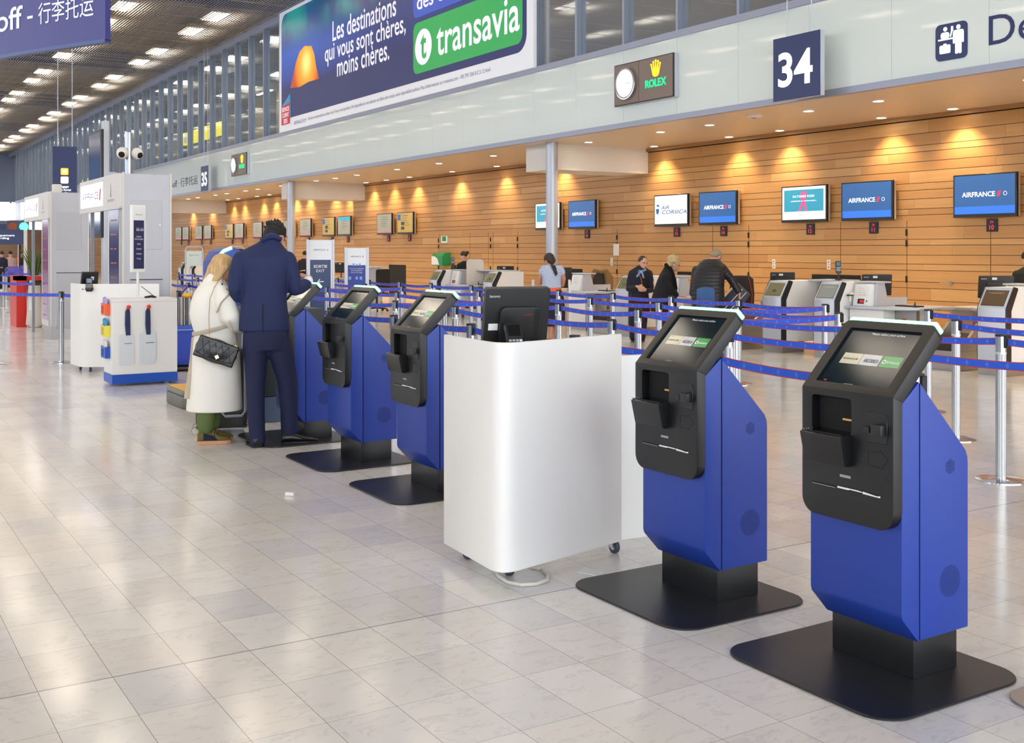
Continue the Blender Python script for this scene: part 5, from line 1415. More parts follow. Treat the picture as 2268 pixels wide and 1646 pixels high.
o = MB(); o.tube([(3.33, 13.85, 1.035), (3.40, 13.82, 1.05), (3.46, 13.85, 1.035)], 0.014, 8); o.tube([(3.30, 13.9, 1.17), (3.44, 13.85, 1.05)], 0.004, 6); o = o.build('desk_lamp', M_BLACK, None, True); tag(o, 'small black lamp with a thin arm on top of the white cabinet', 'lamp')
# grey scale with yellow top
t = thing('baggage_scale', 'low grey baggage scale with yellow top left of the blonde woman', 'baggage scale', (3.09, 11.22, 0))
oc = [(0.10, 0), (0.8, 0), (0.8, 0.76), (0.06, 0.76), (0.0, 0.70), (0.0, 0.10)]
MB().prism(oc, 0.005, 0.125).build('base', M('scale_grey', '#6c6b64', 0.45), t, bevel=0.004, seg=1)
MB().prism([(x * 1.0, y) for x, y in oc], 0.132, 0.178).build('rim', M('scale_rim_grey', '#7a7a74', 0.4), t, bevel=0.004, seg=1)
MB().prism([(0.13, 0.03), (0.77, 0.03), (0.77, 0.73), (0.08, 0.73), (0.03, 0.68), (0.03, 0.12)], 0.178, 0.186).build('yellow_top', M('yellow_plate', '#f2b416', 0.4), t)
# bag drop machine behind the couple
t = thing('bag_drop_machine', 'dark slate machine housing on a blue grey plinth behind the man in the suit', 'bag drop machine', (3.47, 10.02, 0))
MB().box(0.0, 0, 0.0, 0.62, 0.9, 0.24).build('plinth', M('slate_blue_metal', '#3a4c66', 0.4, 0.2), t, bevel=0.004, seg=1)
MB().box(0.0, 0, 0.245, 0.62, 0.9, 1.05).build('housing', M('slate_dark', '#22272f', 0.45), t, bevel=0.006)
t = thing('bag_drop_tower', 'blue rounded machine top with green light behind the blonde woman', 'bag drop machine', (3.45, 11.35, 0))
MB().box(0.0, 0.0, 0.0, 0.35, 0.5, 1.0).build('housing', M('slate_blue_metal', '#3a4c66', 0.4, 0.2), t, bevel=0.004)
mb = MB(); mb.xz([(0.0, 1.0), (0.36, 1.0), (0.36, 1.50), (0.30, 1.60), (0.18, 1.64), (0.07, 1.60), (0.0, 1.48)], 0, 0.5); mb.build('hood', BLUE, t, bevel=0.012)
MB().tube([(0.02, -0.005, 1.53), (0.08, -0.005, 1.60), (0.17, -0.005, 1.635)], 0.018, 8).build('green_light', GREEN, t, True)
MB().xz([(0.36, 1.0), (0.42, 1.0), (0.42, 1.5), (0.33, 1.62), (0.28, 1.62), (0.36, 1.5)], -0.01, 0.51).build('dark_side', M_BLACK, t)
t.location = (3.66, 12.05, 0)
# blue cart full of spare posts
t = thing('post_cart', 'blue tapered cart holding spare steel posts left of the blonde woman', 'cart', (3.92, 14.95, 0))
mb = MB(); mb.xz([(0.0, 0.52), (0.11, 0.08), (0.75, 0.06), (0.80, 0.52)], 0, 0.55); mb.build('tub', M('cart_blue', '#2748c0', 0.45), t, bevel=0.008)
MB().box(-0.02, -0.02, 0.52, 0.82, 0.57, 0.60).build('upper_rim', M('cart_blue_rim', '#2f5ad0', 0.4), t, bevel=0.01)
MB().box(-0.022, -0.024, 0.545, 0.822, -0.019, 0.552).build('silver_line', M_LG, t)
MB().box(-0.2, -0.1, 0.03, 1.0, 0.7, 0.055).build('deck', M('cart_deck', '#4a453f', 0.6), t)
for x in (-0.1, 0.9): MB().cyl((x, 0.1, 0.025), (x + 0.03, 0.1, 0.025), 0.025, n=12).build('wheel', RUB, t, True)
for i in range(7):
    o = MB(); o.cyl((4.0 + 0.055 * i, 15.1 + 0.06 * (i % 2), 0.10), (4.0 + 0.055 * i, 15.1 + 0.06 * (i % 2), 0.97), 0.031, n=16)
    o = o.build('spare_post', M_STEEL, None, True); tag(o, 'spare steel post standing in the blue cart, %s from the left' % ORD[i], 'spare post', 'spare posts in the blue cart')
o = MB().lathe([(0.05, 0), (0.07, 0.02), (0.07, 0.045), (0.03, 0.055)], n=20).build('yellow_cap', MATS['yellow_plate'], None, True); o.location = (4.19, 15.1, 0.972); tag(o, 'yellow cap on top of a spare post in the blue cart', 'cap')
# upright information signs
def upright(label, x, y, rz, w, h, navy_top, title, tcol):
    t = thing('upright_sign', label, 'upright sign', (x, y, 0), rz)
    f = MB().box(-w / 2, -0.03, 0.02, w / 2, 0.03, h).build('frame', M('sign_frame_white', '#d8dade', 0.35, 0.2), t, bevel=0.008)
    for s_ in (-1, 1): MB().box(s_ * w / 2 - 0.022, -0.045, 0.0, s_ * w / 2 + 0.022, 0.045, h + 0.01).build('side_post', M_LG, t, bevel=0.008)
    pf = plate('navy_field', w * 0.80, h * 0.74, FY(0, -0.031, h * 0.43), tcol, f, 0.002)
    txt('airline_name', 'AIRFRANCE', FY(-0.02, -0.031, h * 0.90), NAVY, f, w=w * 0.48, h=0.028)
    mb = MB(); red_slash(mb, w * 0.26, h * 0.89, 0.02, 0.032, FY(0, -0.031, 0)); mb.build('red_stroke', REDP, f)
    return t, f, pf
t, f, pf = upright('tall white framed sign reading SORTIE EXIT with a left arrow', 7.70, 19.05, math.radians(-22), 0.46, 1.80, 0, '', M('exit_navy', '#2a4270', 0.3))
txt('exit_word', 'SORTIE', FY(0, -0.033, 1.32), M_PAPER, pf, w=0.24, h=0.055, bold=0.04)
txt('exit_word', 'EXIT', FY(0, -0.033, 1.24), M_PAPER, pf, w=0.15, h=0.05)
mb = MB(); mb.box(-0.03, 1.035, 0.002, 0.06, 1.052, 0.004, FY(0, -0.031, 0)); mb.prism([(-0.055, 1.044), (-0.015, 1.094), (-0.002, 1.084), (-0.034, 1.044), (-0.002, 1.004), (-0.015, 0.994)], 0.002, 0.004, FY(0, -0.031, 0)); mb.build('left_arrow', M_PAPER, pf)
t, f, pf = upright('white framed sign with blue baggage drawings right of the exit sign', 8.72, 19.75, math.radians(-20), 0.42, 1.66, 0, '', M('poster_blue', '#2338a0', 0.35))
mb = MB()
for x_, y_, r_ in ((-0.06, 1.34, 0.022), (0.0, 1.335, 0.016), (0.06, 1.34, 0.022), (-0.13, 1.08, 0.03), (0.0, 1.08, 0.028), (0.08, 1.08, 0.03), (-0.09, 0.80, 0.035), (0.0, 0.81, 0.04), (0.10, 0.80, 0.035)):
    mb.prism(rrect(r_ * 1.6, r_ * 2, 0.005, 2, x_, y_), 0.002, 0.004, FY(0, -0.031, 0))
mb.build('baggage_drawings', M('poster_light_blue', '#7fb4e6', 0.5), pf)
txt('poster_text', 'ECONOMY\n\nAssurez votre enregistrement\net votre embarquement\nCheck your hand baggage', FY(0, -0.033, 1.26), M_PAPER, pf, w=0.26, h=0.18)
plate('red_foot_line', 0.34, 0.012, FY(0, -0.033, 0.60), REDP, pf, 0.001)
t, f, pf = upright('blue upright sign seen between booth and counter at the left', 5.05, 21.5, math.radians(-8), 0.42, 1.75, 0, '', MATS['poster_blue'])
# two rounded metal frames with notices
for i, (px_, lab) in enumerate(((0.0, 'left'), (1.05, 'right'))):
    t = thing('framed_notice', '%s one of two rounded metal frames with white notice behind the blonde woman' % lab, 'framed notice', (7.35 + px_ * 0.8, 25.9 - px_ * 0.42, 0), math.radians(-28), 'rounded frames with notices')
    MB().tube([(-0.2, 0, 0), (-0.2, 0, 1.62), (-0.17, 0, 1.68), (-0.13, 0, 1.70), (0.13, 0, 1.70), (0.17, 0, 1.68), (0.2, 0, 1.62), (0.2, 0, 0)], 0.015, 8).build('tube_frame', M_LG, t, True)
    q = MB().box(-0.18, -0.006, 1.25, 0.18, 0.006, 1.60).build('notice', M('mint_white', '#e2ece8', 0.5), t)
    MB().holed(circ(0.022, 14, -0.08, 1.5), [circ(0.014, 14, -0.08, 1.5)], 0.0065, 0.008, FY(0, 0, 0)).build('green_ring', MATS['safety_green'], q)
    txt('notice_text', 'Boarding', FY(0.03, -0.0065, 1.5), MATS['safety_green'], q, w=0.14, h=0.03)
# red bin surround with waste bags, plant, far signs and far people zone
t = thing('red_stand', 'red waste stand left of the farther grey booth', 'waste stand', (3.46, 25.3, 0))
MB().box(0, 0, 0, 0.2, 0.9, 1.07).build('red_panel', M('bright_red', '#d42418', 0.4), t); MB().box(0, 0, 0.98, 1.2, 0.5, 1.07).build('red_top', MATS['bright_red'], t)
for i, (x, c_, lab) in enumerate(((3.78, '#d8d2c8', 'clear waste bag hanging beside the red stand'), (4.12, '#d8c030', 'yellow waste bag hanging beside the red stand'))):
    o = MB(); o.stack([(0, 0, 0.06, 0.10, 0.10), (0, 0, 0.12, 0.17, 0.14), (0.02, 0, 0.35, 0.17, 0.15), (0, 0, 0.7, 0.13, 0.12), (0.0, 0, 0.95, 0.12, 0.12)], 14); o = o.build('waste_bag', M('bag' + c_, c_, 0.35, bump=0.6, bscale=12), None, True); o.location = (x + (0.06 if i else 0), 25.1, -0.055); tag(o, lab, 'waste bag')
    MB().tube([(0.13 * math.cos(a * PI / 6), 0.13 * math.sin(a * PI / 6), 0.96) for a in range(12)], 0.02, 6, closed=True).build('black_ring', M_BLACK, o, True)
t = thing('potted_plant', 'tall grassy potted plant behind the posts at the left', 'plant', (4.6, 30.5, 0))
MB().lathe([(0.16, 0), (0.2, 0.9), (0.2, 0.92)], n=16).build('pot', M_BLACK, t, True)
mb = MB(); random.seed(3)
for k in range(70):
    a = random.random() * 6.28; l_ = 0.5 + 0.35 * random.random(); r_ = 0.1 + 0.3 * random.random()
    mb.tube([(0.05 * math.cos(a), 0.05 * math.sin(a), 0.9), (r_ * 0.6 * math.cos(a), r_ * 0.6 * math.sin(a), 0.9 + l_ * 0.7), (r_ * math.cos(a), r_ * math.sin(a), 0.9 + l_)], [0.012, 0.01, 0.002], 4)
mb.build('leaves', M('olive_leaf', '#5c6b34', 0.6), t)
for i, (x, y, z, w_, h_, body, lab) in enumerate(((4.85, 36.5, 2.02, 0.9, 0.45, 'Embarquement\nBoarding', 'nearer navy direction sign at the left edge'), (6.3, 50.0, 2.35, 1.5, 0.72, 'Salles\nLounges', 'farther navy direction sign at the left edge'))):
    t = thing('direction_board', lab, 'direction sign', (x, y, 0), math.radians(-10))
    MB().box(-w_, -0.03, z - h_ / 2, w_ * 0.4, 0.03, z + h_ / 2).build('board', M_SNAVY, t)
    MB().box(w_ * 0.4 - 0.02, -0.05, 0, w_ * 0.4 + 0.08, 0.05, z + h_ / 2).build('post', M_BEDGE, t)
    txt('lettering', body, FY(-w_ * 0.3, -0.031, z), MATS['lit_white'], t, w=w_ * 0.8, h=h_ * 0.35)
t = thing('signal_light', 'green signal light glowing above the far queue', 'signal light', (7.0, 49.5, 2.6))
MB().box(-0.6, 0, -0.25, 0.25, 0.1, 0.25).build('housing', M('housing_blue_grey', '#4a5468', 0.5), t); MB().cyl((0.05, -0.02, 0), (0.05, 0, 0), 0.17, n=20).build('green_lamp', M('signal_green', '#20e090', 0.4, emit='#40ffb0', es=4), t); MB().cyl((-0.38, -0.02, 0), (-0.38, 0, 0), 0.17, n=20).build('dull_lamp', M('dull_orange', '#9a4c30', 0.5), t)
MB().cyl((-0.1, 0.05, -2.6), (-0.1, 0.05, -0.25), 0.04, n=10).build('mast', M_BLACK, t, True)
# yellow lit signs of the upper level
for i, (y, w_, z, lab) in enumerate(((56.9, 7.1, 7.6, 'yellow lit sign behind the upper glazing'), (84.0, 10.0, 6.6, 'far yellow lit sign behind the upper glazing'))):
    t = thing('lit_sign', lab, 'lit sign', (16.5, y, z))
    MB().box(0, -w_ / 2, -0.32, 0.2, w_ / 2, 0.32).build('yellow_box', M('lit_yellow', '#ffe020', 0.4, emit='#ffe018', es=2.6), t, bevel=0.02)
    for s_ in (-0.4, 0.4): MB().cyl((0.1, s_ * w_, 0.38), (0.1, s_ * w_, 9.85 - z), 0.03, n=8).build('hanging_rod', M_LG, t, True)
    plate('symbol', 0.5, 0.5, FX(0, w_ * 0.4, 0), M_LWH, t, 0.01)

# ---------------------------------------------------------------- people
SKIN = M('skin', '#c98f76', 0.5)
SKINL = M('skin_light', '#d8a48c', 0.5)
LIP = M('lip', '#a84a48', 0.5); EYEW = M('eye_dark', '#2a2422', 0.3); BROW = M('brow_brown', '#4a3626', 0.8)
def view_frame(px, d):
    """ground point at depth d seen at column px, and the yaw that turns +y away from the viewer"""
    a = (px - PPX) / FOC
    dx, dy = math.sin(YAW) + a * math.cos(YAW), math.cos(YAW) - a * math.sin(YAW)
    return (dx * d, dy * d, 0), -math.atan2(dx, dy)
class Fig:
    def __init__(s, name, label, px, d):
        loc, rz = view_frame(px, d)
        s.t = thing('person', label, 'person', loc, rz)
        s.px, s.k = px, d / FOC / math.cos(math.atan((px - PPX) / FOC)) * math.cos(math.atan((px - PPX) / FOC))
    def P(s, px, py, y=0.0):
        return ((px - s.px) * s.k, y, 1.6 - (py - HOR) * s.k)
def head(mb, T, k=1.0):
    mb2 = MB(T)
    mb2.bm.free(); mb2.bm = mb.bm
    mb2.ball((0, -0.005 * k, 0.03 * k), (0.074 * k, 0.093 * k, 0.09 * k))
    mb2.ball((0, 0.022 * k, -0.035 * k), (0.058 * k, 0.068 * k, 0.078 * k))
    mb2.ball((0, 0.035 * k, -0.078 * k), (0.034 * k, 0.045 * k, 0.034 * k))
    mb2.tube([(0, 0.082 * k, 0.015 * k), (0, 0.104 * k, -0.022 * k), (0, 0.092 * k, -0.034 * k)], [0.008 * k, 0.013 * k, 0.015 * k], 8)
    for q in (-1, 1): mb2.ball((0.075 * q * k, -0.005 * k, -0.012 * k), (0.010 * k, 0.02 * k, 0.032 * k))
def face(parent, T, k=1.0):
    for q in (-1, 1):
        MB(T).ball((0.029 * q * k, 0.083 * k, 0.008 * k), (0.012 * k, 0.008 * k, 0.006 * k), n=10, m=6).build('eye', EYEW, parent, True)
        MB(T).tube([(0.014 * q * k, 0.090 * k, 0.026 * k), (0.030 * q * k, 0.088 * k, 0.030 * k), (0.044 * q * k, 0.078 * k, 0.025 * k)], 0.003 * k, 6).build('eyebrow', BROW, parent, True)
    MB(T).tube([(-0.022 * k, 0.083 * k, -0.060 * k), (0, 0.092 * k, -0.058 * k), (0.022 * k, 0.083 * k, -0.060 * k)], [0.003 * k, 0.006 * k, 0.003 * k], 8).build('lips', LIP, parent, True)
def hand(mb, wrist, dirn, palm_n, side=1, k=1.0, curl=0.5, r=0.0085):
    """palm and five fingers; dirn points along the hand, palm_n out of the palm, side +1 puts the thumb on dirn x palm_n"""
    w = Vector(wrist); d = Vector(dirn).normalized(); n = Vector(palm_n); n = (n - d * n.dot(d)).normalized(); b = d.cross(n) * side
    mb.tube([w, w + d * 0.03 * k, w + d * 0.075 * k, w + d * 0.09 * k], [0.026 * k, 0.034 * k, 0.040 * k, 0.036 * k], 10, flat=0.42, up=b)
    for i, L in enumerate((0.072, 0.080, 0.075, 0.060)):
        o = b * (0.030 - 0.020 * i) * k
        p0 = w + d * 0.08 * k + o
        c1, c2 = curl * 0.8, curl * 1.7
        p1 = p0 + (d * math.cos(c1 * .6) + n * math.sin(c1 * .6)) * L * 0.45 * k
        p2 = p1 + (d * math.cos(c1 + .2) + n * math.sin(c1 + .2)) * L * 0.32 * k
        p3 = p2 + (d * math.cos(c2) + n * math.sin(c2)) * L * 0.26 * k
        mb.tube([p0 - d * 0.02 * k, p0, p1, p2, p3], [r * 1.1 * k, r * 1.1 * k, r * k, r * 0.92 * k, r * 0.75 * k], 8)
    t0 = w + d * 0.025 * k + b * 0.026 * k
    t1 = t0 + (d * 0.5 + b * 0.75 + n * 0.2).normalized() * 0.038 * k
    t2 = t1 + (d * 0.85 + b * 0.25 + n * 0.35).normalized() * 0.034 * k
    mb.tube([t0, t1, t2], [r * 1.4 * k, r * 1.2 * k, r * 0.9 * k], 8)
def joint_tube(mb, pts, rad, n=12, flat=1.0, up=None):
    mb.tube(pts, rad, n, flat=flat, up=up)
    for p, r in zip(pts, rad): mb.ball(p, r * 0.98 * (min(1, flat) if flat != 1 else 1), n=10, m=7)
def garment(name, mb, mat, parent, voxel=0.012, smooth=2):
    o = mb.build(name, mat, parent, True)
    return remesh(o, voxel, smooth)
def cloth(name, color, rough=0.8, wr=0.5, sc=9.0):
    m = M(name, color, rough)
    if m.get('done'): return m
    m['done'] = 1
    nt = m.node_tree; b = nt.nodes['Principled BSDF']; tc = nt.nodes.new('ShaderNodeTexCoord')
    n = nt.nodes.new('ShaderNodeTexNoise'); n.inputs['Scale'].default_value = sc; n.inputs['Detail'].default_value = 3; n.inputs['Distortion'].default_value = 1.5
    nt.links.new(tc.outputs['Object'], n.inputs['Vector'])
    bp = nt.nodes.new('ShaderNodeBump'); bp.inputs['Strength'].default_value = wr; bp.inputs['Distance'].default_value = 0.02
    nt.links.new(n.outputs['Fac'], bp.inputs['Height']); nt.links.new(bp.outputs[0], b.inputs['Normal'])
    return m
def shoe(mb, heel, toe, w=0.042, h=0.07):
    a, b = Vector(heel), Vector(toe); d = (b - a); L = d.length; d.normalize(); s_ = Vector((-d.y, d.x, 0))
    rings = []
    for f, ww, hh in ((0.0, 0.6, 0.75), (0.06, 0.85, 1.0), (0.25, 0.9, 1.05), (0.45, 0.95, 0.85), (0.65, 1.1, 0.62), (0.82, 1.05, 0.5), (0.95, 0.75, 0.38), (1.0, 0.45, 0.25)):
        c = a + d * L * f
        R = []
        for i in range(12):
            t_ = 2 * PI * i / 12
            R.append(mb.v(c + s_ * (w * ww * math.cos(t_)) + Vector((0, 0, h * hh * 0.5 * (1 + math.sin(t_)) + 0.012))))
        rings.append(R)
    for k in range(len(rings) - 1):
        for i in range(12): mb.f([rings[k][i], rings[k][(i + 1) % 12], rings[k + 1][(i + 1) % 12], rings[k + 1][i]])
    mb.f(rings[0][::-1]); mb.f(rings[-1])
def sole(mb, heel, toe, w=0.044, t=0.025):
    a, b = Vector(heel), Vector(toe); d = (b - a); L = d.length; d.normalize(); s_ = Vector((-d.y, d.x, 0))
    out = []
    fs = ((0.0, 0.6), (0.06, 0.9), (0.3, 0.85), (0.5, 0.9), (0.7, 1.1), (0.88, 1.0), (0.97, 0.65), (1.0, 0.3))
    pl = [a + d * L * f + s_ * w * q for f, q in fs] + [a + d * L * f - s_ * w * q for f, q in fs[::-1]]
    mb.prism([(p.x, p.y) for p in pl], 0.001, t)

# ---- the man in the navy suit, seen from behind at the fifth kiosk
F = Fig('man', 'man in navy suit seen from behind, reaching over a blue kiosk', 590, 9.20)
P = F.P
NAVS = cloth('navy_suit', '#172450', 0.75, 0.25, 7)
NAVT = cloth('navy_trousers', '#131d42', 0.8, 0.3, 6)
hc = Vector(P(607, 528, 0.10))
HT = Matrix.Translation(hc) @ Matrix.Rotation(math.radians(-28), 4, 'Z') @ Matrix.Rotation(math.radians(-38), 4, 'X')
mb = MB()
head(mb, HT, 1.08)
joint_tube(mb, [P(600, 560, 0.0), P(603, 540, 0.05), hc + Vector((0, -0.01, -0.03))], [0.062, 0.058, 0.058])
mb.stack([(0.0, 0.0, 0.95, 0.15, 0.10), (0.0, 0.0, 1.2, 0.14, 0.10), (0.0, 0, 1.45, 0.18, 0.11), (0.01, 0, 1.56, 0.14, 0.08), (0.02, 0, 1.6, 0.06, 0.06)])
joint_tube(mb, [P(638, 572, 0.0), P(652, 642, 0.04), P(686, 618, 0.17)], [0.045, 0.036, 0.028])
joint_tube(mb, [P(533, 572, 0.0), P(524, 640, 0.0), P(548, 660, 0.24)], [0.045, 0.038, 0.028])
hand(mb, P(685, 617, 0.17), (-0.8, 0.35, 0.25), (0, 0.3, -1), -1, 1.0, 0.55)
hand(mb, P(550, 660, 0.25), (0.5, 0.9, -0.1), (0, 0, -1), -1, 1.0, 0.4)
joint_tube(mb, [P(566, 740, 0), P(566, 850, -0.03), P(571, 975, -0.08)], [0.07, 0.045, 0.03])
joint_tube(mb, [P(612, 740, 0), P(636, 850, 0.03), P(640, 968, 0.04)], [0.07, 0.045, 0.03])
garment('body', mb, SKIN, F.t, 0.008, 2)
# hair, short and black
mb = MB(); h2 = HT
m2 = MB(h2); m2.bm.free(); m2.bm = mb.bm
m2.ball((0, -0.018, 0.055), (0.088, 0.108, 0.092)); m2.ball((0, -0.062, 0.0), (0.072, 0.056, 0.078))
random.seed(2)
for i in range(90):
    a = random.random() * 6.28; e_ = random.random() * 1.45 - 0.15
    p = Vector((0.083 * math.cos(a) * math.cos(e_), -0.02 + 0.105 * math.sin(a) * math.cos(e_), 0.05 + 0.09 * math.sin(e_)))
    m2.tube([p * 0.9, p * 1.17 + Vector((0, -0.006, -0.004))], [0.012, 0.003], 6)
garment('hair', mb, M('black_hair', '#070606', 0.55, bump=0.8, bscale=90), F.t, 0.006, 1)
MB(HT).tube([(0.085, 0.0, 0.0), (0.083, 0.05, 0.01), (0.070, 0.10, 0.008)], 0.0028, 6).build('glasses_temple', M_BLACK, F.t, True)
# jacket
mb = MB()
cx_ = lambda l, r: ((l + r) / 2 - 590) * F.k
rx_ = lambda l, r: (r - l) / 2 * F.k
rows_ = [(530, 641, 733, 0.150), (531, 640, 715, 0.152), (533, 637, 690, 0.148), (536, 634, 660, 0.14), (537, 634, 640, 0.138), (534, 637, 615, 0.142), (529, 641, 590, 0.145), (524, 645, 572, 0.135), (532, 640, 560, 0.115), (548, 630, 549, 0.09), (570, 622, 538, 0.075), (583, 617, 528, 0.064)]
mb.stack([(cx_(l, r), 0.02 if z > 560 else 0.03, P(0, z)[2], rx_(l, r), ry) for l, r, z, ry in rows_], 32, 2.3)
joint_tube(mb, [P(636, 575, 0.01), P(645, 605, 0.02), P(652, 640, 0.03)], [0.072, 0.070, 0.062])
joint_tube(mb, [P(652, 640, 0.03), P(664, 638, 0.08), P(677, 631, 0.13)], [0.062, 0.058, 0.052])
joint_tube(mb, [P(535, 575, 0.01), P(526, 605, 0.0), P(523, 640, 0.0), P(528, 655, 0.04)], [0.072, 0.066, 0.060, 0.058])
joint_tube(mb, [P(528, 652, 0.04), P(545, 656, 0.20)], [0.056, 0.048])
j = garment('jacket', mb, NAVS, F.t, 0.010, 3)
mb = MB(); mb.box(P(582, 0)[0], -0.135, P(0, 733)[2] - 0.002, P(583, 0)[0], -0.125, P(0, 672)[2]); mb.build('vent_seam', M('seam_dark', '#070b18', 0.9), j)
MB().tube([P(580, 533, -0.03), P(590, 527, -0.045), P(605, 524, -0.05), P(622, 530, -0.02)], 0.020, 8, flat=1.0).build('collar', NAVS, F.t, True)
MB().tube([P(588, 524, -0.02), P(600, 519, -0.02), P(615, 523, 0.0)], 0.014, 8).build('shirt_collar', M('blue_shirt', '#2a3a80', 0.7), F.t, True)
MB().tube([P(677, 629, 0.13), P(685, 620, 0.165)], [0.043, 0.038], 14).build('shirt_cuff', M('shirt_cuff_white', '#e4ecf6', 0.7), F.t, True)
# trousers
mb = MB()
mb.stack([(cx_(538, 640), 0.0, P(0, 775)[2], rx_(540, 640), 0.125), (cx_(538, 638), 0.0, P(0, 750)[2], rx_(540, 638), 0.13), (cx_(540, 634), 0.0, P(0, 715)[2], rx_(542, 632), 0.12)], 28, 2.3)
joint_tube(mb, [P(566, 762, -0.01), P(567, 800, -0.015), P(566, 850, -0.03), P(568, 910, -0.06), P(571, 975, -0.08)], [0.105, 0.094, 0.078, 0.070, 0.064], 16)
joint_tube(mb, [P(614, 762, 0.0), P(626, 800, 0.01), P(636, 850, 0.03), P(639, 910, 0.03), P(640, 962, 0.035)], [0.103, 0.096, 0.082, 0.072, 0.069], 16)
mb.ball(P(648, 955, 0.04), (0.07, 0.06, 0.045)); mb.ball(P(572, 968, -0.085), (0.066, 0.06, 0.05))
garment('trousers', mb, NAVT, F.t, 0.011, 2)
SH = M('black_leather', '#17181b', 0.3)
for a, b_ in ((P(573, 990, -0.14), P(556, 975, 0.10)), (P(622, 980, 0.0), P(702, 980, 0.02))):
    a = (a[0], a[1], 0); b_ = (b_[0], b_[1], 0)
    mb = MB(); shoe(mb, a, b_, 0.048, 0.085); sh = mb.build('shoe', SH, F.t, True)
    mb = MB(); sole(mb, a, b_, 0.050, 0.022); mb.build('sole', M('black_sole', '#0e0e10', 0.5), sh)

# ---- the blonde woman in the white trench coat
F = Fig('woman', 'blonde woman in long white trench coat, green trousers and trainers', 470, 9.34)
P = F.P
COATW = cloth('cream_white_cotton', '#f0ede4', 0.85, 0.32, 4)
BEIGE = M('beige_trim', '#bdb09a', 0.8)
hc = Vector(P(492, 598, -0.02))
HT = Matrix.Translation(hc) @ Matrix.Rotation(math.radians(-72), 4, 'Z') @ Matrix.Rotation(math.radians(-30), 4, 'X')
mb = MB(); head(mb, HT, 0.98)
joint_tube(mb, [P(474, 640, 0), P(480, 622, 0), hc], [0.052, 0.05, 0.05])
mb.stack([(0.01, 0, 0.85, 0.12, 0.15), (0.02, 0, 1.1, 0.11, 0.14), (0.01, 0, 1.28, 0.11, 0.16), (0.01, 0, 1.36, 0.07, 0.09)])
joint_tube(mb, [P(488, 645, -0.15), P(508, 700, -0.17), P(530, 722, -0.04)], [0.045, 0.036, 0.026])
joint_tube(mb, [P(485, 645, 0.15), P(505, 700, 0.17), P(532, 716, 0.12)], [0.045, 0.036, 0.026])
hand(mb, P(531, 722, -0.03), (0.8, 0.5, 0.2), (0, 0.2, -1), 1, 0.9, 0.6); hand(mb, P(532, 716, 0.12), (0.8, -0.3, 0.2), (0, 0, -1), -1, 0.9, 0.6)
joint_tube(mb, [P(462, 800, -0.08), P(458, 880, -0.08), P(455, 962, -0.10)], [0.07, 0.05, 0.03]); joint_tube(mb, [P(468, 800, 0.08), P(468, 880, 0.08), P(468, 955, 0.06)], [0.07, 0.05, 0.03])
garment('body', mb, SKINL, F.t, 0.009, 2)
face(F.t, HT, 0.98)
# hair
HAIR = bpy.data.materials.new('blonde_hair'); HAIR.use_nodes = True; nt = HAIR.node_tree; b = nt.nodes['Principled BSDF']
tc = nt.nodes.new('ShaderNodeTexCoord'); vm_ = nt.nodes.new('ShaderNodeVectorMath'); vm_.operation = 'MULTIPLY'; nt.links.new(tc.outputs['Object'], vm_.inputs[0]); vm_.inputs[1].default_value = (60, 60, 5)
nz = nt.nodes.new('ShaderNodeTexNoise'); nz.inputs['Scale'].default_value = 1.0; nz.inputs['Detail'].default_value = 4; nz.inputs['Distortion'].default_value = 0.6; nt.links.new(vm_.outputs[0], nz.inputs['Vector'])
nt.links.new(mixc(nt, nz.outputs['Fac'], lin('#a5743c'), lin('#f0cf98')), b.inputs['Base Color']); b.inputs['Roughness'].default_value = 0.45
bp_ = nt.nodes.new('ShaderNodeBump'); bp_.inputs['Strength'].default_value = 0.7; bp_.inputs['Distance'].default_value = 0.01; nt.links.new(nz.outputs['Fac'], bp_.inputs['Height']); nt.links.new(bp_.outputs[0], b.inputs['Normal'])
mb = MB(); m2 = MB(HT); m2.bm.free(); m2.bm = mb.bm
m2.ball((0, -0.022, 0.04), (0.086, 0.102, 0.094)); m2.ball((0, -0.06, -0.02), (0.080, 0.062, 0.085))
random.seed(21)
def lock(p0, p1, p2, p3, w_):
    joint_tube(mb, [p0, p1, p2, p3], [w_, w_ * 1.0, w_ * 0.75, w_ * 0.25], 8)
for i in range(26):
    f_ = i / 25.0                      # from the back of the head (0) round the near side to the temple (1)
    y0_ = 0.06 - 0.15 * min(1, f_ * 1.6)
    x0_ = 468 + 32 * f_; j_ = random.uniform(-1.5, 1.5)
    lock(P(484 + 10 * f_, 572 + 2 * abs(f_ - .5), y0_ * 0.55), P(x0_ - 2 + 3 * f_, 592, y0_ * 1.05), P(456 + 30 * f_ + j_, 618 + j_, y0_ * 1.15), P(444 + 30 * f_ + 2 * j_, 650 - 14 * f_ + 3 * j_, y0_ * 1.0 - 0.01), 0.020)
lock(P(496, 572, -0.05), P(505, 584, -0.075), P(505, 600, -0.08), P(499, 618, -0.09), 0.013)
lock(P(498, 571, -0.03), P(510, 584, -0.05), P(513, 596, -0.055), P(508, 612, -0.07), 0.010)
garment('hair', mb, HAIR, F.t, 0.007, 2)
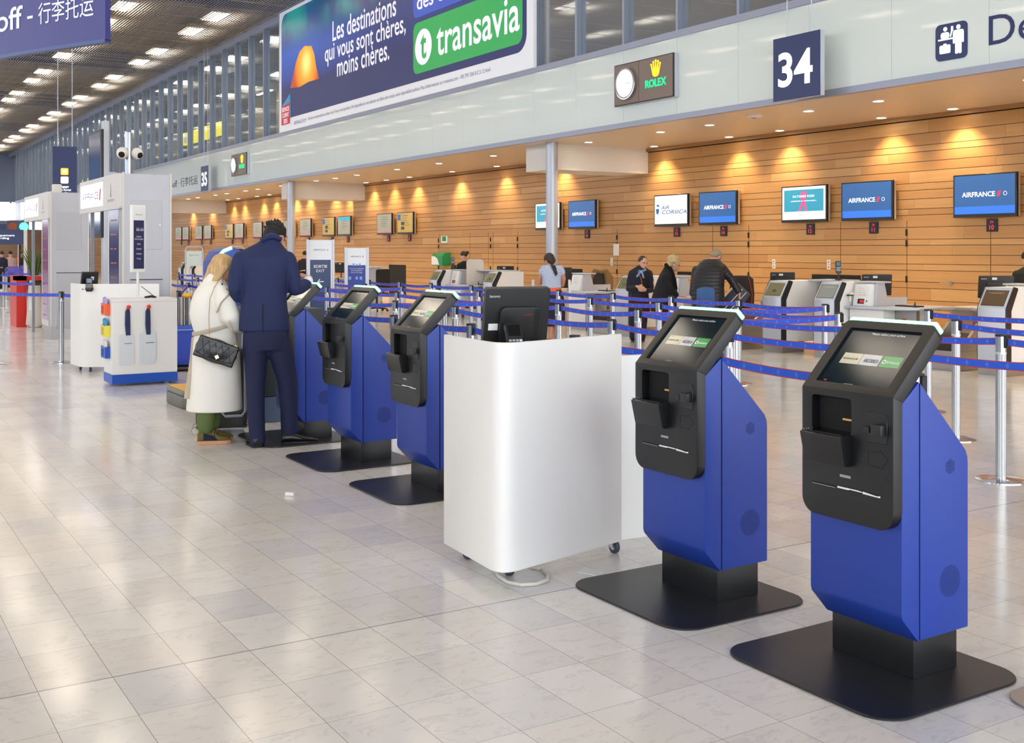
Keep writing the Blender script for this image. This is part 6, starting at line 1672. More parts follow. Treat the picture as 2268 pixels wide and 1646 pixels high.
# coat
mb = MB()
cx_ = lambda l, r: ((l + r) / 2 - 470) * F.k
rx_ = lambda l, r: (r - l) / 2 * F.k
rows_ = [(414, 535, 908, 0.215), (417, 534, 870, 0.21), (421, 532, 825, 0.205), (424, 530, 785, 0.20), (428, 526, 755, 0.185), (432, 521, 737, 0.168), (425, 517, 715, 0.185), (421, 514, 695, 0.20), (424, 510, 668, 0.205), (431, 507, 648, 0.195), (440, 504, 634, 0.165), (452, 498, 622, 0.11), (458, 494, 612, 0.075)]
mb.stack([(cx_(l, r), 0.0, P(0, z)[2], rx_(l, r), ry) for l, r, z, ry in rows_], 36, 2.2)
for s_ in (-1, 1):
    joint_tube(mb, [P(486, 642, 0.15 * s_), P(497, 668, 0.19 * s_), P(508, 698, 0.20 * s_), P(522, 716, 0.13 * s_), P(531, 724, 0.07 * s_)], [0.070, 0.082, 0.082, 0.070, 0.058], 14)
joint_tube(mb, [P(458, 622, -0.03), P(468, 612, -0.08), P(486, 618, -0.09)], [0.03, 0.032, 0.026], 8)
c = garment('trench_coat', mb, COATW, F.t, 0.011, 2)
MB().tube([P(496, 622, -0.13), P(508, 645, -0.205), P(500, 655, -0.265), P(488, 668, -0.272), P(480, 688, -0.225)], 0.019, 8, flat=0.35, up=(0, -1, 0)).build('beige_yoke', BEIGE, c, True)
wl = []
for i in range(25):
    a = 2 * PI * i / 24
    x0_, y0_ = cx_(429, 525) + 0.186 * math.cos(a), 0.187 * math.sin(a)
    wl.append((x0_, y0_, P(0, 741)[2] + 0.10 * (x0_ + 0.19) / 0.38))
MB().tube(wl[:-1], 0.017, 6, flat=0.3, up=(0, 0, 1), closed=True).build('coat_belt', BEIGE, c, True)
MB().tube([P(430, 745, -0.05), P(427, 790, -0.08), P(421, 840, -0.10), P(416, 878, -0.10)], [0.014, 0.016, 0.018, 0.022], 8, flat=0.3, up=(1, 0, 0)).build('belt_end', BEIGE, c, True)
for px_, py_ in ((491, 628), (500, 640)): MB().ball(P(px_, py_, -0.20), 0.008).build('button', M_BLACK, c, True)
mb = MB()
joint_tube(mb, [P(460, 870, -0.08), P(458, 905, -0.08), P(456, 940, -0.09)], [0.085, 0.080, 0.072]); joint_tube(mb, [P(468, 870, 0.07), P(470, 905, 0.07), P(470, 938, 0.06)], [0.085, 0.080, 0.070])
garment('trousers', mb, cloth('olive_green_cotton', '#5a6c3a', 0.85, 0.4, 8), F.t, 0.011, 2)
for a, b_ in ((P(439, 980, -0.09), P(511, 980, -0.10)), (P(452, 970, 0.07), P(515, 970, 0.06))):
    a = (a[0], a[1], 0); b_ = (b_[0], b_[1], 0)
    mb = MB(); shoe(mb, a, b_, 0.045, 0.10); sh = mb.build('trainer', M('olive_suede', '#6b5f2c', 0.8), F.t, True)
    mb = MB(); sole(mb, a, b_, 0.050, 0.030); mb.build('sole', M('gum_sole', '#cf9c72', 0.6), sh)
    u = (Vector(b_) - Vector(a)); s_ = Vector((u.y, -u.x, 0)).normalized()
    mb = MB(); q0 = Vector(a) + u * 0.18 + s_ * 0.042; q1 = Vector(a) + u * 0.58 + s_ * 0.048
    vs = [mb.v(q0 + Vector((0, 0, 0.035))), mb.v(q1 + Vector((0, 0, 0.032))), mb.v(q1 - s_ * 0.012 + Vector((0, 0, 0.062))), mb.v(q0 - s_ * 0.004 + Vector((0, 0, 0.095)))]
    mb.f(vs); vs2 = [mb.v(v.co + s_ * 0.004) for v in vs]; mb.f(vs2[::-1])
    for i in range(4): mb.f([vs[i], vs[(i + 1) % 4], vs2[(i + 1) % 4], vs2[i]])
    mb.build('navy_side', M('navy_suede', '#10162a', 0.8), sh)
    mb = MB(); c0 = Vector(a) + u * 0.45
    for k in range(4): mb.tube([c0 + u * 0.07 * k + s_ * 0.03 + Vector((0, 0, 0.085 - 0.012 * k)), c0 + u * (0.07 * k + 0.02) + Vector((0, 0, 0.105 - 0.013 * k)), c0 + u * 0.07 * k - s_ * 0.03 + Vector((0, 0, 0.085 - 0.012 * k))], 0.004, 6)
    mb.build('laces', M('beige_lace', '#b59a80', 0.8), sh)
Fw = F
# quilted handbag on a chain
BAG = thing('handbag', 'black quilted handbag with gold clasp hanging on the blonde woman', 'handbag', F.t.location, F.t.rotation_euler.z)
RB = Matrix.Translation(P(478, 772, -0.285)) @ Matrix.Rotation(math.radians(21), 4, 'Y')
mb = MB(RB)
mb.ball((0, 0, 0), (0.175, 0.055, 0.10), n=24, m=14); mb.box(-0.165, -0.045, -0.085, 0.165, 0.045, 0.09)
bg = garment('pouch', mb, M('black_leather_bag', '#0d0e14', 0.28, bump=0.25, bscale=25), BAG, 0.008, 3)
mb = MB(RB)
for k in range(-2, 3):
    for sg in (-1, 1): mb.tube([(k * 0.055 - 0.03 * sg, -0.0535, -0.06), (k * 0.055 + 0.03 * sg, -0.0535, 0.068)], 0.0018, 5)
mb.build('quilting_seams', M('seam_black', '#05060a', 0.5), bg)
MB(RB).tube([(-0.150, -0.050, -0.045), (-0.09, -0.056, -0.062), (0.09, -0.056, -0.062), (0.150, -0.050, -0.045)], 0.004, 6).build('flap_edge', M('seam_black', '#05060a', 0.5), bg, True)
MB(RB).prism([(0, -0.022), (0.022, 0), (0, 0.022), (-0.022, 0)], 0, 0.008, FY(0.02, -0.062, -0.035)).build('gold_clasp', M('pale_gold', '#e6d6a8', 0.2, 0.9), BAG, bevel=0.002, seg=1)
GOLD = M('gold_chain', '#d9b98a', 0.3, 0.8)
for pts in ([P(464, 741, -0.27), P(463, 700, -0.235), P(465, 660, -0.228), P(474, 636, -0.225), P(482, 622, -0.175), P(486, 613, -0.10)], [P(520, 765, -0.28), P(517, 742, -0.26), P(512, 722, -0.26), P(505, 705, -0.285)]):
    mb = MB(); pts = [Vector(p) for p in pts]
    for i in range(len(pts) - 1):
        n_ = max(2, int((pts[i + 1] - pts[i]).length / 0.010))
        for q in range(n_):
            mb.ball(pts[i].lerp(pts[i + 1], q / n_), 0.0048, n=6, m=4)
    mb.build('chain', GOLD, BAG)
for px_, py_ in ((464, 742), (519, 764)): MB().tube([(P(px_, py_)[0] + 0.012 * math.cos(a * PI / 4), -0.285, P(px_, py_)[2] + 0.012 * math.sin(a * PI / 4)) for a in range(8)], 0.004, 6, closed=True).build('gold_ring', GOLD, BAG, True)
# suitcase behind them
loc, rz = view_frame(491, 9.86)
SC_ = thing('suitcase', 'dark grey trolley suitcase with silver frame standing behind the couple', 'suitcase', loc, rz)
o = MB(); o.prism(rrect(0.44, 0.68, 0.06, 6, 0, 0.40), -0.14, 0.14, Matrix(((1, 0, 0, 0), (0, 0, -1, 0), (0, 1, 0, 0), (0, 0, 0, 1)))); o.build('shell', M('graphite_shell', '#2c2a2c', 0.35), SC_, bevel=0.02)
MB().tube([(0.0, -0.165, 0.76), (0.0, -0.165, 0.20), (0.03, -0.165, 0.16), (0.17, -0.165, 0.16), (0.20, -0.165, 0.20), (0.20, -0.165, 0.76)], 0.014, 8).build('silver_frame', M_LG, SC_, True)
MB().tube([(0.0, -0.0, 0.74), (0.0, 0, 0.95), (0.18, 0, 0.95), (0.18, 0, 0.74)], 0.009, 8).build('pull_handle', M_LG, SC_, True)
MB().box(-0.215, -0.135, 0.05, 0.215, 0.135, 0.075).build('bottom_rail', M_BLACK, SC_, bevel=0.008)
for x in (-0.22, 0.22):
    for y in (-0.1, 0.1):
        w = MB().cyl((x, y - 0.016, 0.032), (x, y + 0.016, 0.032), 0.032, n=18).build('wheel', M('cream_wheel', '#d8d0c0', 0.5), SC_, True)
        MB().cyl((x, y - 0.014, 0.032), (x, y + 0.014, 0.032), 0.034, n=18).build('tyre', M_BLACK, w, True)

# ---- smaller figures by the desks
def simple_shoes(F, pts, mat):
    for a, b_ in pts:
        mb = MB(); shoe(mb, (a[0], a[1], 0), (b_[0], b_[1], 0), 0.04, 0.07); mb.build('shoe', mat, F.t, True)
# uniformed agent facing the camera
F = Fig('agent', 'uniformed young woman in navy suit with scarf facing the hall', 1416, 19.5); P = F.P
hc = Vector(P(1424, 583, -0.02)); HT = Matrix.Translation(hc) @ Matrix.Rotation(math.radians(180 + 32), 4, 'Z') @ Matrix.Rotation(math.radians(-8), 4, 'X')
mb = MB(); head(mb, HT, 1.02)
joint_tube(mb, [P(1418, 605, 0), P(1421, 595, -0.01), hc], [0.055, 0.048, 0.05])
mb.stack([(0, 0, 0.9, 0.13, 0.10), (0, 0, 1.1, 0.11, 0.09), (0, 0, 1.20, 0.13, 0.08), (0.02, 0, 1.26, 0.06, 0.05)])
joint_tube(mb, [P(1398, 608, 0), P(1390, 638, -0.02), P(1412, 634, -0.20)], [0.042, 0.036, 0.026]); joint_tube(mb, [P(1440, 608, 0), P(1446, 640, -0.02), P(1428, 642, -0.20)], [0.042, 0.036, 0.026])
hand(mb, P(1412, 634, -0.20), (0.9, -0.2, -0.35), (0, 1, -0.2), 1, 0.95, 0.6, 0.010); hand(mb, P(1430, 642, -0.20), (-0.9, -0.2, 0.1), (0, 1, 0.2), -1, 0.95, 0.6, 0.010)
joint_tube(mb, [P(1405, 690), P(1403, 730), P(1402, 748)], [0.06, 0.04, 0.03]); joint_tube(mb, [P(1424, 690), P(1424, 730), P(1422, 748)], [0.06, 0.04, 0.03])
garment('body', mb, SKINL, F.t, 0.010, 1); face(F.t, HT, 1.02)
mb = MB(HT); mb.ball((0, -0.018, 0.045), (0.080, 0.096, 0.085)); mb.ball((0, -0.105, 0.03), (0.04, 0.035, 0.04)); mb.build('hair', M('brown_hair_tied', '#33221a', 0.4), F.t, True)
AGN = cloth('agent_navy', '#10152a', 0.7, 0.2, 8)
mb = MB(); k = F.k
mb.stack([(0.0, 0, P(0, 690)[2], 0.190, 0.145), (0.0, 0, P(0, 665)[2], 0.175, 0.135), (0.01, 0, P(0, 640)[2], 0.140, 0.115), (0.01, 0, P(0, 620)[2], 0.155, 0.13), (0.01, 0, P(0, 605)[2], 0.175, 0.115), (0.015, 0, P(0, 597)[2], 0.15, 0.09), (0.025, 0, P(0, 591)[2], 0.085, 0.07), (0.03, 0, P(0, 588)[2], 0.055, 0.055)], 26, 2.3)
joint_tube(mb, [P(1399, 605, 0), P(1394, 625, 0), P(1392, 640, -0.03)], [0.058, 0.052, 0.048]); joint_tube(mb, [P(1392, 640, -0.03), P(1410, 636, -0.17)], [0.05, 0.045])
joint_tube(mb, [P(1438, 605, 0), P(1442, 625, 0), P(1443, 642, -0.03)], [0.058, 0.052, 0.048]); joint_tube(mb, [P(1443, 642, -0.03), P(1432, 644, -0.17)], [0.05, 0.045])
garment('uniform_jacket', mb, AGN, F.t, 0.013, 2)
mb = MB(); joint_tube(mb, [P(1405, 682), P(1403, 715), P(1402, 748)], [0.098, 0.075, 0.062]); joint_tube(mb, [P(1424, 682), P(1424, 715), P(1422, 748)], [0.098, 0.075, 0.062]); mb.stack([(0, 0, P(0, 690)[2], 0.17, 0.12), (0, 0, P(0, 665)[2], 0.15, 0.11)])
garment('trousers', mb, AGN, F.t, 0.014, 2)
mb = MB(); joint_tube(mb, [P(1412, 598, -0.06), P(1420, 602, -0.10), P(1430, 598, -0.06)], [0.022, 0.026, 0.022]); joint_tube(mb, [P(1418, 603, -0.12), P(1411, 612, -0.13)], [0.018, 0.02]); joint_tube(mb, [P(1422, 603, -0.12), P(1425, 614, -0.14)], [0.018, 0.02])
garment('scarf', mb, M('light_blue_scarf', '#7fa0c8', 0.7, noise=0.5, nscale=40), F.t, 0.01, 1)
MB().tube([P(1412, 600, -0.10), P(1420, 618, -0.15), P(1422, 630, -0.17)], 0.009, 6, flat=0.4).build('lanyard', M('orange_black_strap', '#a4602c', 0.7, noise=0.8, nscale=60), F.t, True)
simple_shoes(F, [((-0.09, 0.08, 0), (-0.11, -0.14, 0)), ((0.05, 0.08, 0), (0.06, -0.14, 0))], SH)
# elderly woman in profile
F = Fig('elder', 'elderly woman with blonde curly hair in a long black coat', 1482, 18.6); P = F.P
hc = Vector(P(1493, 586, 0)); HT = Matrix.Translation(hc) @ Matrix.Rotation(math.radians(-85), 4, 'Z') @ Matrix.Rotation(math.radians(-22), 4, 'X')
mb = MB(); head(mb, HT, 1.0); joint_tube(mb, [P(1480, 604, 0), P(1486, 596), hc], [0.055, 0.05, 0.05])
mb.stack([(0, 0, 0.8, 0.11, 0.15), (0, 0, 1.1, 0.11, 0.15), (0, 0, 1.25, 0.08, 0.1)])
joint_tube(mb, [P(1478, 612, -0.15), P(1488, 640, -0.16), P(1503, 654, -0.10)], [0.04, 0.035, 0.025]); joint_tube(mb, [P(1478, 612, 0.15), P(1488, 640, 0.16), P(1470, 676, 0.10)], [0.04, 0.035, 0.025])
hand(mb, P(1503, 654, -0.10), (1, 0, -0.1), (0, 0, -1), 1, 1, 0.4, 0.011)
joint_tube(mb, [P(1470, 700, -0.06), P(1472, 760, -0.06)], [0.05, 0.03]); joint_tube(mb, [P(1480, 700, 0.08), P(1482, 760, 0.08)], [0.05, 0.03])
garment('body', mb, SKINL, F.t, 0.011, 1); face(F.t, HT, 1.0)
mb = MB(HT); mb.ball((0, -0.03, 0.05), (0.095, 0.11, 0.10)); mb.ball((0, -0.07, -0.01), (0.085, 0.06, 0.09)); random.seed(8)
for i in range(70):
    a = random.random() * 6.28; e_ = random.random() * 1.5 - 0.2
    mb.ball((0.098 * math.cos(a) * math.cos(e_), -0.035 + 0.105 * math.sin(a) * math.cos(e_) * (1 if math.sin(a) < 0 else 0.75), 0.045 + 0.10 * math.sin(e_)), 0.022, n=8, m=6)
garment('hair', mb, M('curly_blonde', '#c9b384', 0.7, bump=1.0, bscale=50), F.t, 0.009, 1)
BLC = cloth('black_wool', '#12131a', 0.85, 0.3, 8)
mb = MB(); mb.stack([((l + r) / 2 * F.k - 1482 * F.k, 0, P(0, z)[2], (r - l) / 2 * F.k, ry) for l, r, z, ry in ((1440, 1499, 690, 0.21), (1442, 1499, 665, 0.21), (1449, 1500, 640, 0.20), (1456, 1497, 620, 0.20), (1463, 1494, 605, 0.17), (1470, 1490, 594, 0.09), (1474, 1488, 584, 0.07))], 26, 2.2)
joint_tube(mb, [P(1474, 612, -0.16), P(1484, 638, -0.19), P(1497, 652, -0.13)], [0.065, 0.06, 0.05])
garment('long_coat', mb, BLC, F.t, 0.014, 2)
MB().tube([P(1474, 585, -0.05), P(1485, 598, -0.10), P(1494, 618, -0.15), P(1498, 640, -0.16)], [0.03, 0.03, 0.028, 0.02], 8).build('fur_edge', M('black_fur', '#08080a', 1.0, bump=1.0, bscale=60), F.t, True)
mb = MB(); joint_tube(mb, [P(1470, 685, -0.07), P(1472, 762, -0.07)], [0.08, 0.06]); joint_tube(mb, [P(1482, 685, 0.08), P(1482, 762, 0.08)], [0.08, 0.06]); garment('trousers', mb, cloth('dark_blue_denim', '#1e2c4a', 0.8, 0.2), F.t, 0.014, 1)
simple_shoes(F, [((-0.12, -0.07, 0), (0.12, -0.07, 0)), ((-0.05, 0.08, 0), (0.18, 0.08, 0))], SH)
# bending man in puffer jacket
F = Fig('bender', 'grey haired man in black quilted jacket bending over a suitcase', 1568, 17.6); P = F.P
hc = Vector(P(1585, 571, 0.28)); HT = Matrix.Translation(hc) @ Matrix.Rotation(math.radians(-25), 4, 'Z') @ Matrix.Rotation(math.radians(-62), 4, 'X')
mb = MB(); head(mb, HT, 1.05); joint_tube(mb, [P(1572, 585, 0.12), P(1578, 578, 0.2), hc], [0.06, 0.055, 0.055])
mb.stack([(0, 0, 0.8, 0.15, 0.11), (0.0, 0.03, 1.1, 0.15, 0.11), (0.0, 0.10, 1.35, 0.14, 0.12)])
joint_tube(mb, [P(1605, 600, 0.12), P(1626, 630, 0.18), P(1637, 650, 0.16)], [0.05, 0.04, 0.03]); hand(mb, P(1636, 648, 0.16), (0.1, 0, -1), (-1, 0, 0), 1, 1.05, 0.5, 0.011)
joint_tube(mb, [P(1540, 600, 0.12), P(1533, 650, 0.12), P(1538, 680, 0.2)], [0.05, 0.04, 0.03])
joint_tube(mb, [P(1555, 700), P(1552, 745), P(1552, 778)], [0.07, 0.05, 0.03]); joint_tube(mb, [P(1583, 700), P(1586, 745), P(1588, 778)], [0.07, 0.05, 0.03])
garment('body', mb, SKIN, F.t, 0.012, 1)
mb = MB(HT); mb.ball((0, -0.02, 0.05), (0.088, 0.105, 0.092)); mb.ball((0, -0.06, 0.0), (0.075, 0.05, 0.07)); mb.build('hair', M('grey_blond_hair', '#9a8c76', 0.7, bump=1.0, bscale=60), F.t, True)
mb = MB(); R_ = []
rows_ = [(1534, 1602, 688, 0.0, 0.17), (1533, 1604, 672, 0.01, 0.18), (1532, 1604, 655, 0.02, 0.18), (1532, 1603, 638, 0.04, 0.18), (1533, 1604, 622, 0.06, 0.18), (1536, 1606, 606, 0.09, 0.18), (1542, 1604, 592, 0.12, 0.17), (1552, 1598, 580, 0.15, 0.14), (1563, 1592, 572, 0.18, 0.09)]
prs = []
for i in range(len(rows_) - 1):
    a, b_ = rows_[i], rows_[i + 1]
    for q in range(4):
        f_ = q / 4; z_ = a[2] + (b_[2] - a[2]) * f_; sw = 1.0 + (0.035 if q % 2 else -0.01)
        l, r = a[0] + (b_[0] - a[0]) * f_, a[1] + (b_[1] - a[1]) * f_
        prs.append((((l + r) / 2 - 1568) * F.k, a[3] + (b_[3] - a[3]) * f_, P(0, z_)[2], (r - l) / 2 * F.k * sw, (a[4] + (b_[4] - a[4]) * f_) * sw))
mb.stack(prs, 28, 2.2)
def puff(pts, rd):
    pts = [Vector(p) for p in pts]
    for i in range(len(pts) - 1):
        n_ = int((pts[i + 1] - pts[i]).length / 0.045)
        for q in range(n_ + 1): mb.ball(pts[i].lerp(pts[i + 1], q / max(1, n_)), rd[i] + (rd[i + 1] - rd[i]) * q / max(1, n_), n=12, m=8)
puff([P(1598, 595, 0.12), P(1618, 618, 0.17), P(1634, 645, 0.17)], [0.085, 0.070, 0.055]); puff([P(1543, 600, 0.12), P(1535, 650, 0.13)], [0.08, 0.062])
garment('quilted_jacket', mb, M('black_nylon', '#0c0e18', 0.45), F.t, 0.011, 1)
mb = MB(); joint_tube(mb, [P(1553, 690), P(1551, 735), P(1552, 775)], [0.115, 0.085, 0.065]); joint_tube(mb, [P(1585, 690), P(1588, 735), P(1588, 775)], [0.115, 0.085, 0.065]); mb.stack([(0, 0, P(0, 705)[2], 0.21, 0.14), (0, 0, P(0, 680)[2], 0.20, 0.14)])
garment('trousers', mb, cloth('charcoal_cotton', '#2b2d38', 0.85, 0.3), F.t, 0.015, 1)
simple_shoes(F, [((-0.12, -0.10, 0), (-0.13, 0.16, 0)), ((0.14, -0.10, 0), (0.16, 0.16, 0))], SH)
t = thing('backpack', 'blue backpack hanging low behind the bending man', 'backpack', F.t.location, F.t.rotation_euler.z)
mb = MB(); x_, y_, z_ = P(1563, 658, -0.27); mb.box(x_ - 0.14, y_ - 0.06, z_ - 0.20, x_ + 0.14, y_ + 0.06, z_ + 0.13); mb.ball((x_, y_, z_ + 0.12), (0.135, 0.06, 0.05))
garment('main_bag', mb, M('blue_canvas', '#34588e', 0.7, bump=0.3, bscale=30), t, 0.012, 3)
MB().box(x_ - 0.09, y_ - 0.10, z_ - 0.19, x_ + 0.10, y_ - 0.055, z_ - 0.02).build('front_pocket', M('blue_canvas', '#34588e', 0.7), t, bevel=0.02)
for sg in (-1, 1): MB().tube([(x_ + 0.08 * sg, y_ + 0.05, z_ + 0.1), (x_ + 0.10 * sg, y_ + 0.10, z_ - 0.02), (x_ + 0.1 * sg, y_ + 0.05, z_ - 0.15)], 0.012, 6).build('strap', M('blue_canvas', '#34588e', 0.7), t, True)
# his suitcase and a black bag on the conveyor
loc, rz = view_frame(1612, 18.7)
t = thing('suitcase', 'dark blue suitcase with pale stripes tilted beside the bending man', 'suitcase', loc, rz)
R2 = Matrix.Translation((0.03, 0, 0.70)) @ Matrix.Rotation(math.radians(42), 4, 'Y')
MB(R2).box(-0.14, -0.25, -0.22, 0.14, 0.25, 0.36).build('shell', M('dark_navy_shell', '#15182c', 0.4), t, bevel=0.03)
for q in (-0.03, 0.05): MB(R2).box(q, -0.256, -0.20, q + 0.012, -0.25, 0.34).build('stripe', M_PAPER, t)
MB(R2).box(-0.165, -0.2, -0.15, -0.14, 0.2, 0.30).build('pale_lining', M('pale_lining', '#c8b8a4', 0.7), t, bevel=0.005, seg=1)
MB().box(-0.35, -0.3, 0.0, 0.35, 0.3, 0.42).build('support_block', M_STEEL, t) if False else None
loc, rz = view_frame(1643, 20.8)
t = thing('garment_bag', 'large black bag with red piping standing on the desk right of the bending man', 'bag', loc, rz)
mb = MB(); mb.stack([(0, 0, 0.46, 0.22, 0.13), (0, 0, 0.8, 0.23, 0.14), (0, 0, 1.08, 0.21, 0.12), (0, 0, 1.14, 0.14, 0.09)], 20, 3.0); mb.build('body', M('black_cloth_bag', '#111114', 0.8, bump=0.5, bscale=14), t, True)
MB().tube([(0.16, -0.12, 0.5), (0.19, -0.11, 0.8), (0.12, -0.12, 1.1)], 0.007, 6).build('red_piping', M('red_piping', '#a02a2a', 0.6), t, True)
MB().box(-0.2, -0.15, 0.0, 0.2, 0.15, 0.46).build('stand', M_BLACK, t, bevel=0.01)
# woman with a braid seen from behind
F = Fig('braid', 'woman with dark braid, patterned sleeveless blouse, orange belt and navy skirt', 1222, 18.9); P = F.P
hc = Vector(P(1216, 578, 0.06)); HT = Matrix.Translation(hc) @ Matrix.Rotation(math.radians(38), 4, 'Z') @ Matrix.Rotation(math.radians(-25), 4, 'X')
mb = MB(); head(mb, HT, 1.0); joint_tube(mb, [P(1220, 598), P(1218, 590, 0.02), hc], [0.052, 0.048, 0.05])
mb.stack([(0, 0, 0.95, 0.12, 0.09), (0, 0, 1.1, 0.12, 0.09), (0, 0, 1.25, 0.15, 0.09), (0, 0, 1.3, 0.08, 0.07)])
joint_tube(mb, [P(1203, 596, 0), P(1197, 615, 0.05), P(1194, 628, 0.10), P(1206, 628, 0.22)], [0.05, 0.042, 0.036, 0.028]); joint_tube(mb, [P(1243, 596, 0), P(1248, 618, 0.03), P(1246, 632, 0.12), P(1236, 630, 0.24)], [0.05, 0.042, 0.036, 0.028])
hand(mb, P(1206, 628, 0.22), (0.5, 0.8, 0), (0, 0, -1), 1, 0.95, 0.3, 0.01); hand(mb, P(1236, 630, 0.24), (-0.5, 0.8, 0), (0, 0, -1), -1, 0.95, 0.3, 0.01)
joint_tube(mb, [P(1218, 660, -0.04), P(1220, 715, -0.03), P(1220, 764, -0.03)], [0.07, 0.055, 0.03]); joint_tube(mb, [P(1232, 660, 0.05), P(1230, 715, 0.08), P(1232, 764, 0.08)], [0.07, 0.055, 0.03])
garment('body', mb, SKIN, F.t, 0.011, 1)
mb = MB(HT); mb.ball((0, -0.02, 0.04), (0.088, 0.104, 0.095)); mb.ball((0, -0.065, -0.01), (0.08, 0.06, 0.08)); h_ = mb.build('hair', M('dark_brown_hair', '#3a281c', 0.5, bump=1.0, bscale=50), F.t, True)
mb = MB(); br = [P(1224, 588, -0.12), P(1228, 598, -0.14), P(1230, 606, -0.14), P(1232, 612, -0.14), P(1234, 606 + 4, -0.13)]
for i in range(9):
    x_, y_, z_ = P(1225 + i * 0.9, 588 + i * 2.5, -0.125); mb.ball((x_ + (0.012 if i % 2 else -0.012), y_, z_), (0.032 - 0.002 * i, 0.026, 0.024))
mb.build('braid', MATS['dark_brown_hair'], h_, True)
mb = MB(); mb.stack([(0.0, 0, P(0, 639)[2], 0.165, 0.12), (0, 0, P(0, 625)[2], 0.16, 0.12), (0, 0, P(0, 612)[2], 0.165, 0.125), (0, 0, P(0, 600)[2], 0.175, 0.115), (0, 0, P(0, 592)[2], 0.16, 0.10), (0.0, 0, P(0, 587)[2], 0.09, 0.07)], 26, 2.3)
joint_tube(mb, [P(1205, 594), P(1200, 603, 0.01)], [0.055, 0.058]); joint_tube(mb, [P(1241, 594), P(1245, 603, 0.01)], [0.055, 0.058])
mpat, nt, b = node_mat('patterned_blouse'); tc = nt.nodes.new('ShaderNodeTexCoord'); ck = nt.nodes.new('ShaderNodeTexChecker'); ck.inputs['Scale'].default_value = 42; ck.inputs[1].default_value = (*lin('#c3d0e4'), 1); ck.inputs[2].default_value = (*lin('#a9b4d2'), 1)
nt.links.new(tc.outputs['Object'], ck.inputs['Vector']); nt.links.new(ck.outputs[0], b.inputs['Base Color']); b.inputs['Roughness'].default_value = 0.8
garment('blouse', mb, mpat, F.t, 0.012, 2)
MB().stack([(0.005, 0, P(0, 645)[2], 0.168, 0.125), (0, 0, P(0, 637)[2], 0.165, 0.122)], 26, 2.3).build('orange_belt', M('orange_belt', '#e8602c', 0.5), F.t, True)
mb = MB(); mb.stack([(0.03, 0.02, P(0, 722)[2], 0.20, 0.16), (0.03, 0.02, P(0, 690)[2], 0.20, 0.16), (0.02, 0, P(0, 660)[2], 0.19, 0.14), (0.0, 0, P(0, 642)[2], 0.164, 0.122)], 26, 2.3); garment('navy_skirt', mb, cloth('skirt_navy', '#141a34', 0.8, 0.3), F.t, 0.014, 2)
simple_shoes(F, [((-0.02, -0.12, 0), (-0.04, 0.10, 0)), ((0.07, 0.0, 0), (0.08, 0.22, 0))], SH)
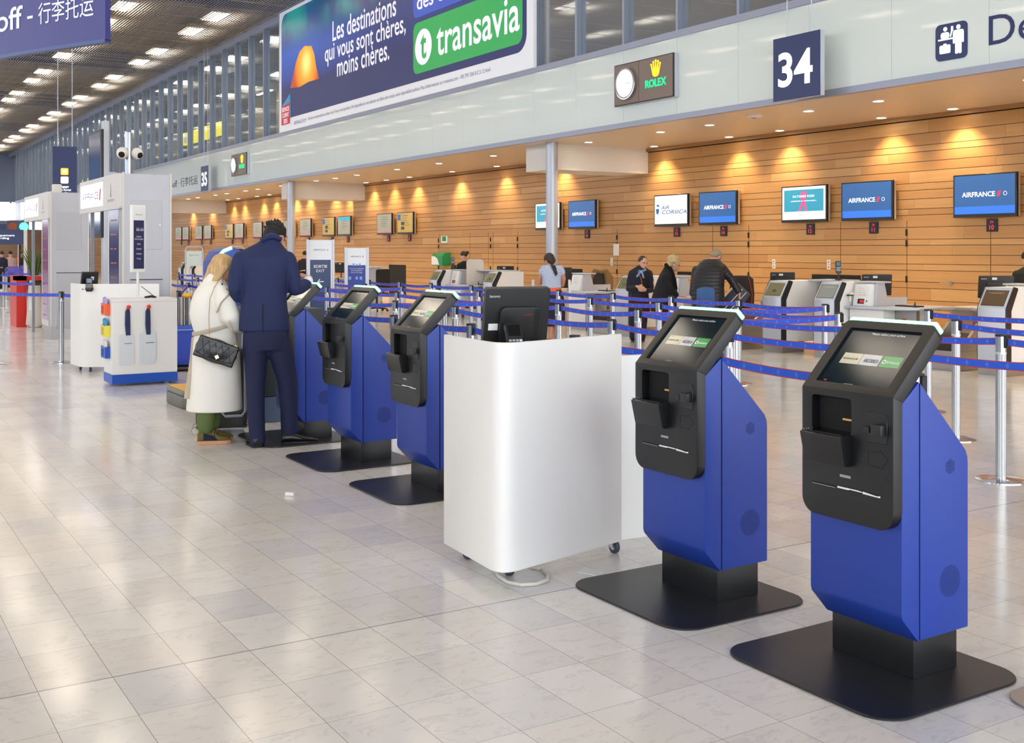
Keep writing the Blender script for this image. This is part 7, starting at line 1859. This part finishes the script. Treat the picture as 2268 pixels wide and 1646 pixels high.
# agents behind the desks: standing, hidden below the worktops
def agent_behind(label, px, d, hair_c, top_c, hx=0, lean=0.0, bun=True, yaw=70, skin=SKINL, top='black_top', low=1.1):
    F = Fig('agent', label, px, d); P = F.P
    hc = Vector((hx, 0, 1.47)); HT = Matrix.Translation(hc) @ Matrix.Rotation(math.radians(yaw), 4, 'Z') @ Matrix.Rotation(math.radians(-22), 4, 'X')
    mb = MB(); head(mb, HT, 1.0); joint_tube(mb, [(0, 0, 1.3), (hx * .6, 0, 1.38), hc], [0.055, 0.05, 0.05])
    mb.stack([(0, 0, 0.5, 0.13, 0.11), (0, 0, 0.9, 0.12, 0.10), (0, 0, 1.12, 0.13, 0.10), (0, 0, 1.24, 0.07, 0.06)])
    joint_tube(mb, [(-0.15, 0, 1.22), (-0.20, -0.02, 0.98), (-0.30, -0.1, 0.95)], [0.04, 0.035, 0.028]); joint_tube(mb, [(0.15, 0, 1.22), (0.17, 0.02, 0.98), (0.0, -0.15, 0.95)], [0.04, 0.035, 0.028])
    for s_ in (-1, 1): joint_tube(mb, [(0.07 * s_, 0, 0.8), (0.08 * s_, 0, 0.45), (0.08 * s_, 0, 0.08)], [0.07, 0.05, 0.035]); mb.tube([(0.08 * s_, 0.04, 0.04), (0.08 * s_, -0.14, 0.03)], 0.035, 8)
    hand(mb, (-0.30, -0.1, 0.95), (-1, -0.3, 0), (0, 0, -1), 1, 0.95, 0.4, 0.011); hand(mb, (0.0, -0.15, 0.95), (-1, -0.3, 0), (0, 0, -1), -1, 0.95, 0.4, 0.011)
    garment('body', mb, skin, F.t, 0.014, 1)
    mb = MB(HT); mb.ball((0, -0.02, 0.045), (0.084, 0.10, 0.09))
    if bun: mb.ball((0, -0.12, 0.05), (0.045, 0.04, 0.045))
    mb.build('hair', M('hair' + hair_c, hair_c, 0.5), F.t, True)
    mb = MB(); mb.stack([(0, 0, 0.75, 0.17, 0.13), (0, 0, 0.95, 0.15, 0.12), (0, 0, 1.13, 0.17, 0.13), (0, 0, 1.25, 0.19, 0.12), (0, 0, 1.31, 0.13, 0.09), (0, 0, 1.35, 0.07, 0.06)], 24, 2.3)
    joint_tube(mb, [(-0.16, 0, 1.24), (-0.20, -0.02, 1.0), (-0.27, -0.08, 0.96)], [0.06, 0.052, 0.045]); joint_tube(mb, [(0.16, 0, 1.24), (0.18, 0.02, 1.0), (0.05, -0.12, 0.96)], [0.06, 0.052, 0.045])
    garment('top', mb, M('top' + top_c, top_c, 0.8), F.t, 0.016, 2)
    mb = MB(); mb.stack([(0, 0, 0.1, 0.15, 0.10), (0, 0, 0.5, 0.16, 0.12), (0, 0, 0.8, 0.17, 0.13)], 20); mb.build('trousers', M('trousers_dark', '#14151c', 0.8), F.t, True)
    return F
agent_behind('agent in black with a hair bun looking down behind the far desk', 1031, 28.2, '#3a2418', '#141418', -0.04, yaw=78)
agent_behind('agent with white collar behind the column left of the exit sign', 674, 37.0, '#1c1612', '#14161f', 0.02, yaw=-10)
agent_behind('second agent with curly dark hair behind the column left of the exit sign', 679, 38.0, '#1a1512', '#1a1c28', 0.02, yaw=10, bun=False)
agent_behind('person in black cut off by the right edge of the photo', 2276, 17.3, '#0e0c0c', '#0f1014', 0.0, yaw=60, bun=False)
agent_behind('person in dark top at the far left edge', 4, 44.0, '#2a1c14', '#16203c', 0.0, yaw=20, bun=False)
agent_behind('person in pink shirt in the far queue at the left', 23, 46.0, '#20160f', '#c8a8a4', 0.0, yaw=10, bun=False)
agent_behind('person in black and white in the far queue beside the booth post', 56, 50.0, '#15100d', '#1a1a1e', 0.0, yaw=30, bun=False)
agent_behind('person in orange red top in the far queue at the left', 46, 52.0, '#20160f', '#c05a40', 0.0, yaw=-30, bun=False)
